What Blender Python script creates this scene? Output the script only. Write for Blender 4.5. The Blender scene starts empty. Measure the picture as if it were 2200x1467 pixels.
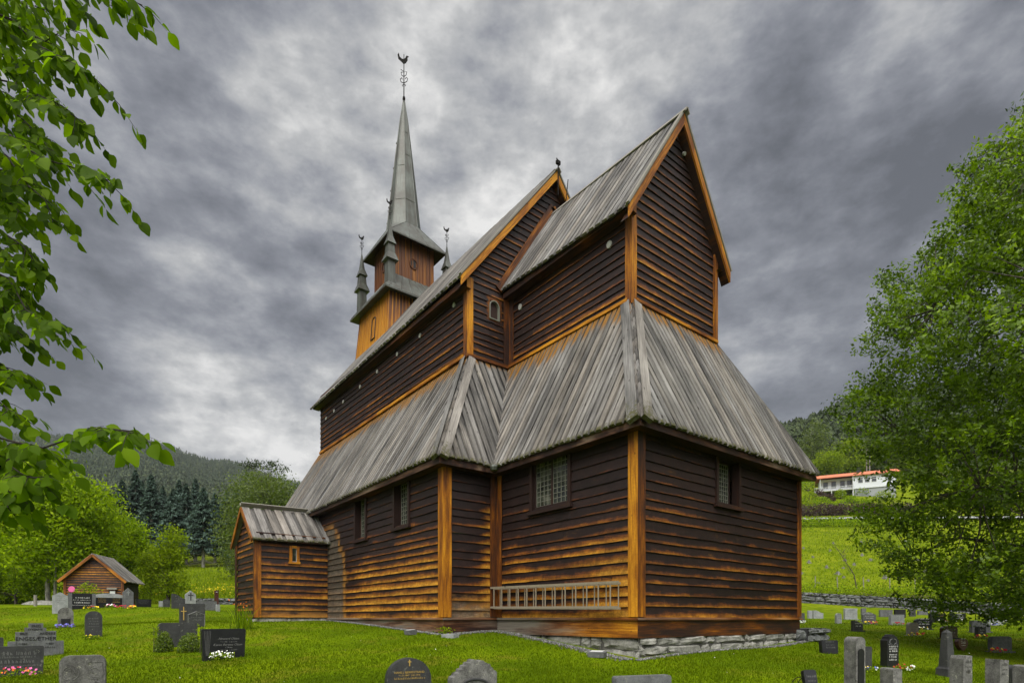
import bpy, math, random
import numpy as np
from mathutils import Vector, Matrix
random.seed(7); RG = np.random.default_rng(11)
SC = bpy.context.scene; COL = SC.collection
R = math.radians
# ------------------------------------------------------------------ camera
FPX, YH, TH, PX = 1223.5, 1328.5, R(37.285), 1064.6          # in units of the 2200 px wide photograph
CAM = np.array([7.979, -9.945, 0.0])
FW = np.array([-math.cos(TH), math.sin(TH), 0.0]); RT = np.array([FW[1], -FW[0], 0.0]); UP = np.array([0, 0, 1.0])
cd = bpy.data.cameras.new('camera'); cam = bpy.data.objects.new('camera', cd); COL.objects.link(cam); SC.camera = cam
cam.location = CAM
cam.matrix_world = Matrix(((RT[0], 0, -FW[0], CAM[0]), (RT[1], 0, -FW[1], CAM[1]), (0, 1, 0, CAM[2]), (0, 0, 0, 1)))
cd.sensor_width = 36; cd.lens = FPX / 2200 * 36
cd.shift_x = (1100 - PX) / 2200; cd.shift_y = (YH - 733.5) / 2200
cd.clip_start = .1; cd.clip_end = 6000
def at(x, y, D):
    return CAM + (FW + RT * (x - PX) / FPX + UP * (YH - y) / FPX) * D
# ------------------------------------------------------------------ world and sun
SUN_EL, SUN_AZ = R(48), R(-62)                               # azimuth of the light in the xy plane
w = bpy.data.worlds.new('World'); SC.world = w; w.use_nodes = True
class NT:
    def __init__(s, tree): s.t = tree; s.n = tree.nodes; s.l = tree.links
    def add(s, kind, **kw):
        nd = s.n.new(kind)
        for k, v in kw.items():
            if k[0] == '_': nd.inputs[k[1:].replace('_', ' ')].default_value = v
            else: setattr(nd, k, v)
        return nd
    def put(s, sock, v):
        if isinstance(v, bpy.types.NodeSocket): s.l.new(v, sock)
        elif v is not None: sock.default_value = v
    def m(s, op, a, b=None, c=None, clamp=False):
        nd = s.n.new('ShaderNodeMath'); nd.operation = op; nd.use_clamp = clamp
        s.put(nd.inputs[0], a); s.put(nd.inputs[1], b)
        if c is not None: s.put(nd.inputs[2], c)
        return nd.outputs[0]
    def vm(s, op, a, b=None):
        nd = s.n.new('ShaderNodeVectorMath'); nd.operation = op
        s.put(nd.inputs[0], a); s.put(nd.inputs[1], b)
        return nd.outputs[1] if op in ('DOT_PRODUCT', 'LENGTH', 'DISTANCE') else nd.outputs[0]
    def xyz(s, x, y, z):
        nd = s.n.new('ShaderNodeCombineXYZ')
        for i, v in enumerate((x, y, z)): s.put(nd.inputs[i], v)
        return nd.outputs[0]
    def sep(s, v):
        nd = s.n.new('ShaderNodeSeparateXYZ'); s.put(nd.inputs[0], v); return nd.outputs
    def noise(s, vec, scale=1, detail=4, rough=.55, dist=0):
        nd = s.n.new('ShaderNodeTexNoise'); s.put(nd.inputs['Vector'], vec)
        nd.inputs['Scale'].default_value = scale; nd.inputs['Detail'].default_value = detail
        nd.inputs['Roughness'].default_value = rough; nd.inputs['Distortion'].default_value = dist
        return nd.outputs['Fac']
    def voro(s, vec, scale=1, feature='F1', out='Distance', rnd=1.0):
        nd = s.n.new('ShaderNodeTexVoronoi'); nd.feature = feature; s.put(nd.inputs['Vector'], vec)
        nd.inputs['Scale'].default_value = scale; nd.inputs['Randomness'].default_value = rnd
        return nd.outputs[out]
    def white(s, vec):
        nd = s.n.new('ShaderNodeTexWhiteNoise'); nd.noise_dimensions = '3D'; s.put(nd.inputs['Vector'], vec); return nd.outputs['Value']
    def ramp(s, fac, stops, interp='LINEAR'):
        nd = s.n.new('ShaderNodeValToRGB'); cr = nd.color_ramp; cr.interpolation = interp
        while len(cr.elements) < len(stops): cr.elements.new(.5)
        for e, (p, c) in zip(cr.elements, stops):
            e.position = p; e.color = (c[0], c[1], c[2], 1) if not isinstance(c, (int, float)) else (c, c, c, 1)
        s.put(nd.inputs[0], fac); return nd.outputs[0]
    def mix(s, f, a, b, blend='MIX'):
        nd = s.n.new('ShaderNodeMix'); nd.data_type = 'RGBA'; nd.blend_type = blend
        for sock, v in ((nd.inputs[0], f), (nd.inputs[6], a), (nd.inputs[7], b)):
            if isinstance(v, tuple) and len(v) == 3: v = (*v, 1)
            s.put(sock, v)
        return nd.outputs[2]
    def sstep(s, x, lo, hi):
        nd = s.n.new('ShaderNodeMapRange'); nd.interpolation_type = 'SMOOTHSTEP'
        s.put(nd.inputs[0], x); nd.inputs[1].default_value = lo; nd.inputs[2].default_value = hi
        return nd.outputs[0]
    def attr(s, name):
        nd = s.n.new('ShaderNodeAttribute'); nd.attribute_name = name; return nd.outputs['Fac']
    def bump(s, h, strength=.3, dist=.01):
        nd = s.n.new('ShaderNodeBump'); nd.inputs['Strength'].default_value = strength; nd.inputs['Distance'].default_value = dist
        s.put(nd.inputs['Height'], h); return nd.outputs[0]
def make_world():
    t = NT(w.node_tree); t.n.clear()
    out = t.add('ShaderNodeOutputWorld'); bg = t.add('ShaderNodeBackground')
    tc = t.add('ShaderNodeTexCoord'); d = tc.outputs['Generated']
    x, y, z = t.sep(d)
    zc = t.m('MAXIMUM', z, 0.0)
    k = t.m('DIVIDE', 1.0, t.m('ADD', zc, .42))
    # cloud deck: the direction hits a curved sheet of cloud overhead
    a = t.m('ADD', t.m('MULTIPLY', x, float(RT[0])), t.m('MULTIPLY', y, float(RT[1])))   # to the right
    b = t.m('ADD', t.m('MULTIPLY', x, float(FW[0])), t.m('MULTIPLY', y, float(FW[1])))   # away
    px_, py_ = t.m('MULTIPLY', a, k), t.m('MULTIPLY', b, k)
    P = t.xyz(px_, py_, .37)
    n1 = t.noise(P, 2.0, 7, .58, 0.0)
    S_ = t.xyz(t.m('MULTIPLY', a, 1.0), t.m('MULTIPLY', z, 1.9), b); n2 = t.noise(t.vm('ADD', S_, (5.3, 2.2, 1.7)), 4.2, 10, .60, 0.0)
    n3 = t.noise(t.vm('ADD', P, (1.3, 7.2, .7)), .55, 3, .5)
    v = t.m('ADD', t.m('MULTIPLY', n1, .62), t.m('MULTIPLY', n2, .48)); n4 = t.noise(t.vm('ADD', S_, (2.3, 4.2, 3.7)), 13, 7, .62, .2); v = t.m('ADD', v, t.m('MULTIPLY', t.m('SUBTRACT', n4, .5), .16))
    v = t.m('ADD', v, t.m('SUBTRACT', t.m('MULTIPLY', n3, .06), .045))
    def lobe(px, py, width, amp, v):
        q = FW + RT * (px - PX) / FPX + UP * (YH - py) / FPX; q = q / np.linalg.norm(q)
        dot = t.vm('DOT_PRODUCT', d, tuple(float(c) for c in q))
        g = t.m('EXPONENT', t.m('MULTIPLY', t.m('SUBTRACT', dot, 1.0), width))
        return t.m('ADD', v, t.m('MULTIPLY', g, amp))
    bl = t.m('ABSOLUTE', t.m('SUBTRACT', t.noise(t.vm('ADD', t.xyz(t.m('ADD', a, t.m('MULTIPLY', z, .35)), t.m('MULTIPLY', z, 1.7), b), (9.1, 3.3, 6.1)), 3.6, 8, .56), .5)); v = t.m('ADD', v, t.m('SUBTRACT', .03, t.m('MULTIPLY', bl, .55)))
    v = t.m('ADD', .575, t.m('MULTIPLY', t.m('SUBTRACT', v, .56), 1.55))
    for L in LOBES: v = lobe(*L, v)
    c = t.ramp(v, [(.36, (.100, .107, .126)), (.45, (.158, .167, .194)), (.53, (.225, .236, .268)), (.61, (.33, .34, .37)), (.70, (.50, .505, .51)), (.84, (.88, .87, .85))])
    # the deck is far thinner overhead and behind the viewer: that part of the sky lights the place
    up = t.m('SUBTRACT', t.m('MULTIPLY', z, .92), t.m('MULTIPLY', b, .60))
    br = t.sstep(up, .60, .98)
    c = t.mix(br, c, (4.3, 4.25, 4.15))
    sky = t.add('ShaderNodeTexSky', sky_type='NISHITA', sun_disc=False, sun_elevation=SUN_EL, sun_rotation=math.pi / 2 - SUN_AZ)
    sk = t.mix(1.0, sky.outputs[0], (.10, .10, .10), 'MULTIPLY')
    c = t.mix(.06, c, sk)
    t.put(bg.inputs[0], c); bg.inputs[1].default_value = 1.0
    t.l.new(bg.outputs[0], out.inputs[0])
LOBES = [(460, 500, 60, .13), (280, 680, 220, .13), (400, 840, 320, .12), (570, 940, 150, .15), (110, 800, 90, -.16), (200, 620, 400, -.14), (180, 300, 40, -.04),
         (1230, 150, 60, .05), (690, 620, 200, -.16), (600, 720, 300, -.10), (1720, 470, 70, -.06), (1900, 330, 90, -.03), (1560, 60, 40, -.03), (1800, 760, 60, -.03),
         (1620, 250, 160, .04), (1000, 60, 60, .02), (500, 60, 60, -.02), (1100, 350, 120, .03)]
make_world()
sd = bpy.data.lights.new('sun', 'SUN'); sun = bpy.data.objects.new('sun', sd); COL.objects.link(sun)
sd.energy = 1.5; sd.angle = R(30); sd.color = (1, .95, .86)
sdir = Vector((math.cos(SUN_AZ) * math.cos(SUN_EL), math.sin(SUN_AZ) * math.cos(SUN_EL), math.sin(SUN_EL)))
sun.rotation_euler = sdir.to_track_quat('Z', 'Y').to_euler()
sun.location = (10, -30, 40)
vs = SC.view_settings; vs.view_transform = 'Standard'; vs.look = 'None'; vs.gamma = 1; vs.use_curve_mapping = False; vs.exposure = 0.0
SC.cycles.max_bounces = 6; SC.cycles.transparent_max_bounces = 8
# ------------------------------------------------------------------ helpers
def tag(o, label=None, cat=None, group=None, kind=None):
    if label: o['label'] = label
    if cat: o['category'] = cat
    if group: o['group'] = group
    if kind: o['kind'] = kind
    return o
def thing(name, label, cat, loc=(0, 0, 0), rz=0, group=None):
    o = bpy.data.objects.new(name, None); COL.objects.link(o); o.location = [float(c) for c in loc]; o.rotation_euler = (0, 0, rz)
    o.empty_display_size = .3
    return tag(o, label, cat, group)
def copy_tree(o, parent=None):
    c = o.copy(); COL.objects.link(c); c.parent = parent
    for ch in o.children: copy_tree(ch, c)
    return c
class MB:
    """collects polygons (world or local coordinates) and links them as ONE mesh object"""
    def __init__(s): s.v = []; s.f = []; s.uv = []; s.a = []; s.g = []; s.mi = []; s.cm = 0
    def poly(s, pts, uv=None, wear=0.0, grey=0.0):
        n = len(s.v); k = len(pts)
        s.v += [tuple(float(c) for c in p) for p in pts]; s.f.append(tuple(range(n, n + k)))
        s.uv += list(uv) if uv is not None else [(0, 0)] * k
        s.a += list(wear) if isinstance(wear, (list, tuple)) else [wear] * k
        s.g += list(grey) if isinstance(grey, (list, tuple)) else [grey] * k
        s.mi.append(s.cm)
    def hexa(s, b, t, uvs=(1, 1), wear=0, grey=0, off=None):
        """b,t: four bottom / four top corners, counter-clockwise from above"""
        o = off or (random.random() * 50, random.random() * 50)
        b = [np.array(p, float) for p in b]; t = [np.array(p, float) for p in t]
        def q(p0, p1, p2, p3):
            w_ = np.linalg.norm(p1 - p0); h_ = np.linalg.norm(p3 - p0)
            if w_ > h_: uv = [(o[0] + 0, o[1]), (o[0], o[1] + w_), (o[0] + h_, o[1] + w_), (o[0] + h_, o[1])]
            else: uv = [(o[0], o[1]), (o[0] + w_, o[1]), (o[0] + w_, o[1] + h_), (o[0], o[1] + h_)]
            s.poly((p0, p1, p2, p3), uv, wear, grey)
        q(b[3], b[2], b[1], b[0]); q(*t)
        for i in range(4):
            j = (i + 1) % 4; q(b[i], b[j], t[j], t[i])
    def box(s, x0, x1, y0, y1, z0, z1, wear=0, grey=0):
        s.hexa([(x0, y0, z0), (x1, y0, z0), (x1, y1, z0), (x0, y1, z0)], [(x0, y0, z1), (x1, y0, z1), (x1, y1, z1), (x0, y1, z1)], wear=wear, grey=grey)
    def beam(s, p0, p1, wid, thk, side=None, wear=0, grey=0):
        """bar from p0 to p1; wid measured along 'side', thk across"""
        p0, p1 = np.array(p0, float), np.array(p1, float); d = p1 - p0; d /= np.linalg.norm(d)
        sd_ = np.array(side if side is not None else ((0, 0, 1) if abs(d[2]) < .9 else (1, 0, 0)), float)
        sd_ -= d * (sd_ @ d); sd_ /= np.linalg.norm(sd_); n = np.cross(d, sd_)
        a, b_ = sd_ * wid / 2, n * thk / 2
        s.hexa([p0 - a - b_, p0 + a - b_, p0 + a + b_, p0 - a + b_], [p1 - a - b_, p1 + a - b_, p1 + a + b_, p1 - a + b_], wear=wear, grey=grey)
    def tube(s, pts, rad, seg=8, wear=0, cap=True):
        pts = [np.array(p, float) for p in pts]
        if not hasattr(rad, '__len__'): rad = [rad] * len(pts)
        rings = []; prev = None
        for i, p in enumerate(pts):
            d = pts[min(i + 1, len(pts) - 1)] - pts[max(i - 1, 0)]; d = d / (np.linalg.norm(d) + 1e-9)
            r_ = np.array((0, 0, 1.)) if abs(d[2]) < .9 else np.array((1., 0, 0))
            if prev is not None: r_ = prev
            a = r_ - d * (r_ @ d); a /= np.linalg.norm(a) + 1e-9; prev = a; b_ = np.cross(d, a)
            rings.append([p + (a * math.cos(t) + b_ * math.sin(t)) * rad[i] for t in np.linspace(0, 2 * math.pi, seg, endpoint=False)])
        L = 0
        for i in range(len(pts) - 1):
            l1 = L + np.linalg.norm(pts[i + 1] - pts[i])
            for j in range(seg):
                k = (j + 1) % seg
                s.poly((rings[i][j], rings[i][k], rings[i + 1][k], rings[i + 1][j]), [(j / seg, L), ((j + 1) / seg, L), ((j + 1) / seg, l1), (j / seg, l1)], wear)
            L = l1
        if cap:
            s.poly(rings[0][::-1], wear=wear); s.poly(rings[-1], wear=wear)
    def lathe(s, prof, c=(0, 0, 0), seg=16, phase=0, wear=0):
        """prof: list of (radius, z)"""
        c = np.array(c, float); T = [phase + 2 * math.pi * i / seg for i in range(seg)]
        for (r0, z0), (r1, z1) in zip(prof[:-1], prof[1:]):
            for j in range(seg):
                t0, t1 = T[j], T[j] + 2 * math.pi / seg
                P = [c + (r0 * math.cos(t0), r0 * math.sin(t0), z0), c + (r0 * math.cos(t1), r0 * math.sin(t1), z0),
                     c + (r1 * math.cos(t1), r1 * math.sin(t1), z1), c + (r1 * math.cos(t0), r1 * math.sin(t0), z1)]
                U = [(j, z0), (j + 1, z0), (j + 1, z1), (j, z1)]
                if r0 < 1e-6: P = P[1:]; U = U[1:]
                elif r1 < 1e-6: P = P[:3]; U = U[:3]
                s.poly(P, U, wear)
    def prism(s, outline, depth, M=None, wear=0):
        """outline in local x,z extruded along y from -depth/2 to depth/2"""
        f = [np.array((x, -depth / 2, z)) for x, z in outline]; b_ = [np.array((x, depth / 2, z)) for x, z in outline]
        uv = [(x, z) for x, z in outline]
        s.poly(f, uv, wear); s.poly(b_[::-1], uv[::-1], wear)
        n = len(outline)
        for i in range(n):
            j = (i + 1) % n
            s.poly((f[j], f[i], b_[i], b_[j]), [(0, outline[j][1]), (0, outline[i][1]), (depth, outline[i][1]), (depth, outline[j][1])], wear)
    def build(s, name, mat, parent=None, loc=None, merge=False, smooth=False, bevel=0, sub=None):
        me = bpy.data.meshes.new(name); V = np.array(s.v, float).reshape(-1, 3)
        if loc is not None: V = V - np.array(loc, float)
        me.from_pydata(V.tolist(), [], s.f)
        u = me.uv_layers.new(name='UVMap'); u.data.foreach_set('uv', np.array(s.uv, np.float32).ravel())
        a = me.attributes.new('wear', 'FLOAT', 'POINT'); a.data.foreach_set('value', np.array(s.a, np.float32))
        a = me.attributes.new('grey', 'FLOAT', 'POINT'); a.data.foreach_set('value', np.array(s.g, np.float32))
        for m_ in (mat if isinstance(mat, (list, tuple)) else [mat]): me.materials.append(m_)
        if any(s.mi): me.polygons.foreach_set('material_index', s.mi)
        if merge:
            import bmesh
            bm = bmesh.new(); bm.from_mesh(me); bmesh.ops.remove_doubles(bm, verts=bm.verts, dist=1e-4); bm.to_mesh(me); bm.free()
        if smooth: me.polygons.foreach_set('use_smooth', [True] * len(me.polygons))
        me.update()
        o = bpy.data.objects.new(name, me); COL.objects.link(o)
        if parent: o.parent = parent
        if bevel:
            b_ = o.modifiers.new('bevel', 'BEVEL'); b_.width = bevel; b_.segments = 2; b_.limit_method = 'ANGLE'; b_.angle_limit = R(40)
        return o
def bulk(name, V, F, mat, parent=None, attrs=None, smooth=False, loc=None, uv=None):
    """fast mesh from arrays"""
    V = np.asarray(V, np.float32); F = np.asarray(F, np.int32)
    if loc is not None: V = V - np.array(loc, np.float32)
    me = bpy.data.meshes.new(name); me.vertices.add(len(V)); me.vertices.foreach_set('co', V.ravel())
    me.loops.add(F.size); me.loops.foreach_set('vertex_index', F.ravel())
    me.polygons.add(len(F)); me.polygons.foreach_set('loop_start', np.arange(0, F.size, F.shape[1], dtype=np.int32))
    me.polygons.foreach_set('loop_total', np.full(len(F), F.shape[1], np.int32))
    if uv is not None:
        u = me.uv_layers.new(name='UVMap'); u.data.foreach_set('uv', np.asarray(uv, np.float32).ravel())
    for k, val in (attrs or {}).items():
        a = me.attributes.new(k, 'FLOAT', 'POINT'); a.data.foreach_set('value', np.asarray(val, np.float32))
    me.update(calc_edges=True); me.validate()
    if smooth: me.polygons.foreach_set('use_smooth', [True] * len(F))
    for m_ in (mat if isinstance(mat, (list, tuple)) else [mat]): me.materials.append(m_)
    o = bpy.data.objects.new(name, me); COL.objects.link(o)
    if parent: o.parent = parent
    return o
# ------------------------------------------------------------------ materials
def mat(name, fn, rough=.6, spec=.5, metal=0.0):
    m_ = bpy.data.materials.new(name); m_.use_nodes = True; t = NT(m_.node_tree)
    b = t.n['Principled BSDF']; b.inputs['Roughness'].default_value = rough; b.inputs['Specular IOR Level'].default_value = spec; b.inputs['Metallic'].default_value = metal
    r = fn(t, b)
    if r is not None: t.put(b.inputs['Base Color'], r if not isinstance(r, tuple) else (*r, 1))
    return m_
def uvnode(t): return t.add('ShaderNodeTexCoord').outputs['UV']
def objc(t): return t.add('ShaderNodeTexCoord').outputs['Object']
def geo(t): return t.add('ShaderNodeNewGeometry').outputs['Position']
def clap(t, b):
    """tarred clapboards; wear = how far the tar has washed off the lower part of each board"""
    u, v, _ = t.sep(uvnode(t)); idn = t.m('FLOOR', v); fv = t.m('FRACT', v)
    wear = t.attr('wear'); grey = t.attr('grey')
    piece = t.m('FLOOR', t.m('ADD', t.m('DIVIDE', u, 3.7), t.white(t.xyz(idn, 3.3, 0))))
    rnd = t.white(t.xyz(idn, piece, 1.7))
    big = t.noise(t.xyz(t.m('MULTIPLY', u, .55), t.m('MULTIPLY', idn, 3.17), t.m('MULTIPLY', fv, .6)), 1, 4, .6)
    strk = t.noise(t.xyz(t.m('MULTIPLY', u, 11), t.m('MULTIPLY', fv, 1.1), t.m('MULTIPLY', idn, 5.1)), 1, 4, .65)
    mid = t.noise(t.xyz(t.m('MULTIPLY', u, 2.2), t.m('MULTIPLY', fv, 1.0), t.m('MULTIPLY', idn, 2.7)), 1, 5, .62)
    grain = t.noise(t.xyz(t.m('MULTIPLY', u, 2.5), t.m('MULTIPLY', fv, 26), idn), 1, 4, .6)
    fine = t.noise(t.xyz(t.m('MULTIPLY', u, 30), t.m('MULTIPLY', fv, 14), idn), 1, 3, .6)
    f = t.m('ADD', t.m('MULTIPLY', wear, 1.5), t.m('MULTIPLY', t.m('SUBTRACT', big, .5), 1.5))
    f = t.m('ADD', f, t.m('MULTIPLY', t.m('SUBTRACT', strk, .5), .42))
    f = t.m('ADD', f, t.m('MULTIPLY', t.m('SUBTRACT', mid, .5), .8))
    f = t.m('ADD', f, t.m('MULTIPLY', t.m('SUBTRACT', rnd, .5), .22)); f = t.m('ADD', f, t.m('MULTIPLY', t.m('SUBTRACT', t.white(t.xyz(idn, 9.3, 2.0)), .5), .30))
    thin = t.noise(t.xyz(t.m('MULTIPLY', u, 1.3), t.m('MULTIPLY', fv, 7), t.m('MULTIPLY', idn, 4.1)), 1, 5, .7, .6)
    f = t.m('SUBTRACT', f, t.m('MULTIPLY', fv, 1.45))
    f = t.m('ADD', f, t.m('MULTIPLY', t.m('SUBTRACT', grain, .5), .55))
    f = t.m('ADD', f, t.m('MULTIPLY', t.m('SUBTRACT', thin, .5), .95))
    c = t.ramp(f, [(0.0, (.020, .0095, .0075)), (.10, (.034, .0135, .009)), (.18, (.085, .026, .008)), (.42, (.155, .050, .006)), (.70, (.29, .110, .007)), (1.0, (.45, .205, .018))])
    dv = t.m('ADD', .30, t.m('MULTIPLY', grain, 1.1)); dv = t.m('MULTIPLY', dv, t.m('ADD', .35, t.m('MULTIPLY', fine, 1.3)))
    grime = t.sstep(t.noise(t.xyz(t.m('MULTIPLY', u, 5), t.m('MULTIPLY', v, 1.1), 7), 1, 6, .75), .40, .62); dv = t.m('MULTIPLY', dv, t.m('ADD', .62, t.m('MULTIPLY', grime, .5)))
    dv = t.m('MULTIPLY', dv, t.m('ADD', .75, t.m('MULTIPLY', rnd, .5)))
    c = t.mix(1.0, c, t.xyz(dv, dv, dv), 'MULTIPLY')
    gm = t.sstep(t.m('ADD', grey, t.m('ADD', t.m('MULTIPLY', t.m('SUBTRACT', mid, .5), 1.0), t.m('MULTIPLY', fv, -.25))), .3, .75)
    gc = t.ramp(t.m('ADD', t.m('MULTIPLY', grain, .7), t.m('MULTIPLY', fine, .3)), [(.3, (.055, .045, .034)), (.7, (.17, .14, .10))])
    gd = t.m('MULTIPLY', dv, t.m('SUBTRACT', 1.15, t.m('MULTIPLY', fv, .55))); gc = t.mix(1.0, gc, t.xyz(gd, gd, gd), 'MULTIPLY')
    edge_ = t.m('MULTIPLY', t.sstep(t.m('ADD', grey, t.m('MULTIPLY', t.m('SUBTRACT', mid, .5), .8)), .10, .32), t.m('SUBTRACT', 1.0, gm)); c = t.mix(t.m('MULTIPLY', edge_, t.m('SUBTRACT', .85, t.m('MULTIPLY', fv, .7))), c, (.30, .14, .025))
    c = t.mix(t.m('MULTIPLY', gm, .85), c, gc)
    # nail heads and knots: small marks
    kn = t.voro(t.xyz(t.m('MULTIPLY', u, 3.1), t.m('MULTIPLY', fv, 1.6), t.m('MULTIPLY', idn, 9)), 1)
    c = t.mix(t.m('SUBTRACT', 1.0, t.sstep(kn, .02, .07)), c, (.03, .015, .01))
    t.put(b.inputs['Normal'], t.bump(t.m('ADD', grain, t.m('MULTIPLY', fine, .6)), .5, .006))
    t.put(b.inputs['Roughness'], t.m('ADD', .56, t.m('MULTIPLY', f, .18, clamp=True)))
    return c
def trim(t, b):
    """planed corner boards and verges; grain along v"""
    u, v, _ = t.sep(uvnode(t)); wear = t.attr('wear'); grey = t.attr('grey')
    grain = t.noise(t.xyz(t.m('MULTIPLY', u, 34), t.m('MULTIPLY', v, 1.1), 0), 1, 6, .68, .5)
    big = t.noise(t.xyz(t.m('MULTIPLY', u, 5), t.m('MULTIPLY', v, .7), 2.2), 1, 4, .6)
    fine = t.noise(t.xyz(t.m('MULTIPLY', u, 30), t.m('MULTIPLY', v, 22), 0), 1, 3, .6)
    f = t.m('ADD', wear, t.m('ADD', t.m('MULTIPLY', t.m('SUBTRACT', big, .5), 1.7), t.m('MULTIPLY', t.m('SUBTRACT', grain, .5), .85)))
    c = t.ramp(f, [(0.0, (.022, .011, .009)), (.2, (.050, .018, .008)), (.42, (.12, .036, .006)), (.70, (.30, .105, .006)), (1.0, (.52, .225, .012))])
    dv = t.m('ADD', .22, t.m('ADD', t.m('MULTIPLY', grain, .75), t.m('MULTIPLY', fine, .75)))
    crk = t.sstep(t.noise(t.xyz(t.m('MULTIPLY', u, 60), t.m('MULTIPLY', v, .55), 9), 1, 3, .6, .3), .30, .40); dv = t.m('MULTIPLY', dv, t.m('ADD', .35, t.m('MULTIPLY', crk, .65)))
    c = t.mix(1.0, c, t.xyz(dv, dv, dv), 'MULTIPLY')
    gc = t.ramp(grain, [(.3, (.075, .065, .052)), (.7, (.19, .17, .14))])
    c = t.mix(t.sstep(t.m('ADD', grey, t.m('MULTIPLY', t.m('SUBTRACT', big, .5), 1.2)), .3, .8), c, gc)
    kn = t.voro(t.xyz(t.m('MULTIPLY', u, 7), t.m('MULTIPLY', v, 2.6), 0), 1)
    c = t.mix(t.m('SUBTRACT', 1.0, t.sstep(kn, .03, .10)), c, (.04, .018, .01))
    t.put(b.inputs['Normal'], t.bump(t.m('ADD', grain, fine), .4, .004))
    return c
def roofw(t, b):
    """silvered roof boards. u = board number + position across, v = metres down the slope; wear = tar left (orange), grey = moss"""
    u, v, _ = t.sep(uvnode(t)); idn = t.m('FLOOR', u); fu = t.m('FRACT', u)
    wear = t.attr('wear'); moss = t.attr('grey')
    rnd = t.white(t.xyz(idn, 1.1, 4.4)); rn2 = t.white(t.xyz(idn, 8.1, 2.4))
    off = t.m('MULTIPLY', rnd, 40)
    grain = t.noise(t.xyz(t.m('MULTIPLY', fu, 11), t.m('ADD', t.m('MULTIPLY', v, 1.0), off), idn), 1, 5, .62, .5)
    long_ = t.noise(t.xyz(t.m('MULTIPLY', fu, 2), t.m('ADD', t.m('MULTIPLY', v, .8), off), idn), 1, 4, .6)
    patch = t.noise(t.xyz(t.m('MULTIPLY', u, .25), t.m('MULTIPLY', v, .5), 3), 1, 3, .6)
    g = t.m('ADD', t.m('MULTIPLY', grain, .42), t.m('MULTIPLY', long_, .30)); g = t.m('ADD', g, t.m('MULTIPLY', patch, .34)); g = t.m('ADD', g, t.m('MULTIPLY', t.m('SUBTRACT', rnd, .5), .12)); g = t.m('ADD', g, .015)
    c = t.ramp(g, [(.36, (.018, .017, .017)), (.46, (.062, .061, .060)), (.55, (.138, .134, .130)), (.70, (.30, .298, .295))])
    warm = t.mix(t.m('ADD', .1, t.m('MULTIPLY', rn2, .35)), c, t.mix(1.0, c, (1.12, .90, .64), 'MULTIPLY'))
    c = warm
    odd = t.m('GREATER_THAN', t.m('FRACT', t.m('MULTIPLY', idn, .5)), .25); c = t.mix(t.m('MULTIPLY', odd, .62), c, (.022, .020, .019))  # lower boards painted darker, for the shade between the raised ones
    eg = t.m('MULTIPLY', t.sstep(t.m('ABSOLUTE', t.m('SUBTRACT', fu, .5)), .36, .49), .65); c = t.mix(eg, c, (.020, .018, .017))  # shadow lines painted along both edges of each board
    kx = t.voro(t.xyz(t.m('MULTIPLY', fu, 1.6), t.m('ADD', t.m('MULTIPLY', v, 2.4), off), t.m('MULTIPLY', idn, 5)), 1)
    c = t.mix(t.m('MULTIPLY', t.m('SUBTRACT', 1.0, t.sstep(kx, .05, .17)), .8), c, (.035, .028, .024))
    tf = t.m('ADD', wear, t.m('ADD', t.m('MULTIPLY', t.m('SUBTRACT', long_, .5), 1.2), t.m('MULTIPLY', t.m('SUBTRACT', rnd, .5), .7)))
    oc = t.ramp(grain, [(.3, (.07, .028, .006)), (.6, (.26, .12, .014))])
    c = t.mix(t.m('MULTIPLY', t.sstep(tf, .32, .8), t.sstep(wear, .0, .2)), c, oc)
    gn = t.noise(geo(t), 14, 4, .7)
    mf = t.sstep(t.m('ADD', moss, t.m('MULTIPLY', t.m('SUBTRACT', gn, .5), 1.8)), .55, .95)
    c = t.mix(mf, c, t.ramp(gn, [(.35, (.016, .016, .008)), (.65, (.075, .070, .020))]))
    t.put(b.inputs['Normal'], t.bump(t.m('ADD', grain, t.m('MULTIPLY', mf, 1.0)), .5, .008))
    t.put(b.inputs['Roughness'], .62)
    return c
def vboard(t, b):
    """vertical tarred boards of the tower: u board number, v height"""
    u, v, _ = t.sep(uvnode(t)); idn = t.m('FLOOR', u); fu = t.m('FRACT', u); wear = t.attr('wear')
    rnd = t.white(t.xyz(idn, 5.1, .4))
    strk = t.noise(t.xyz(t.m('MULTIPLY', fu, 4), t.m('MULTIPLY', v, .5), t.m('MULTIPLY', idn, 3)), 1, 5, .62)
    grain = t.noise(t.xyz(t.m('MULTIPLY', fu, 14), t.m('MULTIPLY', v, 1.5), idn), 1, 4, .6)
    f = t.m('ADD', wear, t.m('ADD', t.m('MULTIPLY', t.m('SUBTRACT', strk, .5), 1.1), t.m('MULTIPLY', t.m('SUBTRACT', rnd, .5), .35)))
    c = t.ramp(f, [(0.0, (.030, .013, .009)), (.22, (.08, .028, .012)), (.45, (.12, .038, .008)), (.7, (.25, .090, .008)), (1.0, (.42, .185, .012))])
    dv = t.m('ADD', .6, t.m('MULTIPLY', grain, .8)); c = t.mix(1.0, c, t.xyz(dv, dv, dv), 'MULTIPLY')
    t.put(b.inputs['Normal'], t.bump(grain, .3, .004))
    return c
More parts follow.
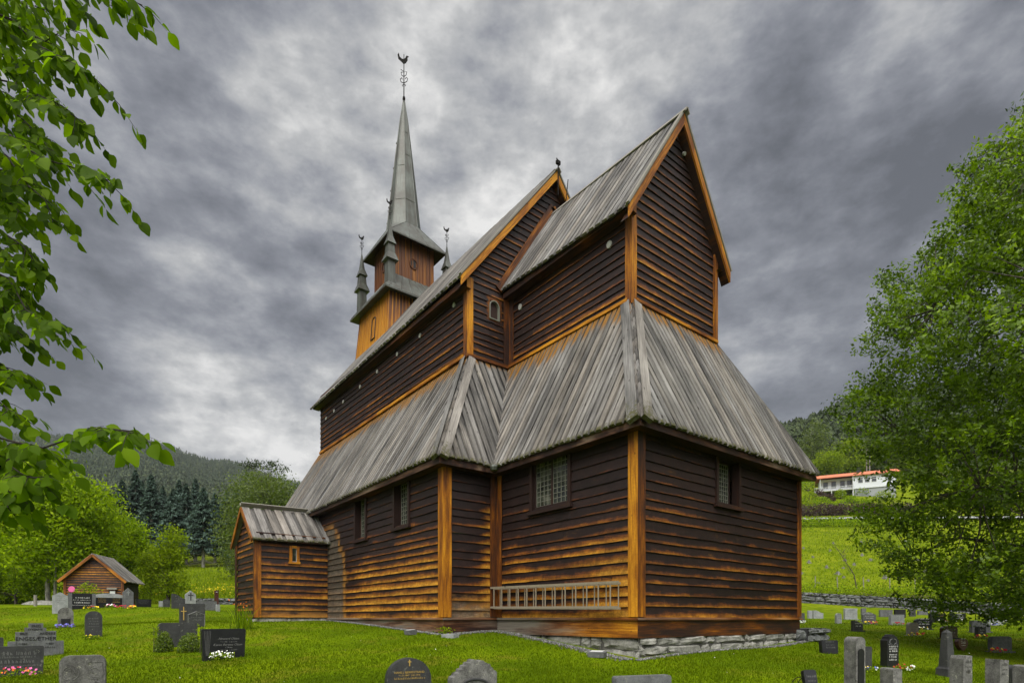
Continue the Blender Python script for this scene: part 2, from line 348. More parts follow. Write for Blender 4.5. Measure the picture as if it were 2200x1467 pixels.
def leadf(t, b):
    """aged sheet metal"""
    p = geo(t); n = t.noise(p, .9, 5, .65); s_ = t.noise(t.vm('MULTIPLY', p, (6, 6, .7)), 1, 5, .65)
    f = t.m('ADD', t.m('MULTIPLY', n, .5), t.m('MULTIPLY', s_, .5))
    c = t.ramp(f, [(.32, (.032, .028, .022)), (.46, (.058, .057, .047)), (.56, (.085, .093, .082)), (.72, (.15, .158, .145))])
    t.put(b.inputs['Roughness'], t.m('ADD', .38, t.m('MULTIPLY', s_, .25)))
    t.put(b.inputs['Normal'], t.bump(n, .4, .03))
    return c
def plain(col, var=.25, scale=6, rough=.6, spec=.4, bump=.15, metal=0.0):
    def fn(t, b):
        p = objc(t); n = t.noise(p, scale, 5, .62); n2 = t.noise(p, scale * 7, 3, .6)
        f = t.m('ADD', 1 - var, t.m('MULTIPLY', t.m('ADD', n, n2), var))
        c = t.mix(1.0, col, t.xyz(f, f, f), 'MULTIPLY')
        if bump: t.put(b.inputs['Normal'], t.bump(t.m('ADD', n, n2), bump, .01))
        return c
    return mat('m', fn, rough, spec, metal)
def stonef(lo, hi, scale=5, lichen=.35, rough=.75, spec=.3, speck=0):
    def fn(t, b):
        p = geo(t); oi = t.add('ShaderNodeObjectInfo').outputs['Random']
        p2 = t.vm('ADD', p, t.xyz(t.m('MULTIPLY', oi, 30), 0, 0))
        n = t.noise(p2, scale, 6, .68); m2 = t.noise(p2, scale * 9, 4, .65); st = t.noise(t.vm('MULTIPLY', p2, (9, 9, 1.2)), 1, 4, .6)
        f = t.m('ADD', t.m('MULTIPLY', n, .5), t.m('ADD', t.m('MULTIPLY', m2, .3), t.m('MULTIPLY', st, .2)))
        c = t.ramp(f, [(.36, lo), (.64, hi)])
        if speck:
            sp = t.voro(p2, 260); c = t.mix(t.m('MULTIPLY', t.sstep(sp, .25, .5), speck), c, tuple(x * .35 for x in lo))
        if lichen:
            ln = t.noise(p2, 11, 5, .7)
            c = t.mix(t.m('MULTIPLY', t.sstep(ln, .60, .68), lichen), c, (.30, .30, .24))
            c = t.mix(t.m('MULTIPLY', t.sstep(t.noise(p2, 7.3, 5, .7), .58, .72), lichen), c, (.035, .035, .02))
        t.put(b.inputs['Normal'], t.bump(t.m('ADD', n, m2), .5 if lichen else .12, .012))
        return c
    return mat('stone', fn, rough, spec)
M = {}
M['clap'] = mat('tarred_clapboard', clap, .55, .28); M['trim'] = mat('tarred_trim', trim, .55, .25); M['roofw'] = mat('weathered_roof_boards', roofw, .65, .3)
M['vboard'] = mat('tower_boards', vboard, .5, .4); M['lead'] = mat('aged_metal_sheet', leadf, .45, .5, .15)
M['darkwood'] = plain((.035, .018, .013), .3, 8, .65, .3); M['iron'] = plain((.010, .009, .008), .3, 20, .8, .1, 0)
M['grey_wood'] = plain((.20, .185, .16), .45, 14, .75, .25); M['white'] = plain((.50, .51, .50), .12, 10, .45, .4, 0)
M['black'] = plain((.006, .006, .007), .2, 10, .5, .4, 0)
M['fstone'] = stonef((.07, .068, .058), (.38, .37, .33), 4.5, .5); M['wallstone'] = stonef((.035, .037, .037), (.17, .178, .172), 3, .5)
M['mortar'] = stonef((.03, .028, .025), (.12, .115, .10), 4, .2)
def glassf(t, b):
    n = t.noise(geo(t), 3, 3, .5); b.inputs['Roughness'].default_value = .1; b.inputs['Specular IOR Level'].default_value = .5
    t.put(b.inputs['Normal'], t.bump(t.noise(geo(t), 9, 2, .5), .35, .03))
    return t.ramp(n, [(.3, (.008, .010, .008)), (.55, (.030, .034, .024)), (.75, (.12, .125, .095))])
M['glass'] = mat('old_glass', glassf, .12, .9); M['came'] = plain((.17, .17, .14), .2, 10, .5, .4, 0)
# ------------------------------------------------------------------ terrain
NEAR = []                                                     # (x, y, z) control points of the near ground
def cp(px, py, D): NEAR.append(tuple(at(px, py, D)))
for q in [(-40, 1452, 10.2), (96, 1450, 10.5), (480, 1417, 12), (138, 1400, 13), (200, 1366, 15), (145, 1347, 18), (128, 1317, 25), (175, 1307, 27), (275, 1305, 27), (310, 1304, 29),
          (385, 1310, 26), (445, 1311, 28), (410, 1338, 17), (380, 1388, 14), (0, 1305, 34), (-200, 1300, 38), (-300, 1390, 14), (380, 1304, 33), (490, 1298, 40), (-700, 1330, 24), (-900, 1420, 12),
          (330, 1299, 42), (100, 1298, 40), (-150, 1297, 50), (540, 1296, 50), (0, 1296, 52),
          (1780, 1405, 15), (1910, 1434, 13), (1722, 1338, 28), (1750, 1328, 38), (1827, 1330, 33), (1840, 1354, 22), (1960, 1367, 21), (2038, 1371, 20), (2064, 1397, 17),
          (2106, 1371, 21), (2148, 1399, 17), (2136, 1343, 28), (2057, 1335, 33), (1926, 1341, 28), (2038, 1450, 11), (1730, 1310, 50), (1950, 1318, 48), (2200, 1333, 44), (2500, 1345, 40), (2900, 1400, 20)]: cp(*q)
NEAR += [(0, -.1, -.86), (-2.5, -.1, -.55), (-4.8, -.2, -.36), (-4.9, -1.9, -.42), (-7.5, -1.9, -.30), (-10, -1.9, -.18), (-13, -1.9, -.07), (-13.3, -4.5, -.14), (-16, -4.5, .0), (-19, -1.9, .1), (-20, 4, .3),
         (.1, 3.5, -.72), (.1, 7.4, -.62), (-5, 9.5, -.5), (-14, 9.5, 0), (1.2, -1.2, -1.02), (1.3, 4, -.86), (1.5, 8, -.85), (-3, -3, -.62),
         (8, -10, -1.62), (12, -14, -1.7), (4, -14, -1.6), (3, -6, -1.28), (14, -6, -1.75), (0, -9, -1.25), (6, -3.5, -1.45), (7, 2, -1.5), (-6, -7, -.75), (-9, -10, -.9), (0, -20, -1.5), (20, -20, -2), (20, 0, -2), (5, -30, -1.8), (-12, -14, -.85), (-18, -10, -.3)]
NP = np.array(NEAR)
def _tp(d2): return .5 * d2 * np.log(d2 + 1e-9)
def _fit():
    P = NP[:, :2]; n = len(P); d2 = ((P[:, None] - P[None]) ** 2).sum(-1)
    A = np.zeros((n + 3, n + 3)); A[:n, :n] = _tp(d2) + np.eye(n) * 1.5; A[:n, n] = 1; A[:n, n + 1:] = P; A[n, :n] = 1; A[n + 1:, :n] = P.T
    return np.linalg.solve(A, np.r_[NP[:, 2], 0, 0, 0])
TW = _fit()
def near_z(X, Y):
    out = np.zeros(X.shape); P = NP[:, :2]
    for i in range(len(P)): out += TW[i] * _tp((X - P[i, 0]) ** 2 + (Y - P[i, 1]) ** 2)
    return out + TW[-3] + TW[-2] * X + TW[-1] * Y
FD = np.log(np.array([45, 60, 80, 105, 135, 170, 240, 340, 500, 750, 1100, 2500.]))
FAR = {-60: [1298, 1290, 1275, 1250, 1220, 1200, 1160, 1110, 1050, 960, 900, 1000],
       -41: [1298, 1285, 1262, 1235, 1205, 1190, 1160, 1110, 1050, 990, 940, 1040],
       -32: [1297, 1270, 1245, 1218, 1190, 1180, 1150, 1110, 1060, 1000, 955, 1050],
       -26: [1296, 1268, 1243, 1215, 1190, 1180, 1150, 1120, 1085, 1040, 997, 1060],
       -19: [1296, 1268, 1245, 1220, 1200, 1190, 1170, 1140, 1110, 1080, 1046, 1080],
       -5: [1300, 1280, 1260, 1240, 1220, 1210, 1190, 1160, 1130, 1110, 1100, 1110],
       15: [1308, 1280, 1240, 1190, 1150, 1120, 1090, 1060, 1040, 1040, 1040, 1050],
       27: [1312, 1262, 1195, 1137, 1105, 1060, 990, 945, 960, 990, 1000, 1040],
       34: [1316, 1265, 1195, 1137, 1100, 1055, 970, 880, 900, 960, 990, 1040],
       43: [1322, 1268, 1195, 1137, 1098, 1050, 940, 830, 850, 930, 980, 1040],
       60: [1330, 1275, 1195, 1137, 1098, 1050, 930, 800, 820, 900, 960, 1040]}
FA = sorted(FAR); FT = np.array([[(YH - y) / FPX for y in FAR[a]] for a in FA])
def far_z(phi, r):
    dep = r * np.clip(np.cos(phi), .35, 1)
    l = np.log(np.maximum(dep, 45)); a = np.degrees(phi)
    a = np.clip(a, -60, 60)
    ia = np.clip(np.searchsorted(FA, a) - 1, 0, len(FA) - 2); fa = (a - np.array(FA)[ia]) / (np.array(FA)[ia + 1] - np.array(FA)[ia]); fa = fa * fa * (3 - 2 * fa)
    il = np.clip(np.searchsorted(FD, l) - 1, 0, len(FD) - 2); fl = np.clip((l - FD[il]) / (FD[il + 1] - FD[il]), 0, 1)
    e = (FT[ia, il] * (1 - fl) + FT[ia, il + 1] * fl) * (1 - fa) + (FT[ia + 1, il] * (1 - fl) + FT[ia + 1, il + 1] * fl) * fa
    return e * dep
def gz(x, y):
    X = np.atleast_1d(np.asarray(x, float)); Y = np.atleast_1d(np.asarray(y, float))
    dx, dy = X - CAM[0], Y - CAM[1]; r = np.hypot(dx, dy); f_ = dx * FW[0] + dy * FW[1]; s_ = dx * RT[0] + dy * RT[1]
    phi = np.arctan2(s_, f_); n = near_z(X, Y); n = np.where(r > 70, 0, n); fz = far_z(phi, r)
    k = np.clip((r - 44) / 14, 0, 1); k = k * k * (3 - 2 * k)
    back = np.clip((np.abs(np.degrees(phi)) - 75) / 40, 0, 1); back = back * back * (3 - 2 * back); fz = fz * (1 - back) + (-2.0) * back
    bk = back * np.clip((r - 12) / 15, 0, 1); n = n * (1 - bk) - 1.9 * bk
    z = n * (1 - k) + fz * k
    z = z + .02 * np.sin(X * .9 + 1.3 * np.sin(Y * .4)) * np.cos(Y * .8)
    return z if np.ndim(x) else float(z[0])
def gpt(px, D, up=0.0):
    """point on the ground seen in pixel column px at depth D"""
    p = at(px, YH, D); return np.array([p[0], p[1], gz(p[0], p[1]) + up])
def grassf(t, b):
    p = geo(t); n = t.noise(p, .35, 5, .6); f = t.noise(p, 9, 5, .75); g = t.noise(p, 45, 3, .7)
    v = t.m('ADD', t.m('MULTIPLY', n, .45), t.m('ADD', t.m('MULTIPLY', f, .3), t.m('MULTIPLY', g, .25)))
    c = t.ramp(v, [(.34, (.028, .050, .001)), (.5, (.080, .128, .001)), (.64, (.165, .215, .002))])
    c = t.mix(t.m('MULTIPLY', t.sstep(t.noise(p, .8, 5, .7), .52, .68), .65), c, (.14, .125, .012))
    # rough meadow beyond the churchyard: the attribute says where
    mf = t.attr('meadow'); q = t.vm('MULTIPLY', p, (1, 1, 2.5))
    mn = t.noise(q, .22, 6, .7); m2 = t.noise(q, 1.6, 5, .75)
    mc = t.ramp(t.m('ADD', t.m('MULTIPLY', mn, .5), t.m('MULTIPLY', m2, .5)), [(.36, (.045, .072, .002)), (.5, (.110, .150, .003)), (.66, (.20, .215, .010))])
    c = t.mix(mf, c, mc)
    wf = t.attr('wood'); c = t.mix(wf, c, t.ramp(m2, [(.35, (.012, .020, .006)), (.7, (.035, .05, .014))]))
    t.put(b.inputs['Normal'], t.bump(t.m('ADD', f, g), .4, .03))
    return c
M['ground'] = mat('lawn_and_meadow', grassf, .9, .03)
def build_ground():
    rr = np.concatenate([[.3], np.geomspace(.8, 3, 12), np.geomspace(3.2, 60, 210), np.geomspace(61, 2600, 150)]); na = 540
    # denser columns ahead, all the way round
    ph = np.concatenate([np.linspace(-52, 52, 420), np.linspace(53, 307, na - 420)])
    ph = np.radians(ph); na = len(ph)
    A, Rr = np.meshgrid(ph, rr)
    X = CAM[0] + Rr * (np.cos(A) * FW[0] + np.sin(A) * RT[0]); Y = CAM[1] + Rr * (np.cos(A) * FW[1] + np.sin(A) * RT[1])
    wr = (A + math.pi) % (2 * math.pi) - math.pi
    Z = gz(X.ravel(), Y.ravel()).reshape(X.shape)
    V = np.stack([X, Y, Z], -1).reshape(-1, 3); nr = len(rr)
    i, j = np.meshgrid(np.arange(nr - 1), np.arange(na), indexing='ij'); j2 = (j + 1) % na
    F = np.stack([i * na + j, (i + 1) * na + j, (i + 1) * na + j2, i * na + j2], -1).reshape(-1, 4)
    F = F[:, ::-1]
    meadow = np.clip((Rr - 46) / 8, 0, 1); dep = Rr * np.cos(wr); wr = np.degrees(wr)
    wood = np.where(wr < 0, np.clip((dep - 128) / 15, 0, 1), np.clip((dep - 178) / 25, 0, 1))
    c0 = bulk('ground', V, F, M['ground'], attrs={'meadow': meadow.ravel(), 'wood': wood.ravel()}, smooth=True)
    tag(c0, kind='structure')
build_ground()
exec_mark = 1
# ------------------------------------------------------------------ the stave church
CH = thing('wooden_church', 'large dark tarred wooden church with grey board roofs and a slender spire', 'church', (-6, 3.66, -.5))
CL = tuple(CH.location)
def P3(*a): return np.array(a, float)
def clapwall(mb, p0, p1, zb, zt, wear, exposure=.235, nrm=None, grey=None, tilt=.034, top=None, holes=()):
    """lapped boards on the vertical wall from p0 to p1 (xy), normal to the right of p0->p1.
       top(s) gives the height limit at distance s; holes: (s0, s1, z0, z1) are left open"""
    p0, p1 = np.array(p0, float), np.array(p1, float); L = np.linalg.norm(p1 - p0); d = (p1 - p0) / L
    n = np.array((d[1], -d[0])); z = zb; bid = random.randint(0, 900)
    while z < zt - .02:
        e = exposure * random.uniform(.86, 1.14); z1 = min(z + e, zt)
        cuts = {0.0, L}
        for k in range(1, int(L / .45) + 1): cuts.add(k * L / (int(L / .45) + 1))
        for h in holes: cuts |= {h[0], h[1]}
        if top is not None:
            xs = np.linspace(0, L, 400); ok = np.array([top(x) for x in xs]) > z + .01
            if not ok.any(): break
            for zz in (z, z1):
                ts = np.array([top(x) for x in xs]) - zz
                for i in np.where(np.diff(np.sign(ts)) != 0)[0]: cuts.add(float(xs[i] + (xs[i + 1] - xs[i]) * ts[i] / (ts[i] - ts[i + 1])))
        cuts = sorted(cuts); prof = [(tilt + random.uniform(-.004, .006)) for _ in cuts]
        jz = [random.uniform(-.007, .007) for _ in cuts]; jz[0] = jz[-1] = 0
        for i in range(len(cuts) - 1):
            s0, s1 = cuts[i], cuts[i + 1]
            if s1 - s0 < 1e-3: continue
            sm = (s0 + s1) / 2
            bands = [(z, z1)]
            for h in holes:
                if h[0] - 1e-6 <= s0 and s1 <= h[1] + 1e-6:
                    nb = []
                    for a, c in bands:
                        if c <= h[2] or a >= h[3]: nb.append((a, c)); continue
                        if a < h[2]: nb.append((a, h[2]))
                        if c > h[3]: nb.append((h[3], c))
                    bands = nb
            for a, c in bands:
                def pt(s, zz, k):
                    f = (zz - z) / e; o = prof[k] * (1 - f) + .004
                    return np.array([*(p0 + d * s + n * o), zz + (jz[k] if zz < z1 and a == z else 0)])
                ca, cb = c, c
                if top is not None: ca, cb = min(c, top(s0)), min(c, top(s1))
                if ca <= a + 1e-4 and cb <= a + 1e-4: continue
                ca, cb = max(ca, a), max(cb, a)
                q = [pt(s0, a, i), pt(s1, a, i + 1), pt(s1, cb, i + 1), pt(s0, ca, i)]
                uv = [(s0 + bid * 3.1, bid + (a - z) / e * .98 + .005), (s1 + bid * 3.1, bid + (a - z) / e * .98 + .005), (s1 + bid * 3.1, bid + (cb - z) / e * .98 + .005), (s0 + bid * 3.1, bid + (ca - z) / e * .98 + .005)]
                W = [wear(s0, a), wear(s1, a), wear(s1, a), wear(s0, a)]
                G = [grey(s0, a), grey(s1, a), grey(s1, a), grey(s0, a)] if grey else 0
                mb.poly(q, uv, W, G)
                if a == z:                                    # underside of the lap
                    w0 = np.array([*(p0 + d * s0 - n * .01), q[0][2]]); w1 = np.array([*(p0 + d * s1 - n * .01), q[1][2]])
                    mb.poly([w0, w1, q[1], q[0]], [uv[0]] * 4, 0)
        z = z1; bid += 1
def clip_poly(poly, s0, s1):
    def cl(P, k, lim, keep):
        out = []
        for i in range(len(P)):
            a, b = P[i], P[(i + 1) % len(P)]; ia, ib = keep(a[0]), keep(b[0])
            if ia: out.append(a)
            if ia != ib:
                t = (lim - a[0]) / (b[0] - a[0]); out.append((lim, a[1] + t * (b[1] - a[1])))
        return out
    P = cl(poly, 0, s0, lambda v: v >= s0 - 1e-9)
    return cl(P, 0, s1, lambda v: v <= s1 + 1e-9) if P else P
def roofplane(mb, quad, bw=.145, thick=.028, wear=None, moss=True, stag=.035, gap=.45):
    """quad: 3D corners (bottom-left, bottom-right, top-right, top-left) seen from outside; boards run up the slope.
       gap: how much narrower the lower board shows between two upper ones"""
    A, B, Cc, D = [np.array(q, float) for q in quad]
    ex = (B - A) / np.linalg.norm(B - A); up = (D - A) - ex * ((D - A) @ ex); H = np.linalg.norm(up); ey = up / H; n = np.cross(ex, ey)
    S = [((q - A) @ ex, (q - A) @ ey) for q in (A, B, Cc, D)]
    lo = min(q[0] for q in S); hi = max(q[0] for q in S)
    bid = 2 * random.randint(0, 2500)
    def slab(P, n0, n1, off, k, ext):
        if len(P) < 3: return
        s_lo = min(q[0] for q in P); s_hi = max(q[0] for q in P)
        if s_hi - s_lo < .012: return
        tmin = min(q[1] for q in P)
        P = [(q[0], q[1] - (ext if q[1] < .03 else 0)) for q in P]
        # split along the slope so that stains can vary
        cuts = [-.2] + [c for c in (.06, .16, .35, .8, 1.5, 2.3, H - .9, H - .55, H - .3, H - .1) if 0 < c < H] + [H + 1]
        cuts = sorted(set(cuts))
        swp = [(q[1], q[0]) for q in P]
        for c0, c1 in zip(cuts[:-1], cuts[1:]):
            Q = clip_poly(swp, c0, c1)
            if len(Q) < 3: continue
            Q = [(q[1], q[0]) for q in Q]
            pt = [A + ex * q[0] + ey * q[1] + n * n1 for q in Q]
            uv = [(k + .03 + .94 * (q[0] - s_lo) / max(s_hi - s_lo, .05), q[1] * -1 + H) for q in Q]
            W = [max(0, wear(q[0], H - q[1])) if wear else 0 for q in Q]
            G = [(max(0, 1 - (q[1] + ext) / .28) * .95 + .05) if moss else 0 for q in Q]
            mb.poly(pt, uv, W, G)
        top = [A + ex * q[0] + ey * q[1] + n * n1 for q in P]; bot = [A + ex * q[0] + ey * q[1] + n * n0 for q in P]
        for i in range(len(P)):
            j = (i + 1) % len(P); end = P[i][1] < .05 and P[j][1] < .05
            mb.poly((bot[i], bot[j], top[j], top[i]), [(k + .5, H - P[i][1]), (k + .5, H - P[j][1]), (k + .52, H - P[j][1]), (k + .52, H - P[i][1])], 0, .75 if end and moss else 0)
    s = lo; 
    # continuous deck below so nothing shows through
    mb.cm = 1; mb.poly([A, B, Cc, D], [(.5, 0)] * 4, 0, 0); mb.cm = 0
    mb.poly([D - n * .05, Cc - n * .05, B - n * .05, A - n * .05], [(.5, 0)] * 4, 0, 0)
    while s < hi:
        w1 = bw * random.uniform(.85, 1.25); w2 = bw * gap * random.uniform(.75, 1.25)
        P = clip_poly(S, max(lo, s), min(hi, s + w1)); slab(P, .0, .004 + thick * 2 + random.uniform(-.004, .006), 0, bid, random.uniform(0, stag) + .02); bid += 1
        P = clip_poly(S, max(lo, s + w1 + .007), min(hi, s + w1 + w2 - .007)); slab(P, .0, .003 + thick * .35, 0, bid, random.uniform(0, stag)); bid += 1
        s += w1 + w2
def sm(x, a, b):
    t = min(1, max(0, (x - a) / (b - a))); return t * t * (3 - 2 * t)
WC = 7.32; MY = 3.66
def mirror(q): return [(p[0], WC - p[1], p[2]) for p in q][::-1]
# -- stone footing
def stones(mb, p0, p1, zt, zbf, th=.5, size=.34, courses=None, jit=.05, rough=.02):
    """coursed rubble between p0 and p1 (xy); front face to the right of p0->p1"""
    p0, p1 = np.array(p0, float), np.array(p1, float); L = np.linalg.norm(p1 - p0); d = (p1 - p0) / L; n = np.array((d[1], -d[0]))
    z = zt; row = 0
    zmin = min(zbf(s) for s in np.linspace(0, L, 12))
    while z > zmin - .1:
        h = size * random.uniform(.4, 1.15); s = -random.random() * size * .5
        while s < L:
            w_ = size * random.choice((.5, .8, 1.2, 1.6, 2.4)) * random.uniform(.8, 1.25); s0, s1 = max(0, s), min(L, s + w_)
            if s1 - s0 > .05 and z > zbf((s0 + s1) / 2) - .15:
                g = random.uniform(.008, .02); pr = random.uniform(0, rough * 2.5)
                nu = 4
                # rounded stone face: grid 4x4 bulging out
                us = np.linspace(0, 1, 5)
                jx = [[random.uniform(-1, 1) for _ in us] for _ in us]; jy = [[random.uniform(-1, 1) for _ in us] for _ in us]; jn = [[random.uniform(-1, 1) for _ in us] for _ in us]
                sk = random.uniform(-.22, .22) * h; sk2 = random.uniform(-.16, .16) * (s1 - s0)
                G = []
                for a, v in enumerate(us):
                    rw = []
                    for b_, u in enumerate(us):
                        eg = min(min(u, 1 - u), min(v, 1 - v)) * 2; bul = (1 - (1 - min(1, eg * 2.6)) ** 3)
                        edge = (a in (0, 4)) and (b_ in (0, 4))
                        uu = .5 + (u - .5) * (.97 if edge else 1); vv = .5 + (v - .5) * (.96 if edge else 1)
                        ss = s0 + g + uu * (s1 - s0 - 2 * g) + jx[a][b_] * .02 + sk2 * (v - .5)
                        zz = z - h + g + vv * (h - 2 * g) + jy[a][b_] * .02 + sk * (u - .5)
                        oo = -.03 + bul * (.034 + pr) + jn[a][b_] * (rough * .6 + .004)
                        q = p0 + d * ss + n * oo; rw.append((q[0], q[1], zz))
                    G.append(rw)
                for a in range(4):
                    for b_ in range(4): mb.poly((G[a][b_], G[a][b_ + 1], G[a + 1][b_ + 1], G[a + 1][b_]))
            s += w_
        z -= h; row += 1
    q0, q1 = p0 - n * .034, p1 - n * .034; mb.cm = 1
    mb.poly([(*q0, zmin - .3), (*q1, zmin - .3), (*q1, zt), (*q0, zt)]); mb.cm = 0
    a0, a1 = p0 - n * th, p1 - n * th
    mb.poly([(*a0, zt), (*q0, zt), (*q1, zt), (*a1, zt)])
fm = MB()
def zg(p0, p1):
    p0, p1 = np.array(p0, float), np.array(p1, float); L = np.linalg.norm(p1 - p0)
    return lambda s: gz(*(p0 + (p1 - p0) * s / L))
for a, b_, zt in (((-4.95, .02), (.04, .02), -.40), ((.04, .02), (.04, 7.36), -.40), ((-18.9, -1.74), (-4.95, -1.74), -.30), ((-4.95, -1.74), (-4.95, .0), -.36), ((.04, 7.3), (-4.95, 7.3), -.4)):
    stones(fm, a, b_, zt, zg(a, b_), size=.46)
fm.build('foundation', [M['fstone'], M['mortar']], CH, CL)
# -- rough stones at the north-east corner
rk = MB(); stones(rk, (.35, 7.3), (.35, 8.5), -.28, lambda s: gz(.4, 7.8), size=.32, rough=.05); stones(rk, (.0, 7.1), (.35, 7.3), -.3, lambda s: gz(.3, 7.2), size=.3, rough=.05)
rk.poly([(.32, 7.3, -.3), (.32, 8.5, -.3), (-.4, 8.5, -.3), (-.4, 7.3, -.3)])
tag(rk.build('stone_step', [M['wallstone'], M['black']]), 'low pile of dry laid grey stones against the church corner at its right end', 'stone step')
# -- sill beams and drip boards
sb = MB(); db = MB()
def sill(p0, p1, zb, w0, w1, g0=0, g1=0, e0=0, e1=1):
    p0, p1 = np.array(p0, float), np.array(p1, float); d = (p1 - p0); L = np.linalg.norm(d); d /= L; n = np.array((d[1], -d[0])); N = max(1, int(L / .5))
    P0_, P1_ = p0 - d * (.055 if e0 else 0), p1 + d * (.055 if e1 else 0); L = np.linalg.norm(P1_ - P0_)
    for i in range(N):
        f0, f1 = i / N, (i + 1) / N; a, b2 = P0_ + d * L * f0, P0_ + d * L * f1
        W = [w0 + (w1 - w0) * f0, w0 + (w1 - w0) * f1]; G = [g0 + (g1 - g0) * f0, g0 + (g1 - g0) * f1]
        for (A_, B_, z0, z1, o0, o1, mb) in ((a, b2, zb, -.03, .055, .05, sb),):
            mb.poly([(*(A_ + n * o0), z0), (*(B_ + n * o0), z0), (*(B_ + n * o1), z1), (*(A_ + n * o1), z1)], [(z0, f0 * L), (z0, f1 * L), (z1, f1 * L), (z1, f0 * L)], [W[0], W[1], W[1], W[0]], [G[0], G[1], G[1], G[0]])
        sb.poly([(*(a - n * .05), zb), (*(b2 - n * .05), zb), (*(b2 + n * .055), zb), (*(a + n * .055), zb)])
    e = .0
    a, b2 = p0 - d * .0, p1 + d * .0
    # sloping drip board, mitred at the ends
    for (o0, z0), (o1, z1) in (((.115, -.03), (.115, 0.0)), ((.115, 0.0), (.0, .045)), ((.04, -.031), (.115, -.03))):
        A0, B0 = a - d * o0 * 1 + n * o0, b2 + d * o0 + n * o0; A1, B1 = a - d * o1 + n * o1, b2 + d * o1 + n * o1
        db.poly([(*A0, z0), (*B0, z0), (*B1, z1), (*A1, z1)], [(0, 0), (0, L), (.1, L), (.1, 0)], .45, [.55 + g0 * .3, .25 + g1 * .3, .25 + g1 * .3, .55 + g0 * .3])
sill((-4.95, .0), (.0, .0), -.42, .35, .62, .95, .0)
sill((.0, .0), (.0, WC), -.42, .20, .12, e0=1)
sill((-19.0, -1.8), (-4.99, -1.8), -.36, .3, .5, .9, .5)
sill((-4.99, -1.8), (-4.99, 0), -.38, .2, .2, .3, .5, e0=1, e1=0)
sb.build('sill_beam', M['trim'], CH, CL); db.build('drip_board', M['trim'], CH, CL)
# -- lower walls
lw = MB()
winS = (-3.44, -2.05, 2.88, 4.26); winE = (3.02, 4.06, 2.93, 4.1)
def w_cs(s, z):     # chancel south
    k = .66 * (1 - sm(z, .2, 3.3)) + .03; k += .28 * sm(s, 2.6, 4.9) * (1 - sm(z, 1.6, 3.2)); k -= .10 * (1 - sm(s, 0, 1.2))
    return k + .10 * math.exp(-((s - .9) ** 2 + (z - 3.5) ** 2) * 2)
def w_ce(s, z): return .16 + .22 * (1 - sm(z, .6, 3.0)) + .05 * math.sin(s * 1.3) - .14 * sm(z, 2.6, 3.6)
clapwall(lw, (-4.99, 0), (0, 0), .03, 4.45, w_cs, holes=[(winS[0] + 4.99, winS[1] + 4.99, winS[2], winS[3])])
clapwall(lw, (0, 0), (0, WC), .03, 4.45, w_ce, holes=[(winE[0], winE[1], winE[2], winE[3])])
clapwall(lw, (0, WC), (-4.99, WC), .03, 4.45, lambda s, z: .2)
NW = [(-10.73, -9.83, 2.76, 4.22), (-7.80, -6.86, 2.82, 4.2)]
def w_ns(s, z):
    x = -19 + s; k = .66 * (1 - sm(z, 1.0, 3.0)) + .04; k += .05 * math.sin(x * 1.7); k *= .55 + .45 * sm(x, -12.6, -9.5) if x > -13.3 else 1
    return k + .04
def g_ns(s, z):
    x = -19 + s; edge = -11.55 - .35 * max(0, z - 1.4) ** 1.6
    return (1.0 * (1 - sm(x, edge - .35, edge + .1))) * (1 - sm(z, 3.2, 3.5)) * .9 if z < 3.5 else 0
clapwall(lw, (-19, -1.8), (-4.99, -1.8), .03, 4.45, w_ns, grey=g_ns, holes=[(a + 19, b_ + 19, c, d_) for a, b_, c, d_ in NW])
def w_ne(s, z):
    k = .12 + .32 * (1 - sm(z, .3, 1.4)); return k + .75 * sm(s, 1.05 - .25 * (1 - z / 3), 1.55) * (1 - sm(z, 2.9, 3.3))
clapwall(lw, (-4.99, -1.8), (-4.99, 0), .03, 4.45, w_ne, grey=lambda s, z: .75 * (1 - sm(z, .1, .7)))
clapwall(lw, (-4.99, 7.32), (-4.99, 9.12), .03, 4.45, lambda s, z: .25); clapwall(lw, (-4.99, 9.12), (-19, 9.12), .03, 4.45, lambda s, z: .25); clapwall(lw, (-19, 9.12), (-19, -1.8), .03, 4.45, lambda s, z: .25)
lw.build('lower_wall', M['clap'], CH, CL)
# -- upper walls
uw = MB()
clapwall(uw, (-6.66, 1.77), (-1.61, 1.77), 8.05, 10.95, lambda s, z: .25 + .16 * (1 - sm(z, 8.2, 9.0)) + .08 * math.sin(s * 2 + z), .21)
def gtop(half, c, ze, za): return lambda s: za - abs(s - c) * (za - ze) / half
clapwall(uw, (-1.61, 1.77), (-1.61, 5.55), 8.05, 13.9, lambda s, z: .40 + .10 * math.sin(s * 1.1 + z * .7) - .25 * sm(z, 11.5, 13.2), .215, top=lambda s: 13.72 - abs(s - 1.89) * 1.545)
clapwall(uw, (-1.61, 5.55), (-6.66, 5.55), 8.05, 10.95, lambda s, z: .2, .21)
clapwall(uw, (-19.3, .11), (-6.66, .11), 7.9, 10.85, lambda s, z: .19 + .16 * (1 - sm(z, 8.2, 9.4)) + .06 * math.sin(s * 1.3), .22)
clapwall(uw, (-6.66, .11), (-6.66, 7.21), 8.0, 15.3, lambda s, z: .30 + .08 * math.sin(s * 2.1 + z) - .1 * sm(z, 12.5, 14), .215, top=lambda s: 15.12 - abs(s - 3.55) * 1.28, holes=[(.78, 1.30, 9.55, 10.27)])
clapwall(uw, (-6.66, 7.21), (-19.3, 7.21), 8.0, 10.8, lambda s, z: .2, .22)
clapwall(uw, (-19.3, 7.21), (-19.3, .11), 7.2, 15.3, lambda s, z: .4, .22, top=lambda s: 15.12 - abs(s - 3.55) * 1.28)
uw.build('upper_wall', M['clap'], CH, CL)
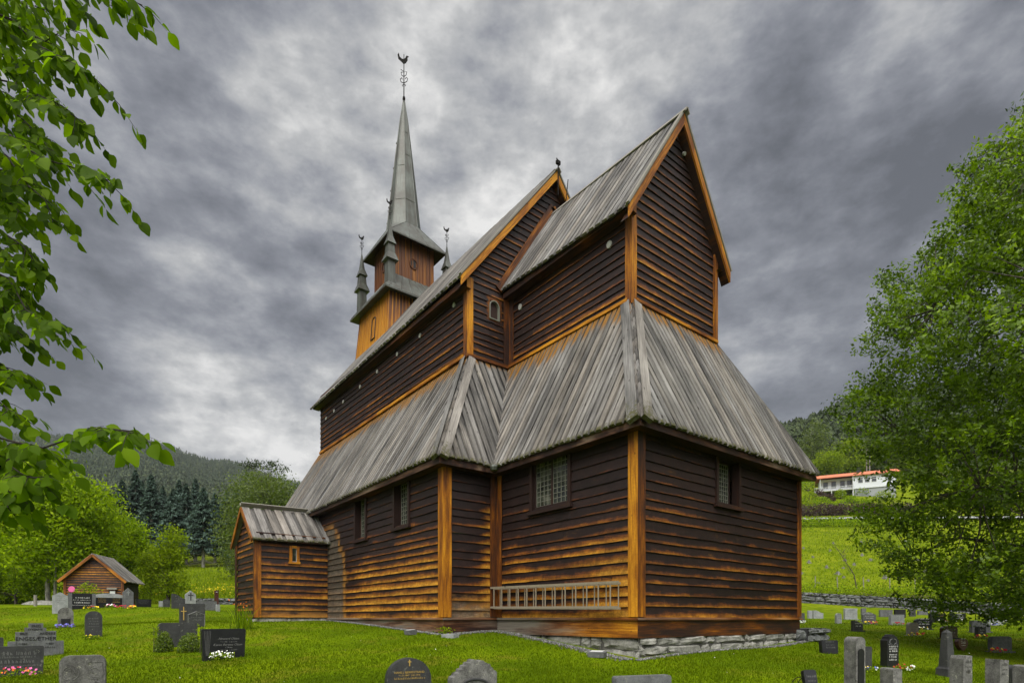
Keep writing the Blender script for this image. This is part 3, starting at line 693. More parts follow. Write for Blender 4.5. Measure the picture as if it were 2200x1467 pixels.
# -- corner boards: (x, y, z0, z1, width south/north face, width east face, wear left, wear right)
def corner(x, y, z0, z1, ws, we, wl, wr, sx=1, sy=-1, g=0, name='corner_board', th=.045):
    """two boards meeting at the corner; sx,sy: outward signs"""
    c = MB(); N = max(1, int((z1 - z0) / .8)); X = x + sx * (.042 + th); Y = y + sy * (.042 + th)
    for i in range(N):
        a, b2 = z0 + (z1 - z0) * i / N, z0 + (z1 - z0) * (i + 1) / N
        fl = lambda z: wl(z) if callable(wl) else wl
        fr = lambda z: wr(z) if callable(wr) else wr
        u0 = 3.3 * x + 7 * y
        def q(p, r_, W):
            L = math.dist(p, r_); uv = [(u0, a), (u0 + L, a), (u0 + L, b2), (u0, b2)]
            c.poly([(*p, a), (*r_, a), (*r_, b2), (*p, b2)], uv, [W(a), W(a), W(b2), W(b2)], g)
        q((X - sx * ws, Y), (X, Y), fl); q((X, Y), (X, Y - sy * we), fr)
        q((X - sx * ws, Y - sy * (th + .04)), (X - sx * ws, Y), fl); q((X, Y - sy * we), (X - sx * (th + .04), Y - sy * we), fr)
    return c.build(name, M['trim'], CH, CL)
corner(0, 0, .04, 4.3, .27, .26, lambda z: .80 + .1 * (1 - z / 4) - .25 * sm(z, 3.4, 4.1), lambda z: .52 - .38 * sm(z, 1.2, 3.5))
corner(0, WC, .04, 4.3, .2, .14, .3, .38, 1, 1)
corner(-4.99, -1.8, .04, 4.35, .26, .27, lambda z: .62 + .12 * sm(2 - z, 0, 2), lambda z: .72 - .1 * sm(z, 2, 4))
corner(-4.99, 9.12, .04, 4.35, .26, .2, .3, .3, 1, 1)
corner(-1.61, 1.77, 8.1, 10.7, .22, .2, .48, .60); corner(-1.61, 5.55, 8.1, 10.9, .2, .16, .5, .55, 1, 1)
corner(-6.66, .11, 8.1, 10.6, .2, .24, .42, .80); corner(-6.66, 7.21, 8.1, 10.6, .2, .2, .4, .5, 1, 1)
def tb(mbx, name='trim_board', material='trim'): return mbx.build(name, M[material], CH, CL)
# inner corners
c = MB(); c.box(-4.99 + .045, -4.99 + .075, -.30, -.05, .05, 4.25, .30, .12); tb(c, 'corner_board'); c = MB(); c.box(-4.99 + .08, -4.99 + .26, -.075, -.045, .05, 4.25, .42, .25); tb(c, 'corner_board')
c = MB(); c.box(-6.66 + .045, -6.66 + .08, 1.50, 1.70, 8.2, 10.4, .18); tb(c, 'corner_board'); c = MB(); c.box(-6.66 + .08, -6.66 + .27, 1.695, 1.73, 8.2, 10.4, .14); tb(c, 'corner_board')
# flashing boards where roofs meet walls
c = MB()
c.beam((-6.58, .02, 8.17), (-6.58, 1.7, 8.2), .10, .07, (0, 0, 1), .6); c.beam((-6.55, 1.68, 8.23), (-1.66, 1.68, 8.23), .09, .07, (0, 0, 1), .75)
c.beam((-1.52, 1.85, 8.23), (-1.52, 5.6, 8.23), .08, .07, (0, 0, 1), .62); c.beam((-19.2, .02, 8.02), (-6.75, .02, 8.18), .10, .07, (0, 0, 1), .72)
tb(c, 'flashing_board')
c = MB(); c.beam((-6.59, 1.28, 10.62), (-6.59, 3.66, 14.32), .24, .05, (0, -1, 1), .38); c.beam((-6.59, 6.04, 10.62), (-6.59, 3.66, 14.32), .24, .05, (0, 1, 1), .5)
tb(c, 'flashing_board')
# -- skirt roofs
def topw(amp=1.0, ln=.75, base=0.0): return lambda s, t: amp * (1 - sm(t, .02, ln)) + base
def skirt(quad, **k):
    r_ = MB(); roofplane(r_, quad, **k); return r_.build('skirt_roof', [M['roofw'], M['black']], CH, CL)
Q1 = [(-4.59, -.40, 4.2), (.40, -.40, 4.2), (-1.61, 1.77, 8.19), (-6.66, 1.77, 8.19)]      # chancel south
Q2 = [(.40, -.40, 4.2), (.40, 7.72, 4.2), (-1.61, 5.55, 8.19), (-1.61, 1.77, 8.19)]       # chancel east
Q3 = [(-19.45, -2.20, 4.12), (-4.59, -2.20, 4.24), (-6.66, .11, 8.13), (-19.45, .11, 7.95)]   # nave south
Q4 = [(-4.59, -2.20, 4.24), (-4.59, -.40, 4.2), (-6.66, 1.77, 8.19), (-6.66, .11, 8.13)]  # nave east, south of the chancel
skirt(Q1, wear=topw(1.05, 1.15), bw=.135); skirt(Q2, wear=topw(.9, .8), bw=.135)
def w3(s, t): return (1.1 * (1 - sm(t, .02, 1.0))) * (1 if s > 3 else .8) + .22 * (1 - sm(s, 2.0, 5.5))
skirt(Q3, wear=w3, bw=.135); skirt(Q4, wear=topw(.7, .5), bw=.16)
skirt(mirror(Q1)); skirt([(p[0], WC - p[1], p[2]) for p in (Q4[1], Q4[0], Q4[3], Q4[2])])
q = [(p[0], WC - p[1], p[2]) for p in Q3]; skirt([q[1], q[0], q[3], q[2]])
# hip boards
def hip(p0, p1, wid, nS, nE, grey=.0):
    """a pair of wide grey boards over the hip, one lying on each roof plane"""
    c = MB(); p0, p1 = np.array(p0, float), np.array(p1, float); d = (p1 - p0) / np.linalg.norm(p1 - p0); L = np.linalg.norm(p1 - p0)
    k = 100
    for n_, sgn in ((nS, 1), (nE, -1)):
        n_ = np.array(n_, float); n_ /= np.linalg.norm(n_); a = np.cross(n_, d) * sgn
        if a @ (np.array((0, 0, 1.0))) > 0 and False: a = -a
        a /= np.linalg.norm(a)
        o = n_ * .105; lo = n_ * .06
        e0 = p0 - d * .05
        seg = 6
        for i in range(seg):
            f0, f1 = i / seg, (i + 1) / seg; A_, B_ = e0 + d * (L + .05) * f0, e0 + d * (L + .05) * f1
            m_ = [.9 * (1 - f0) ** 5, .9 * (1 - f1) ** 5]
            uvq = [(k + .1, L * (1 - f0)), (k + .9, L * (1 - f0)), (k + .9, L * (1 - f1)), (k + .1, L * (1 - f1))]
            c.poly([A_ + o, A_ + o + a * wid, B_ + o + a * wid, B_ + o], uvq, 0, [m_[0], m_[0], m_[1], m_[1]])
            c.poly([A_ + o + a * wid, A_ + lo * .2 + a * wid, B_ + lo * .2 + a * wid, B_ + o + a * wid], uvq, 0, 0)
        c.poly([e0 + o, e0 + o + a * wid, e0 + a * wid, e0], [(k + .5, 0)] * 4, 0, .8)
        k += 8
    return c.build('hip_board', [M['roofw'], M['black']], CH, CL)
nS_ = (0, -3.97, 2.17); nE_ = (3.97, 0, 2.01)
hip((.40, -.40, 4.2), (-1.61, 1.77, 8.19), .27, nS_, nE_); hip((-4.59, -2.20, 4.24), (-6.66, .11, 8.13), .24, nS_, nE_)
c = MB(); c.tube([(.42, 7.74, 4.26), (-1.61, 5.57, 8.26)], .05, 6); c.build('hip_board', [M['roofw'], M['black']], CH, CL)
c = MB(); c.beam((-4.62, -.36, 4.27), (-6.66, 1.77, 8.2), .17, .05, (1, 1, 0), .0); tb(c, 'valley_gutter', 'iron')
c = MB(); c.lathe([(.02, -.13), (.10, -.10), (.13, -.02), (.12, .03)], (-4.56, -.44, 4.2), 10); c.build('gutter_spout', M['lead'], CH, CL)
# soffits and fascias below the skirt eaves
c = MB()
def soffit(p0, p1, n_, o=.42, z=4.19, zi=4.05, drop=.16, ext0=0, ext1=0):
    p0, p1 = np.array(p0, float), np.array(p1, float); n_ = np.array(n_, float); d = (p1 - p0) / np.linalg.norm(p1 - p0)
    A, B = p0 + n_ * (o - .05) + d * ext0, p1 + n_ * (o - .05) + d * ext1
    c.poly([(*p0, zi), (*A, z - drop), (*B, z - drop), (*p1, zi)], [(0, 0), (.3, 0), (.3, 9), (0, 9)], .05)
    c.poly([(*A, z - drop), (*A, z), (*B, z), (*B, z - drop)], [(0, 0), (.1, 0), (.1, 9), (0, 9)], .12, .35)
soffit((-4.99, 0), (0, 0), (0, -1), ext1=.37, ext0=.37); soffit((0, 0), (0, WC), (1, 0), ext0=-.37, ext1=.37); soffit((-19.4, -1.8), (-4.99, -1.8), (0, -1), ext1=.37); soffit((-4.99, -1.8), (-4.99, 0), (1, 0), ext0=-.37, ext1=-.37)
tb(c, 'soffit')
# -- main roofs
def rfix(name, quad, **k):
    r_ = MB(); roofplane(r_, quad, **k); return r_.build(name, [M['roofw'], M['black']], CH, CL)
CE = dict(y=1.40, z=10.40, zw=10.62, ra=13.86, rw=14.02)
rfix('upper_roof', [(-6.62, CE['y'], CE['zw']), (-1.36, CE['y'], CE['z']), (-1.36, MY, CE['ra']), (-6.62, MY, CE['rw'])], bw=.17, moss=False)
rfix('upper_roof', [(-1.36, WC - CE['y'], CE['z']), (-6.62, WC - CE['y'], CE['zw']), (-6.62, MY, CE['rw']), (-1.36, MY, CE['ra'])], bw=.17, moss=False)
rfix('upper_roof', [(-19.6, -.25, 10.20), (-6.41, -.25, 10.44), (-6.41, MY, 15.43), (-19.6, MY, 15.25)], bw=.17, moss=False, stag=.05, thick=.035)
rfix('upper_roof', [(-6.41, WC + .25, 10.44), (-19.6, WC + .25, 10.20), (-19.6, MY, 15.25), (-6.41, MY, 15.43)], bw=.17, moss=False)
c = MB()                                                       # dark soffit under the high eaves
for y0, y1, x0, x1, z0, z1 in ((1.46, 1.77, -6.6, -1.42, 10.38, 10.62), (-.19, .11, -19.55, -6.47, 10.20, 10.50)):
    for s_ in (1, -1):
        Y0, Y1 = (y0, y1) if s_ > 0 else (WC - y0, WC - y1)
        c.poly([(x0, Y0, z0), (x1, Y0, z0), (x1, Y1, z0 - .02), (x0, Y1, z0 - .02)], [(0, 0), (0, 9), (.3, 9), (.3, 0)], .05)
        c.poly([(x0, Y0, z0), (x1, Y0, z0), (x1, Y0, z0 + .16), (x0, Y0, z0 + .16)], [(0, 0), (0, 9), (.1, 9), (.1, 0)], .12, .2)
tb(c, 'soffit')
def barge(x, y0, z0, ya, za, wid, wl, wr, name='bargeboard'):
    for s_, W in ((1, wl), (-1, wr)):
        c = MB(); Y = lambda y: y if s_ > 0 else WC - y
        A = np.array([x, Y(y0), z0 + .05]); B = np.array([x, ya, za + .02]); d = (B - A) / np.linalg.norm(B - A); dn = np.array([0, -d[2] * np.sign(d[1]) * -1, 0])
        down = np.array([0, 0, -wid / abs(d[1])])
        ex = .04
        A = A - d * .10
        for i in range(5):
            f0, f1 = i / 5, (i + 1) / 5; a, b2 = A + (B - A) * f0, A + (B - A) * f1; L = np.linalg.norm(B - A)
            P = [a + down, b2 + down, b2, a] if s_ > 0 else [b2 + down, a + down, a, b2]
            uv = [(0, f0 * L), (0, f1 * L), (wid, f1 * L), (wid, f0 * L)]
            for xo in (ex, -.01): c.poly([p + (xo, 0, 0) for p in P], uv, W)
            c.poly([a + down + (ex, 0, 0), b2 + down + (ex, 0, 0), b2 + down + (-.01, 0, 0), a + down + (-.01, 0, 0)], uv, W)
        c.poly([A + (ex, 0, 0), A + down + (ex, 0, 0), A + down + (-.01, 0, 0), A + (-.01, 0, 0)], [(0, 0), (.2, 0), (.2, .1), (0, .1)], W)
        # grey cap along the verge
        nn = np.cross(d, (1, 0, 0)) ; nn = nn if nn[2] > 0 else -nn
        c.cm = 1; c.beam(A + nn * .05 + (.01, 0, 0), B + nn * .05 + (.01, 0, 0), .11, .05, (1, 0, 0)); c.cm = 0
        # dark verge soffit reaching back to the wall
        c.poly([A + down + (-.01, 0, 0), B + down + (-.01, 0, 0), B + down + (-.26, 0, .0), A + down + (-.26, 0, 0)], [(0, 0), (3, 0), (3, .2), (0, .2)], .02)
        c.build(name, [M['trim'], M['grey_wood']], CH, CL)
barge(-1.36, CE['y'], CE['z'], MY, CE['ra'], .17, .62, .68)
barge(-6.41, -.25, 10.44, MY, 15.43, .18, .80, .78)
# ridges
c = MB(); c.beam((-6.6, MY - .06, 14.04), (-1.22, MY - .06, 13.90), .16, .035, (0, 1, 1.5)); c.beam((-6.6, MY + .06, 14.04), (-1.22, MY + .06, 13.90), .16, .035, (0, 1, -1.5)); tb(c, 'ridge_board', 'grey_wood')
c = MB(); c.beam((-19.6, MY - .06, 15.27), (-6.28, MY - .06, 15.45), .16, .035, (0, 1, 1.3)); c.beam((-19.6, MY + .06, 15.27), (-6.28, MY + .06, 15.45), .16, .035, (0, 1, -1.3)); tb(c, 'ridge_board', 'grey_wood')
# -- little white vent discs
GT_VENT = plain((.30, .30, .28), .2, 10, .6, .2)
def disc(x, y, z, r_=.07):
    c = MB(); seg = 14; P = [(x + r_ * math.cos(t), y, z + r_ * 1.15 * math.sin(t)) for t in np.linspace(0, 2 * math.pi, seg, endpoint=False)]
    Q = [(p[0], p[1] + .05, p[2]) for p in P]
    c.poly(P); [c.poly((P[i], P[(i + 1) % seg], Q[(i + 1) % seg], Q[i])) for i in range(seg)]
    c.build('vent_cap', GT_VENT, CH, CL)
for x, z in ((-7.39, 10.09), (-9.57, 9.97), (-11.28, 9.95), (-12.99, 9.89), (-14.64, 9.81), (-16.44, 9.73), (-17.53, 9.63), (-18.52, 9.56)): disc(x, .06, z - .02)
disc(-2.32, 1.71, 10.02, .085); disc(-6.05, 1.71, 9.97, .08)
c = MB(); c.tube([(-1.56, 3.95, 13.05), (-1.50, 3.95, 13.02)], .05, 10); c.build('vent_cap', GT_VENT, CH, CL)
# -- windows
def window(o, ux, nx, w_, h_, lights, nxp, nyp, name='window', depth=.12, sillp=True):
    """o: lower left corner of the opening, ux: along the wall, nx: outward normal"""
    ux, nx = np.array(ux, float), np.array(nx, float); uz = np.array((0, 0, 1.0)); o = np.array(o, float)
    def bar(mb, a0, a1, z0, z1, d0, d1, wear=-.2):
        b4 = [o + ux * a + nx * d for a, d in ((a0, d1), (a1, d1), (a1, d0), (a0, d0))]
        mb.hexa([p + uz * z0 for p in b4], [p + uz * z1 for p in b4], wear=wear)
    f = MB(); fw = .10; out_ = .075
    bar(f, -fw, 0, -.06, h_ + .02, -.14, out_); bar(f, w_, w_ + fw, -.06, h_ + .02, -.14, out_)
    bar(f, 0, w_, h_ - .02, h_ + .12, -.14, out_ - .01)
    F = f.build(name, M['trim'], CH, CL)
    s_ = MB(); bar(s_, -fw - .05, w_ + fw + .05, -.15, -.062, -.1, out_ + .05, -.15); s_.build('window_sill', M['trim'], F)
    for ob in (F.children[0],): ob.data.transform(Matrix.Translation([-c_ for c_ in CL]))
    g = MB(); gi = -depth
    st = .055; lw_ = (w_ - st * (lights + 1)) / lights
    frm = MB()
    for k in range(lights + 1): bar(frm, k * (lw_ + st), k * (lw_ + st) + st, 0, h_, gi - .04, gi + .03, -.2)
    for zz in (0, h_ - st): bar(frm, 0, w_, zz, zz + st, gi - .041, gi + .031, -.2)
    fr = frm.build('casement', M['trim'], F); 
    came = MB(); glass = MB()
    for k in range(lights):
        a0 = st + k * (lw_ + st); a1 = a0 + lw_
        bar(glass, a0, a1, st, h_ - st, gi - .012, gi - .004, 0)
        for i in range(nxp + 1): x_ = a0 + (a1 - a0) * i / nxp; t_ = .006 if 0 < i < nxp else .011; bar(came, x_ - t_, x_ + t_, st, h_ - st, gi - .003, gi + .010)
        for i in range(nyp + 1): z_ = st + (h_ - 2 * st) * i / nyp; t_ = .006 if 0 < i < nyp else .011; bar(came, a0, a1, z_ - t_, z_ + t_, gi - .003, gi + .009)
    gl = glass.build('pane', M['glass'], F); cm_ = came.build('lead_came', M['came'], F)
    bk = MB(); bar(bk, -.05, w_ + .05, -.05, h_ + .05, -.6, -.25); bo = bk.build('window_lining', M['black'], F)
    for ob in (fr, gl, cm_, bo): ob.data.transform(Matrix.Translation([-c_ for c_ in CL]))
window((winS[0] + .03, 0, winS[2]), (1, 0, 0), (0, -1, 0), winS[1] - winS[0] - .06, winS[3] - winS[2] - .1, 2, 4, 9, depth=.06)
window((0, winE[0] + .05, winE[2]), (0, 1, 0), (1, 0, 0), winE[1] - winE[0] - .1, winE[3] - winE[2] - .05, 1, 8, 9, depth=.22)
for a, b_, c_, d_ in NW: window((a + .05, -1.8, c_), (1, 0, 0), (0, -1, 0), b_ - a - .1, d_ - c_ - .05, 1, 6, 9, depth=.16)
# small arched window high on the nave gable
c = MB(); oy, oz = .93, 9.60; prof = [(0, 0), (.40, 0), (.40, .42)] + [(.2 + .2 * math.cos(t), .42 + .2 * math.sin(t)) for t in np.linspace(.25, math.pi - .25, 7)] + [(0, .42)]
inner = [(.2 + (a - .2) * .86, .3 + (b_ - .3) * .90) for a, b_ in prof]; n_ = len(prof)
for i in range(n_):
    j = (i + 1) % n_; A, B, Ci, Di = prof[i], prof[j], inner[j], inner[i]
    c.poly([(-6.60, oy + q[0], oz + q[1]) for q in (A, B, Ci, Di)]); c.poly([(-6.60, oy + q[0], oz + q[1]) for q in (Di, Ci)] + [(-6.74, oy + q[0], oz + q[1]) for q in (Ci, Di)])
    c.poly([(-6.60, oy + q[0], oz + q[1]) for q in (B, A)] + [(-6.70, oy + q[0], oz + q[1]) for q in (A, B)])
wo = c.build('window', M['came'], CH, CL)
c = MB(); c.poly([(-6.72 - CL[0], oy + q[0] - CL[1], oz + q[1] - CL[2]) for q in inner]); c.build('pane', M['glass'], wo)
c = MB(); c.box(-6.76, -6.70, .74, 1.45, 9.4, 10.4); tb(c, 'window_lining', 'darkwood')
for y0, y1, z0, z1 in ((.86, .93, 9.5, 10.3), (1.33, 1.42, 9.5, 10.3)): pass
c = MB(); c.box(-6.69, -6.635, .83, .945, 9.5, 10.3, .35); c.box(-6.69, -6.635, 1.315, 1.44, 9.5, 10.3, .35); c.box(-6.69, -6.637, .94, 1.32, 10.19, 10.3, .35); c.box(-6.69, -6.637, .94, 1.32, 9.5, 9.61, .35); tb(c, 'window_frame')
# -- lightning rod and hook at the nave gable top
c = MB(); c.tube([(-6.2, MY - .12, 14.45), (-6.2, MY - .12, 15.62), (-6.2, MY - .2, 15.68)], .02, 6); c.tube([(-6.2, MY + .25, 14.4), (-6.2, MY + .35, 15.2)], .015, 6); c.box(-6.24, -6.16, MY - .2, MY - .04, 15.5, 15.62); tb(c, 'lightning_rod', 'iron')
# -- tower
TX, TY = -17.45, MY
def ring(c, h0, h1, z0, z1, **k):
    for i in range(4):
        a0, a1 = math.pi / 4 + i * math.pi / 2, math.pi / 4 + (i + 1) * math.pi / 2; s2 = math.sqrt(2)
        P = [(TX + h0 * s2 * math.cos(a0), TY + h0 * s2 * math.sin(a0), z0), (TX + h0 * s2 * math.cos(a1), TY + h0 * s2 * math.sin(a1), z0),
             (TX + h1 * s2 * math.cos(a1), TY + h1 * s2 * math.sin(a1), z1), (TX + h1 * s2 * math.cos(a0), TY + h1 * s2 * math.sin(a0), z1)]
        c.poly(P, **k)
def towerwall(c, h0, h1, z0, z1, wear, bw=.2):
    """vertical boards with raised joints on the four faces"""
    for i in range(4):
        a = i * math.pi / 2; n_ = np.array((math.cos(a), math.sin(a), 0)); e = np.array((-math.sin(a), math.cos(a), 0)); N = int(round(2 * h0 / bw))
        k = random.randint(0, 3000)
        for j in range(N):
            for zz in range(4):
                f0, f1 = zz / 4, (zz + 1) / 4; za, zb_ = z0 + (z1 - z0) * f0, z0 + (z1 - z0) * f1; ha, hb = h0 + (h1 - h0) * f0, h0 + (h1 - h0) * f1
                u0, u1 = -1 + 2 * j / N, -1 + 2 * (j + 1) / N
                P = [np.array((TX, TY, z)) + n_ * (h + .0) + e * h * u for u, h, z in ((u0, ha, za), (u1, ha, za), (u1, hb, zb_), (u0, hb, zb_))]
                W = [wear(i, f) for f in (f0, f0, f1, f1)]
                c.poly(P, [(k + .02, za), (k + .98, za), (k + .98, zb_), (k + .02, zb_)], W)
                q = [np.array((TX, TY, z)) + n_ * h + e * (h * u1) for h, z in ((ha, za), (hb, zb_))]
                if zz == 0:
                    A = np.array((TX, TY, z0)) + n_ * h0 + e * (h0 * u1 * .995); B = np.array((TX, TY, z1)) + n_ * h1 + e * (h1 * u1 * .995); c.beam(A + n_ * .01, B + n_ * .01, .045, .03, e, wear=wear(i, .5))
            k += 1
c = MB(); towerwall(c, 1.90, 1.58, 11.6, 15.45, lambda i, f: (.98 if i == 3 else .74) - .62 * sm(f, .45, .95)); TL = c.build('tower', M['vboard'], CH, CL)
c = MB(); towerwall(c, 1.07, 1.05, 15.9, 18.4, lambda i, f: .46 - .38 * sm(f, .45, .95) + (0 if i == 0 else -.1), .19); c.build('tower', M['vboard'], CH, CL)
c = MB(); ring(c, 2.0, 1.62, 15.10, 15.62, uv=[(0, 0)] * 4); ring(c, 1.62, 1.08, 15.62, 16.35, uv=[(0, 0)] * 4); ring(c, 1.5, 2.0, 15.16, 15.02); ring(c, 2.0, 2.0, 15.02, 15.10)
for i in range(4):                                            # standing seams
    a = i * math.pi / 2; n_ = np.array((math.cos(a), math.sin(a), 0)); e = np.array((-math.sin(a), math.cos(a), 0))
    for u in (-.9, -.6, -.3, 0, .3, .6, .9):
        O = np.array((TX, TY, 0.0)); c.tube([O + n_ * 2.0 + e * 2.0 * u + (0, 0, 15.11), O + n_ * 1.62 + e * 1.62 * u + (0, 0, 15.63), O + n_ * 1.08 + e * 1.08 * u + (0, 0, 16.36)], .018, 5)
c.build('tower_roof', M['lead'], CH, CL)
# spire: broached, eight sided
sp = MB(); sc_ = MB()
o8 = lambda r_, z: [np.array((TX + r_ * math.cos(math.pi / 8 + k * math.pi / 4), TY + r_ * math.sin(math.pi / 8 + k * math.pi / 4), z)) for k in range(8)]
E4 = [np.array((TX + 1.52 * sx, TY + 1.52 * sy, 18.05)) for sx, sy in ((1, 1), (-1, 1), (-1, -1), (1, -1))]
b8 = o8(.86, 19.25); b8b = o8(.86, 19.25); SPZ = 25.85
zz_ = [(.86, 19.25), (.80, 19.7), (.62, 21.3), (.42, 23.0), (.20, 24.8), (.045, SPZ)]
for i in range(4):
    k0, k1 = 2 * i, 2 * i + 1                                  # vertices either side of the diagonal i
    k2 = (2 * i + 2) % 8
    sp.poly([E4[i], b8[k1], b8[k0]]); sp.poly([E4[i], E4[(i + 1) % 4], b8[k2], b8[k1]])
    # edge and underside
    A, B = E4[i], E4[(i + 1) % 4]; dz = np.array((0, 0, -.06)); sp.poly([A + dz, B + dz, B, A])
    inA = np.array((TX + (A[0] - TX) * .68, TY + (A[1] - TY) * .68, 18.25)); inB = np.array((TX + (B[0] - TX) * .68, TY + (B[1] - TY) * .68, 18.25)); sp.cm = 1; sp.poly([A + dz, inA, inB, B + dz]); sp.cm = 0
for (r0, z0), (r1, z1) in zip(zz_[:-1], zz_[1:]):
    A, B = o8(r0, z0), o8(r1, z1)
    for k in range(8): sp.poly([A[k], A[(k + 1) % 8], B[(k + 1) % 8], B[k]])
for k in range(8): sp.tube([o8(r_, z)[k] for r_, z in zz_], [.022] * 5 + [.012], 5)
for q, (z, k) in enumerate(((20.5, 6), (20.5, 7), (22.3, 6), (22.9, 7), (24.1, 7))):
    r_ = float(np.interp(z, [q_[1] for q_ in zz_], [q_[0] for q_ in zz_])); P = o8(r_ + .004, z); sp.tube([P[k], P[(k + 1) % 8]], .009, 4)
for i in range(4): sp.tube([E4[i], b8[2 * i]], .016, 5); sp.tube([E4[i], b8[2 * i + 1]], .016, 5)
for q in (.33, .66):
    for i in range(4):
        A = E4[i] + (E4[(i + 1) % 4] - E4[i]) * q; B = b8[2 * i + 1] + (b8[(2 * i + 2) % 8] - b8[2 * i + 1]) * q; sp.tube([A, B], .014, 5)
for z, r_ in ((20.0, .80), (21.6, .62), (22.7, .48), (23.9, .33)): sp.box(TX - r_ - .12, TX - r_ + .05, TY - r_ * .6 - .02, TY - r_ * .6 + .02, z, z + .03)
sp.build('spire', [M['lead'], M['darkwood']], CH, CL)
def vane(c, x, y, z0, z1, s_, cock=True):
    """wrought iron pole with scrolls and a bird; the plate lies in the plane facing the viewer's side"""
    e = np.array((RT[0] * .8 + .1, RT[1] * .8, 0)); e /= np.linalg.norm(e); O = np.array((x, y, 0.0)); Hh = z1 - z0
    pt = lambda a, z: O + e * a * s_ + (0, 0, z)
    c.tube([pt(0, z0), pt(0, z0 + Hh * .93)], [.022 * s_ + .006, .014 * s_ + .004], 6)
    for sg in (-1, 1):
        zc = z0 + Hh * .42
        c.tube([pt(0, zc - .16 * s_), pt(sg * .16, zc - .08 * s_), pt(sg * .20, zc + .06 * s_), pt(sg * .12, zc + .13 * s_), pt(sg * .08, zc + .05 * s_)], .014 * s_ + .004, 5)
        c.tube([pt(0, zc + .18 * s_), pt(sg * .12, zc + .26 * s_), pt(sg * .15, zc + .40 * s_), pt(sg * .09, zc + .44 * s_)], .012 * s_ + .004, 5)
        c.tube([pt(0, zc - .2 * s_), pt(sg * .10, zc - .28 * s_), pt(sg * .05, zc - .33 * s_)], .012 * s_ + .003, 5)
    c.tube([pt(-.16, z0 + Hh * .58), pt(.04, z0 + Hh * .58), pt(-.17, z0 + Hh * .64)], .012 * s_ + .003, 5)
    # bird
    zb = z0 + Hh * .74
    body = [(-.02, 0), (-.10, .10), (-.30, .30), (-.34, .52), (-.27, .62), (-.22, .40), (-.10, .28), (.02, .26), (.10, .34), (.13, .42), (.20, .40), (.26, .36), (.19, .32), (.20, .18), (.10, .04)]
    A = [pt(a, zb + z * s_) for a, z in body]; n_ = np.cross(e, (0, 0, 1)) * .012
    c.poly([p + n_ for p in A]); c.poly([p - n_ for p in A][::-1])
    for i in range(len(A)): j = (i + 1) % len(A); c.poly([A[i] + n_, A[i] - n_, A[j] - n_, A[j] + n_])
c = MB(); vane(c, TX, TY, SPZ, 28.35, .95); c.lathe([(.0, .25), (.06, .2), (.075, .1), (.05, 0), (.06, -.1)], (TX, TY, SPZ), 8); tb(c, 'weather_vane', 'iron')
for sx, sy in ((1, -1), (-1, -1), (1, 1), (-1, 1)):
    x, y = TX + 1.55 * sx, TY + 1.55 * sy; c = MB(); ph = math.pi / 4; q2 = math.sqrt(2)
    c.lathe([(.20 * q2, 14.75 + .5), (.17 * q2, 16.45), (.30 * q2, 16.48), (.27 * q2, 16.56), (.17 * q2, 16.85), (.14 * q2, 17.28), (.22 * q2, 17.26), (.19 * q2, 17.36), (.11 * q2, 17.62), (.02, 18.42), (0, 18.45)], (x, y, 0), 4, ph)
    for k in range(4):
        a = ph + k * math.pi / 2; c.tube([(x + r_ * q2 * math.cos(a), y + r_ * q2 * math.sin(a), z) for r_, z in ((.27, 16.56), (.17, 16.85), (.14, 17.28))], .012, 4)
    pn = c.build('pinnacle', M['lead'], CH, CL)
    c = MB(); vane(c, x - CL[0], y - CL[1], 18.38 - CL[2], 19.35 - CL[2], .5); c.build('weather_vane', M['iron'], pn)
# round and arched openings
def oval(ctr, n_, e, a, b_, rim, name='louvre'):
    ctr, n_, e = np.array(ctr, float), np.array(n_, float), np.array(e, float); c = MB(); seg = 20
    T = np.linspace(0, 2 * math.pi, seg, endpoint=False); up = np.array((0, 0, 1.0))
    P = [ctr + e * a * math.cos(t) + up * b_ * math.sin(t) for t in T]; O = [ctr + e * (a + rim) * math.cos(t) + up * (b_ + rim) * math.sin(t) for t in T]
    for i in range(seg):
        j = (i + 1) % seg; c.poly([O[i] + n_ * .04, O[j] + n_ * .04, P[j] + n_ * .04, P[i] + n_ * .04], wear=.3); c.poly([O[i], O[j], O[j] + n_ * .04, O[i] + n_ * .04], wear=.3)
        c.poly([P[i] + n_ * .04, P[j] + n_ * .04, P[j] + n_ * .005, P[i] + n_ * .005], wear=.05)
    c.cm = 1; c.poly([p + n_ * .012 for p in P]); return c.build(name, [M['trim'], M['black']], CH, CL)
oval((TX + 1.07, TY - .05, 17.15), (1, 0, 0), (0, 1, 0), .17, .19, .07); oval((TX - .0, TY - 1.07, 17.15), (0, -1, 0), (1, 0, 0), .17, .19, .07)
c = MB(); zc0, zc1 = 13.35, 14.25; xc = -17.25
tilt = lambda z: TY - (1.90 + (1.58 - 1.90) * (z - 11.6) / 3.85)
arch = [(-.2, 0), (.2, 0), (.2, .85)] + [(.2 * math.cos(t), .85 + .22 * math.sin(t)) for t in np.linspace(.3, math.pi - .3, 6)] + [(-.2, .85)]
A = [(xc + a, tilt(zc0 + b_) - .03, zc0 + b_) for a, b_ in arch]; c.tube(A + [A[0]], .035, 5, wear=.1)
c.poly([(p[0], p[1] + .012, p[2]) for p in A], [(p[0], p[2]) for p in A], .75); tb(c, 'shutter')
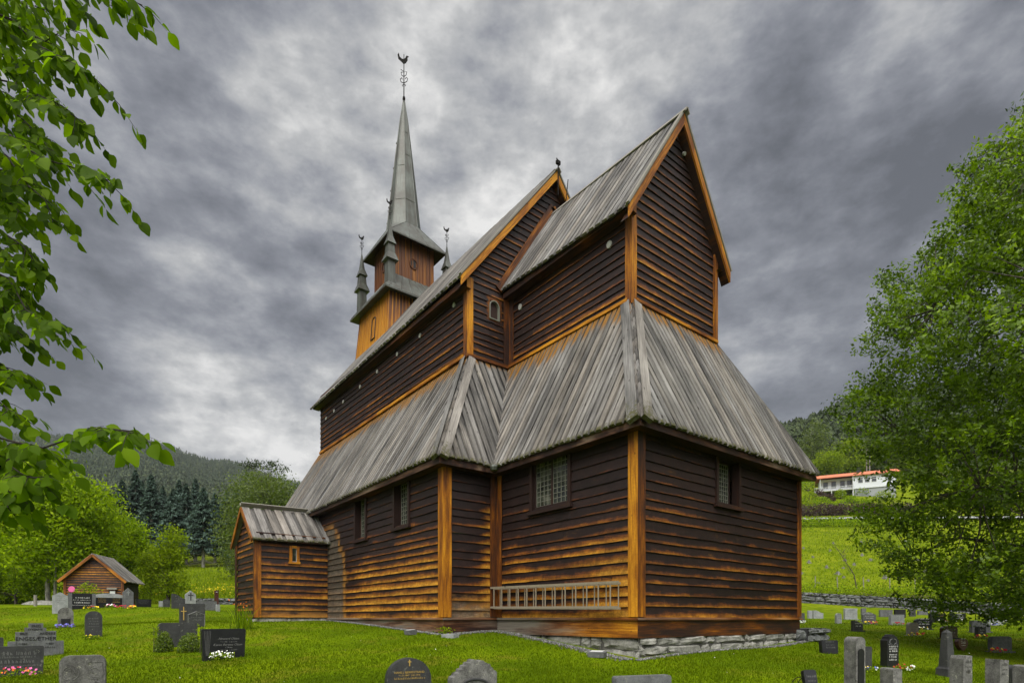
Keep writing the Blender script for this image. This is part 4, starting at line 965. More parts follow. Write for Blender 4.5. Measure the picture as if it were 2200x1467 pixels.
# -- porch on the south side
PX0, PX1, PY0, PB, PE = -15.95, -13.32, -4.45, .05, 2.95; pmx = (PX0 + PX1) / 2; PRZ = 4.22
PO = MB()
clapwall(PO, (PX1, PY0), (PX1, -1.84), PB, 3.1, lambda s, z: .56 * (1 - .55 * sm(z, 1.8, 2.9)) + .05, .235, grey=lambda s, z: .25 * (1 - sm(z, .1, .6)), holes=[(1.18, 1.50, 2.15, 2.62)])
clapwall(PO, (PX0, PY0), (PX1, PY0), PB, 4.2, lambda s, z: .34 + .1 * math.sin(z * 3), .235, top=lambda s: 4.12 - abs(s - 1.315) * .90)
clapwall(PO, (PX0, -1.84), (PX0, PY0), PB, 3.1, lambda s, z: .3, .235)
po = PO.build('porch', M['clap'], CH, CL)
def pc(mb, name, m_='trim'):
    o = mb.build(name, M[m_], po, CL); return o
c = MB(); X, Y = PX1 + .08, PY0 - .08
for W, p, r_ in ((.30, (X - .17, Y), (X, Y)), (.50, (X, Y), (X, Y + .24))): c.poly([(*p, PB), (*r_, PB), (*r_, 2.85), (*p, 2.85)], [(p[0], 0), (p[0] + .2, 0), (p[0] + .2, 2.8), (p[0], 2.8)], W)
c.poly([(X, Y + .24, PB), (X - .08, Y + .24, PB), (X - .08, Y + .24, 2.85), (X, Y + .24, 2.85)], wear=.1); pc(c, 'corner_board'); c = MB(); c.box(PX0 - .08, PX0 + .1, PY0 - .09, PY0 - .05, PB, 2.85, .2); pc(c, 'corner_board')
def proof(q):
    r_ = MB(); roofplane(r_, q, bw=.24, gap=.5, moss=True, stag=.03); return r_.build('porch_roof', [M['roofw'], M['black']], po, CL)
ye, yw = PY0 - .18, -1.72
proof([(PX1 + .22, ye, 2.80), (PX1 + .22, yw, 2.86), (pmx, yw, 4.16), (pmx, ye, 4.12)]); proof([(PX0 - .22, yw, 2.86), (PX0 - .22, ye, 2.80), (pmx, ye, 4.12), (pmx, yw, 4.16)])
c = MB(); c.beam((pmx - .06, ye - .03, 4.25), (pmx - .06, yw, 4.3), .18, .035, (1, 0, -.8)); c.beam((pmx + .06, ye - .03, 4.25), (pmx + .06, yw, 4.3), .18, .035, (1, 0, .8)); pc(c, 'ridge_board', 'grey_wood')
c = MB()
for xe in (PX1 + .24, PX0 - .24): c.beam((xe, ye - .02, 2.76), (pmx, ye - .02, 4.10), .16, .04, (0, 0, 1), .55)
pc(c, 'bargeboard')
c = MB(); c.beam((PX1 + .12, ye, 2.80), (PX1 + .12, yw - .1, 2.84), .2, .05, (1, 0, 0), .05); pc(c, 'soffit')
c = MB(); a0 = PY0 + 1.18
c.box(PX1 + .0, PX1 + .075, a0 - .02, a0 + .075, 2.08, 2.68, .75); c.box(PX1, PX1 + .075, a0 + .245, a0 + .34, 2.08, 2.68, .75); c.box(PX1, PX1 + .073, a0 + .07, a0 + .25, 2.60, 2.69, .75); c.box(PX1, PX1 + .085, a0 - .05, a0 + .37, 2.03, 2.10, .85); pc(c, 'window')
c = MB(); c.box(PX1 - .02, PX1 + .01, a0 + .07, a0 + .25, 2.1, 2.6); pc(c, 'pane', 'glass')
c = MB()
for yy in (a0 + .078, a0 + .236): c.box(PX1, PX1 + .03, yy, yy + .012, 2.105, 2.6)
c.box(PX1, PX1 + .031, a0 + .08, a0 + .245, 2.10, 2.115); c.box(PX1, PX1 + .031, a0 + .08, a0 + .245, 2.585, 2.6); pc(c, 'window_frame', 'white')
f2 = MB(); stones(f2, (PX1 - .02, PY0), (PX1 - .02, -1.85), PB - .01, lambda s: -.16, size=.42, rough=.04); stones(f2, (PX0, PY0 + .02), (PX1, PY0 + .02), PB - .01, lambda s: -.16, size=.4, rough=.04)
f2.build('foundation', [M['fstone'], M['fstone']], po, CL, merge=True, smooth=True)
c = MB(); c.box(PX0 + .02, PX1 - .06, PY0 + .05, -1.9, PB - .05, PB + .02); pc(c, 'floor', 'darkwood')
# ------------------------------------------------------------------ foliage
def leafmat(stops, trans=.45, rough=.45, spec=.35):
    m_ = bpy.data.materials.new('leaves'); m_.use_nodes = True; t = NT(m_.node_tree); b = t.n['Principled BSDF']; out = t.n['Material Output']
    r_ = t.attr('rnd'); c = t.ramp(r_, stops)
    b.inputs['Roughness'].default_value = rough; b.inputs['Specular IOR Level'].default_value = spec; t.put(b.inputs['Base Color'], c)
    tr = t.add('ShaderNodeBsdfTranslucent'); c2 = t.mix(1.0, c, (1.35, 1.45, .55), 'MULTIPLY'); t.put(tr.inputs[0], c2)
    mx = t.add('ShaderNodeMixShader'); mx.inputs[0].default_value = trans
    t.l.new(b.outputs[0], mx.inputs[1]); t.l.new(tr.outputs[0], mx.inputs[2]); t.l.new(mx.outputs[0], out.inputs[0])
    return m_
LM = dict(
    elm=leafmat([(0, (.030, .060, .002)), (.5, (.085, .155, .002)), (1, (.19, .29, .004))], .62, .6, .12),
    ash=leafmat([(0, (.022, .045, .002)), (.5, (.11, .185, .003)), (.85, (.23, .34, .004)), (1, (.33, .42, .02))], .45, .45, .35),
    maple=leafmat([(0, (.035, .070, .002)), (.5, (.165, .25, .003)), (1, (.34, .44, .006))], .5, .6, .12),
    bright=leafmat([(0, (.06, .10, .002)), (.5, (.16, .225, .004)), (1, (.30, .37, .010))], .5, .6, .12),
    pale=leafmat([(0, (.05, .075, .015)), (.5, (.09, .13, .02)), (1, (.14, .18, .03))], .4),
    spruce=leafmat([(0, (.012, .024, .016)), (.5, (.032, .056, .040)), (1, (.11, .165, .135))], .12, .7, .1),
    twig=leafmat([(0, (.045, .038, .030)), (1, (.12, .105, .085))], .05, .8, .1),
    pine=leafmat([(0, (.014, .024, .008)), (.5, (.030, .048, .014)), (1, (.060, .085, .022))], .15, .6, .2),
    farpine=leafmat([(0, (.020, .032, .020)), (.5, (.040, .058, .032)), (1, (.085, .105, .045))], .1, .7, .1),
    grass=leafmat([(0, (.025, .046, .001)), (.5, (.082, .125, .001)), (.9, (.15, .20, .002)), (1, (.22, .20, .01))], .35, .8, .05),
    yew=leafmat([(0, (.03, .06, .006)), (.5, (.085, .13, .012)), (1, (.20, .26, .03))], .35),
    redleaf=leafmat([(0, (.030, .018, .016)), (1, (.085, .050, .040))], .3),
)
def barkf(lo, hi):
    def fn(t, b):
        p = objc(t); n = t.noise(t.vm('MULTIPLY', p, (9, 9, 2.2)), 1, 5, .65); c = t.ramp(n, [(.35, lo), (.62, hi)])
        t.put(b.inputs['Normal'], t.bump(n, .6, .03)); return c
    return mat('bark', fn, .85, .15)
BK = dict(dark=barkf((.025, .02, .016), (.10, .085, .07)), grey=barkf((.10, .095, .08), (.33, .31, .27)), twig=barkf((.012, .010, .008), (.04, .033, .026)))
def rnd_unit(n):
    v = RG.normal(size=(n, 3)); return v / np.linalg.norm(v, axis=1)[:, None]
def leaves(C, size, aspect=.45, droop=.2, up=.5, rnd=None, outward=None, ow=.6, nb=None):
    """one folded four-vertex leaf (two triangles) at every centre"""
    n = len(C); d = rnd_unit(n); d[:, 2] -= droop
    if outward is not None: d = d + outward * ow
    d /= np.linalg.norm(d, axis=1)[:, None]
    nn = rnd_unit(n) * (.75 if nb is None else .42); nn[:, 2] += up * (1 if nb is None else .6)
    if nb is not None: nn = nn + nb
    nn -= d * (nn * d).sum(1)[:, None]; nn /= np.linalg.norm(nn, axis=1)[:, None] + 1e-9
    s_ = np.cross(d, nn); L = (size * RG.uniform(.6, 1.25, n))[:, None]; W = L * aspect * .5
    A = C - d * L * .5; T = C + d * L * .5; M1 = C + s_ * W - nn * W * .3 - d * L * .06; M2 = C - s_ * W - nn * W * .3 - d * L * .06
    V = np.stack([A, M1, T, M2], 1).reshape(-1, 3); F = np.arange(4 * n).reshape(-1, 4)
    r_ = (RG.random(n) if rnd is None else rnd); return V, F, np.repeat(np.clip(r_, 0, 1), 4)
def limbs(mb, base, top, ends, r0, frac=(.25, .95), seg=6, rb=.28):
    base, top = np.array(base, float), np.array(top, float)
    k = [base + (top - base) * f + np.array([random.uniform(-1, 1), random.uniform(-1, 1), 0]) * r0 * 1.2 * (f > 0) for f in (0, .25, .5, .75, 1)]
    mb.tube(k, [r0, r0 * .8, r0 * .55, r0 * .32, r0 * .1], 8)
    ax = lambda f: k[min(3, int(f * 4))] + (k[min(3, int(f * 4)) + 1] - k[min(3, int(f * 4))]) * (f * 4 - min(3, int(f * 4)))
    H = top[2] - base[2]
    for e in ends:
        f = (e[2] - base[2]) / H - random.uniform(.08, .3); f = min(frac[1], max(frac[0], f)); s_ = ax(f); e = np.array(e)
        m1 = s_ + (e - s_) * .4 + np.array([0, 0, -.03 * np.linalg.norm(e - s_)]); rr = r0 * rb * (1 - f * .6)
        mb.tube([s_, m1, e], [rr, rr * .6, rr * .15], 5, cap=False)
def tree(name, label, cat, base, blobs, n_cl, n_leaf, size, lm, trunk_r, bark='dark', group=None, cl_r=.5, aspect=.5, top=None, nlimb=24, shade=.55, droop=.2, extra_trunks=()):
    """blobs: (dx, dy, z above base, rx, ry, rz) ellipsoids of crown; clusters sit mostly near their skins"""
    T = thing(name, label, cat, base, group=group); C = []
    vol = np.array([b[3] * b[4] * b[5] for b in blobs]) ** .67; vol /= vol.sum()
    for b, v in zip(blobs, vol):
        k = max(3, int(n_cl * v)); u = rnd_unit(k); r_ = RG.uniform(.25, 1, k) ** .45
        lump = 1 + .16 * np.sin(u[:, 0] * 5 + b[0]) * np.cos(u[:, 2] * 6 + u[:, 1] * 4 + b[2])
        C.append(np.array(b[:3]) + u * np.array(b[3:6]) * (r_ * lump)[:, None])
    C = np.concatenate(C); bright = RG.uniform(-.22, .22, len(C))
    cen = np.repeat(C, n_leaf, 0); p = cen + RG.normal(size=cen.shape) * np.array([cl_r, cl_r, cl_r * .62]) * .6
    r_ = RG.uniform(.1, .9, len(p)) * .6 + np.repeat(bright, n_leaf) + .25
    V, F, a = leaves(p, size, aspect, droop, .6, r_)
    mb = MB(); zt = top if top else C[:, 2].max() * .92
    idx = RG.choice(len(C), min(nlimb, len(C)), replace=False); limbs(mb, (0, 0, -.2), (0, 0, zt), C[idx], trunk_r)
    for (dx, dy, h, rr) in extra_trunks: mb.tube([(dx, dy, -.2), (dx * .9 + .1, dy, h * .5), (dx * .6, dy * .6, h)], [rr, rr * .7, rr * .3], 7)
    mb.build('trunk', BK[bark], T, smooth=True); bulk('crown', V, F, LM[lm], T, {'rnd': a}); return T
# ---- big ash tree on the right, its trunk outside the frame
def right_tree():
    D0 = 16.0; ax = 2490; b = gpt(ax, D0); T = thing('ash_tree', 'big leafy green tree filling the right edge beside the churchyard', 'tree', b)
    out = [(90, 2400), (150, 2260), (215, 2190), (300, 2110), (400, 2050), (500, 1990), (600, 1935), (700, 1890), (800, 1842), (860, 1860), (900, 1895), (1000, 1920), (1100, 1920), (1200, 1955), (1290, 2030), (1325, 2120)]
    ys = np.array([o[0] for o in out], float); xs = np.array([o[1] for o in out], float)
    zo = (YH - ys) / FPX * D0 - b[2]; ro = (ax - xs) / FPX * D0
    o_ = np.argsort(zo); zo, ro = zo[o_], ro[o_]
    n = 9500; z = RG.uniform(zo[0], zo[-1], n * 3); r_ = np.interp(z, zo, ro); keep = RG.random(n * 3) < (r_ / ro.max()) ** 1.2; z, r_ = z[keep][:n], r_[keep][:n]; n = len(z)
    th = RG.uniform(0, 2 * math.pi, n); lump = .98 + .05 * np.sin(th * 7 + z * 1.7) + .03 * np.sin(th * 3 - z * 2.3) + .04 * np.sin(z * 6.1 + th * 11)
    u = RG.uniform(.05, 1, n) ** .33
    rr = r_ * lump * u * .97
    # layered boughs: pull the clusters onto drooping sheets
    z = z - .02 * rr + .15 * np.sin(z * 3.1 + th * 2)
    C = np.stack([rr * np.cos(th), rr * np.sin(th), z], 1)
    away = C @ FW; C = C[(away < 3.6)]; n = len(C)
    side = C @ RT; C = C[side < 2.6]; n = len(C)
    ow = C * np.array([1, 1, .25]); ow /= np.linalg.norm(ow, axis=1)[:, None] + 1e-9; ow[:, 2] += .25
    k = 40; nl = np.repeat(C, k, 0); o2 = np.repeat(ow, k, 0); tt = np.tile(np.linspace(-.55, .55, k), n)[:, None] + RG.normal(size=(n * k, 1)) * .06
    shoot = RG.normal(size=(n, 3)) * .45 + ow; shoot /= np.linalg.norm(shoot, axis=1)[:, None]; sh = np.repeat(shoot, k, 0)
    p = nl + sh * tt * .50 + RG.normal(size=nl.shape) * .095
    hb = np.repeat(RG.uniform(-.3, .25, n), k); rn = RG.uniform(.05, .8, n * k) * .7 + .15 + hb
    V, F, a = leaves(p, .135, .50, .15, .45, rn, sh, .7, np.repeat(rnd_unit(n) * .55 + ow * .35, k, 0))
    mb = MB(); H = zo[-1]; mb.tube([(0, 0, -.3), (.1, 0, H * .3), (0, .1, H * .6), (0, 0, H * .92)], [.45, .36, .22, .05], 12); node = []; rad = []
    for i in range(34):
        f = .10 + .80 * i / 34; an_ = i * 2.4; zz = f * H; r0 = float(np.interp(zz, zo, ro)) * .8; e = np.array((math.cos(an_), math.sin(an_), 0)); P = [np.array((0, 0, zz - .12 * r0)) + e * r0 * q + np.array((0, 0, .16 * r0 * math.sin(q * 2.2))) + RG.normal(size=3) * .18 * (q > 0) for q in (0, .25, .5, .75, 1)]
        mb.tube(P, [.13 * (1 - f * .5), .10 * (1 - f * .5), .07, .045, .02], 6, cap=False)
        for q in range(4):
            for u in np.linspace(0.1, 1, 5): node.append(P[q] + (P[q + 1] - P[q]) * u)
    node = np.array(node)
    for c_ in C[RG.choice(n, 900, replace=False)]:
        d_ = ((node - c_) ** 2).sum(1); k_ = int(d_.argmin()); s_ = node[k_]
        if d_[k_] < 6: m1 = (s_ + c_) / 2 + RG.normal(size=3) * .12; mb.tube([s_, m1, c_], [.026, .016, .006], 4, cap=False)
    mb.build('trunk', BK['dark'], T, smooth=True); bulk('crown', V, F, LM['ash'], T, {'rnd': a})
right_tree()
# ---- foreground elm boughs on the left
def left_tree():
    b0 = gpt(-1150, 3.2); T = thing('elm_tree', 'near elm whose toothed leaves hang into the left edge of the view', 'tree', b0); O = np.array(b0)
    BR = [([(-60, -60), (60, -20), (190, -8), (300, -12), (352, 12)], 2.7), ([(-60, 5), (40, 45), (110, 95), (180, 125), (230, 150), (272, 190)], 2.5), ([(-60, 60), (60, 60), (140, 90), (190, 60)], 3.0),
          ([(-60, 160), (40, 178), (120, 205), (180, 228), (228, 268)], 2.7), ([(-60, 285), (30, 290), (90, 322), (150, 345), (220, 365), (285, 390)], 2.45), ([(-60, 300), (20, 335), (90, 400), (140, 430), (160, 478)], 2.8),
          ([(-60, 210), (60, 250), (120, 290), (150, 320)], 3.2), ([(-60, 480), (20, 505), (70, 528), (105, 560), (122, 600)], 2.9), ([(-60, 560), (30, 600), (80, 665), (130, 690), (178, 700)], 2.8),
          ([(-60, 640), (0, 650), (40, 700), (70, 725)], 3.2), ([(-60, 790), (0, 780), (30, 795), (48, 800)], 3.0), ([(-60, 870), (-20, 850), (10, 870), (22, 885)], 2.6),
          ([(-60, 925), (40, 950), (110, 962), (180, 940), (240, 918), (310, 930)], 2.2), ([(20, 958), (25, 1000), (60, 1020), (108, 1030)], 2.25), ([(-60, 1030), (0, 1040), (20, 1090), (52, 1120)], 2.2),
          ([(-60, 400), (10, 420), (60, 455), (100, 470)], 3.3), ([(-60, 700), (-10, 710), (30, 722)], 3.1), ([(-60, 110), (30, 120), (90, 160), (130, 150)], 3.3), ([(-60, -30), (20, 0), (90, 10), (170, 30)], 3.2), ([(-60, 350), (30, 370), (70, 380), (110, 395)], 3.1), ([(-60, 540), (10, 560), (50, 575)], 3.2),
          ([(-60, 20), (60, 40), (130, 60)], 4.2), ([(-60, 80), (50, 110), (120, 140)], 4.4), ([(-60, 130), (60, 160), (140, 200)], 4.0), ([(-60, 230), (40, 240), (110, 270)], 4.3), ([(-60, 330), (50, 350), (110, 390)], 4.4), ([(-60, 440), (30, 450), (90, 490)], 4.2), ([(-60, 260), (40, 300), (100, 330)], 4.6), ([(-60, 510), (20, 540), (80, 580)], 4.4), ([(-60, 620), (10, 630), (60, 660)], 4.3), ([(-60, 380), (0, 400), (60, 430)], 3.8), ([(-60, -10), (80, 20), (150, 90)], 4.1), ([(-60, 180), (20, 200), (80, 230)], 3.9)]
    tw = MB(); LC = []; LD = []; LN = []; LS = []
    # the toothed leaf outline
    m_ = 9; ts = np.linspace(0, 1, m_); wd = .37 * np.sin(np.pi * np.clip(ts, 0, 1) ** .85) * (1 - .12 * ts); wd[0] = 0; wd[-1] = 0
    def add_leaf(p, d, L, hang):
        d = d / np.linalg.norm(d); n_ = np.array((random.gauss(0, .45), random.gauss(0, .55), .8)) - FW * random.uniform(-.3, .8); n_ = n_ - d * (n_ @ d); n_ /= np.linalg.norm(n_)
        LC.append(p); LD.append(d); LN.append(n_); LS.append(L)
    def shoot(pts, r0, L, dens, lv):
        pts = [np.array(p) for p in pts]; tw.tube([p - O for p in pts], np.linspace(r0, r0 * .25, len(pts)), 5, cap=False)
        for i in range(len(pts) - 1):
            a, b2 = pts[i], pts[i + 1]; dd = b2 - a; ln = np.linalg.norm(dd); dd = dd / ln; sd_ = np.cross(dd, (0, 0, 1)); sd_ /= np.linalg.norm(sd_) + 1e-6
            q = 0; k = 0
            while q < ln:
                f = q / ln; p = a + dd * q; sg = 1 if k % 2 else -1
                if lv == 0 and random.random() < .60 and (i > 0 or q > 0):
                    s2 = dd * random.uniform(.5, 1) + sd_ * sg * random.uniform(.35, .9) + np.array((0, 0, random.uniform(-.45, .2))); s2 /= np.linalg.norm(s2); l2 = random.uniform(.08, .20)
                    shoot([p, p + s2 * l2 * .5, p + s2 * l2 + np.array((0, 0, -.03))], .0022, L * random.uniform(.8, 1.05), dens, 1)
                else:
                    d_ = dd * .55 + sd_ * sg * .75 + np.array((0, 0, -.55 + random.uniform(-.3, .25))) + np.array([random.gauss(0, .15) for _ in range(3)])
                    add_leaf(p, d_, L * random.uniform(.62, 1.12), 0)
                q += dens * random.uniform(.75, 1.3); k += 1
        add_leaf(pts[-1], (pts[-1] - pts[-2]) + np.array((0, 0, -.02)), L, 0)
    hub = [O + RT * q[0] + FW * q[1] + np.array((0, 0, q[2])) for q in ((.75, -.1, 2.6), (.8, .35, 3.3), (.7, .0, 4.0), (.85, .7, 4.4), (.75, .2, 5.0))]
    for h_ in hub: tw.tube([np.array((0, 0, h_[2] - O[2] - .6)), (h_ - O) * np.array((.55, .55, 1)) - np.array((0, 0, .2)), h_ - O], [.09, .06, .03], 8, cap=False)
    for P, D in BR:
        P = [(-430, P[0][1] + random.uniform(-60, 20))] + P
        P = [(x - 46 * max(0, min(1, x / 150)) * (1 if y < 850 else .5), y) for x, y in P]
        pts = [at(x, y, D + .35 * (1 - i / (len(P) - 1)) - .1 + .08 * math.sin(i * 2.1 + x)) for i, (x, y) in enumerate(P)]
        shoot(pts, .006, .074 if D < 3 else .080, .035, 0)
        # bough back to the trunk
        s_ = min(hub, key=lambda q: np.linalg.norm(q - pts[0])); m1 = (pts[0] + s_) / 2 + np.array((0, 0, .08)) + RG.normal(size=3) * .06; tw.tube([s_ - O, m1 - O, pts[0] - O], [.022, .014, .008], 6, cap=False)
    P = np.array(LC); Dv = np.array(LD); Nv = np.array(LN); L = np.array(LS)[:, None]; Sv = np.cross(Dv, Nv); n = len(P)
    side = P @ RT
    rows = []
    for k in range(m_):
        t_ = ts[k]; c = P + Dv * L * (t_ + .06) - Nv * L * .16 * t_ * t_; rows.append((c, c + Sv * L * wd[k] + Nv * L * wd[k] * .22 - Dv * L * .0, c - Sv * L * wd[k] + Nv * L * wd[k] * .22))
    V = np.concatenate([np.stack([r_[0] for r_ in rows], 1), np.stack([r_[1] for r_ in rows], 1), np.stack([r_[2] for r_ in rows], 1)], 1)  # n, 3m, 3
    # teeth: push every second edge vertex towards the tip
    V[:, m_ + 1:2 * m_ - 1:2] += (Dv * L * .035)[:, None]; V[:, 2 * m_ + 1:3 * m_ - 1:2] += (Dv * L * .035)[:, None]
    F = []
    for k in range(m_ - 1): F += [(k, m_ + k, m_ + k + 1, k + 1), (k, k + 1, 2 * m_ + k + 1, 2 * m_ + k)]
    F = np.array(F); FF = (F[None] + (np.arange(n) * 3 * m_)[:, None, None]).reshape(-1, 4)
    rn = np.repeat(np.clip(RG.normal(.5, .22, n), 0, 1), 3 * m_)
    tk = MB(); tk.tube([(0, 0, -.3), (.05, 0, 2), (-.1, .1, 4), (.1, 0, 6.5), (0, 0, 9)], [.34, .28, .24, .16, .05], 12); tk.build('trunk', BK['dark'], T, smooth=True)
    tw.build('branches', BK['twig'], T, smooth=True); bulk('crown', (V.reshape(-1, 3) - O), FF, LM['elm'], T, {'rnd': rn})
left_tree()
# ---- trees on the left beyond the graves
def px_tree(name, label, cat, px, D, blobs_px, n_cl, n_leaf, size, lm, tr, **k):
    """blobs in pixels at depth D: (px, py, rx, ry)"""
    b = gpt(px, D); bl = []
    for (x, y, rx, ry) in blobs_px:
        c = at(x, y, D) - b; bl.append((c[0] + FW[0] * random.uniform(-1, 1) * rx / FPX * D * .3, c[1] + FW[1] * random.uniform(-1, 1) * rx / FPX * D * .3, c[2], rx / FPX * D, rx / FPX * D, ry / FPX * D))
    return tree(name, label, cat, b, bl, n_cl, n_leaf, size, lm, tr, **k)
g1 = 'broadleaf trees around the small wooden shed'
px_tree('maple_tree', 'tall bright green tree with pale forked trunk left of the small shed', 'tree', 104, 42, [(100, 1060, 105, 90), (150, 1120, 90, 90), (60, 1130, 90, 90), (190, 1090, 50, 60), (110, 1190, 110, 55), (180, 1180, 50, 50)], 1000, 30, .30, 'maple', .17, bark='grey', cl_r=.9, group=g1, extra_trunks=[(.9, .4, 6, .12)])
px_tree('maple_tree', 'dense green tree at the left edge behind the hanging branch', 'tree', -70, 46, [(-80, 1050, 110, 110), (-10, 1020, 60, 60), (-100, 1170, 120, 90), (10, 1190, 60, 60)], 700, 28, .32, 'maple', .3, cl_r=.9, group=g1)
px_tree('broadleaf_tree', 'rounded mid green tree directly behind the small shed', 'tree', 268, 50, [(262, 1160, 44, 58), (285, 1190, 28, 48), (235, 1200, 45, 45), (225, 1130, 30, 30)], 420, 28, .28, 'maple', .2, cl_r=.8, group=g1)
px_tree('young_tree', 'slender young tree with yellow green top standing alone right of the shed', 'tree', 362, 45, [(372, 1160, 20, 30), (378, 1195, 20, 22), (352, 1210, 24, 26), (340, 1185, 12, 14), (372, 1245, 20, 38), (322, 1235, 20, 34), (318, 1205, 15, 15)], 210, 30, .24, 'bright', .14, cl_r=.55, group=g1, nlimb=30, extra_trunks=[(-.9, .0, 4.5, .08)])
px_tree('hedge_tree', 'low leafy tree on the shady bank at the far left', 'tree', 35, 44, [(20, 1235, 45, 40), (70, 1255, 40, 34), (-30, 1250, 50, 40)], 300, 26, .26, 'maple', .12, cl_r=.7, group=g1)
px_tree('aspen_tree', 'tall pale green tree leaning out behind the church porch', 'tree', 560, 78, [(560, 1075, 75, 60), (520, 1120, 45, 80), (505, 1190, 28, 55), (590, 1060, 55, 45), (620, 1110, 60, 70), (560, 1150, 80, 80), (640, 1160, 60, 60)], 1100, 22, .36, 'pale', .3, cl_r=1.1, shade=.4)
px_tree('pine_tree', 'thin bushy pine top poking above the pale trees by the porch', 'tree', 575, 95, [(545, 995, 20, 9), (575, 1000, 22, 9), (600, 1008, 14, 8), (530, 1000, 12, 6)], 70, 14, .35, 'pine', .25, cl_r=.7, nlimb=40)
def bush(name, label, px, D, w_, h_, lm, n, size, py=None, group=None, cat='bush'):
    b = gpt(px, D) if py is None else at(px, py, D); T = thing(name, label, cat, b, group=group)
    N = n; u = rnd_unit(N); u[:, 2] = np.abs(u[:, 2]); r_ = RG.uniform(.3, 1, N) ** .5; C = u * np.array([w_ / 2, w_ / 2, h_]) * r_[:, None]
    V, F, a = leaves(C, size, .5, 0, .5, RG.uniform(0, 1, N) * .8 + .2 * u[:, 2], u, .5); bulk('foliage', V, F, LM[lm], T, {'rnd': a})
    mb = MB()
    for i in range(7):
        e = C[random.randrange(N)]; mb.tube([(e[0] * .1, e[1] * .1, -.05), e * .5, e], [.02 * w_, .012 * w_, .004 * w_], 4, cap=False)
    mb.build('stem', BK['dark'], T); return T
g = 'shrubs at the edge of the churchyard on the left'
bush('shrub', 'round bright green shrub against the gable wall of the shed', 190, 34, 1.9, 1.5, 'bright', 900, .14, group=g)
for x, D, w_, h_, l in ((15, 47, 3.4, 2.2, 'low dark shrub at the left picture edge on the bank'), (62, 48, 3.5, 2.6, 'dark green shrub behind the wooden fence post'), (330, 52, 3, 1.6, 'low shrub in the meadow just right of the shed'), (395, 60, 2.2, .9, 'small dark shrub behind the cross topped stone')):
    bush('shrub', l, x, D, w_, h_, 'maple', 900, .22, group=g)
# ---- spruces
def spruce(label, px, D, ytop, wpx, bare=.3, lm='spruce', group=None, n=2600):
    b = gpt(px, D); H = (YH - ytop) / FPX * D - b[2]; W = wpx / FPX * D / 2; T = thing('spruce_tree', label, 'tree', b, group=group)
    nb = int(n / 20); z = bare + (1 - bare) * RG.uniform(0, 1, nb) ** 1.15; z = np.sort(z); tier = .02 * np.sin(z * 60)
    ang = RG.uniform(0, 2 * math.pi, nb); rl = W * np.minimum(1, (1 - z) / (1 - bare) * 1.05 + .03) ** .85 * RG.uniform(.75, 1.15, nb)
    k = 20; s_ = np.tile(np.linspace(.12, 1, k), nb); A = np.repeat(ang, k) + RG.normal(size=nb * k) * .09; rr = np.repeat(rl, k) * s_; zz = np.repeat(z * H, k) - rr * .42 + rr * s_ * .18 + RG.normal(size=nb * k) * .06
    C = np.stack([rr * np.cos(A), rr * np.sin(A), zz], 1); ow = np.stack([np.cos(A), np.sin(A), -np.ones(nb * k) * .5], 1)
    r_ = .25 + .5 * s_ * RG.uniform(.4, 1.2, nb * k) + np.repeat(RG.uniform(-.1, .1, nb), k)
    V, F, a = leaves(C, .075 * W + .34, .5, .35, .3, r_, ow, 1.0); bulk('crown', V, F, LM[lm], T, {'rnd': a})
    mb = MB(); mb.tube([(0, 0, -.3), (0, 0, H * .5), (0, 0, H * .98)], [.022 * H, .014 * H, .01], 7)
    nb2 = 60; T2 = []
    for i in range(nb2):
        zb = random.uniform(.06, bare + .12) * H; t_ = random.uniform(0, 6.28); l_ = W * random.uniform(.4, .85)
        mb.tube([(0, 0, zb), (l_ * math.cos(t_), l_ * math.sin(t_), zb - l_ * .25)], [.03, .01], 3, cap=False)
    mb.build('trunk', BK['grey'], T); return T
g = 'blue green spruces at the top of the meadow'
SP = [(236, 103, 1062, 70, 'first spruce from the left in the row, half hidden by bright leaves'), (262, 108, 1032, 62, 'tall dark spruce just right of the bright maple'), (291, 110, 1012, 66, 'tallest dark spruce in the left half of the row'), (325, 106, 1020, 66, 'dark pointed spruce above the right side of the shed'),
      (350, 112, 1045, 50, 'narrow spruce squeezed between two taller ones'), (373, 104, 1052, 70, 'spruce directly above the young yellow green tree'), (400, 110, 1040, 56, 'spruce with dark gap on both sides, middle of the row'), (437, 102, 1050, 78, 'widest blue green spruce with a bare pale trunk'),
      (420, 116, 1030, 50, 'spruce top showing behind the widest blue one'), (462, 112, 1062, 54, 'short spruce right of the widest blue one'), (487, 106, 1058, 62, 'last spruce before the porch, beside pale leaves'), (508, 114, 1050, 56, 'spruce mostly hidden by the pale tree at the porch'),
      (305, 122, 1035, 50, 'far spruce tip between two dark spruces on the left'), (385, 124, 1032, 50, 'far spruce tip right of the middle gap')]
for x, D, yt, wp, l in SP: spruce(l, x, D, yt, wp * 1.25, random.uniform(.16, .32), group=g, n=7600)
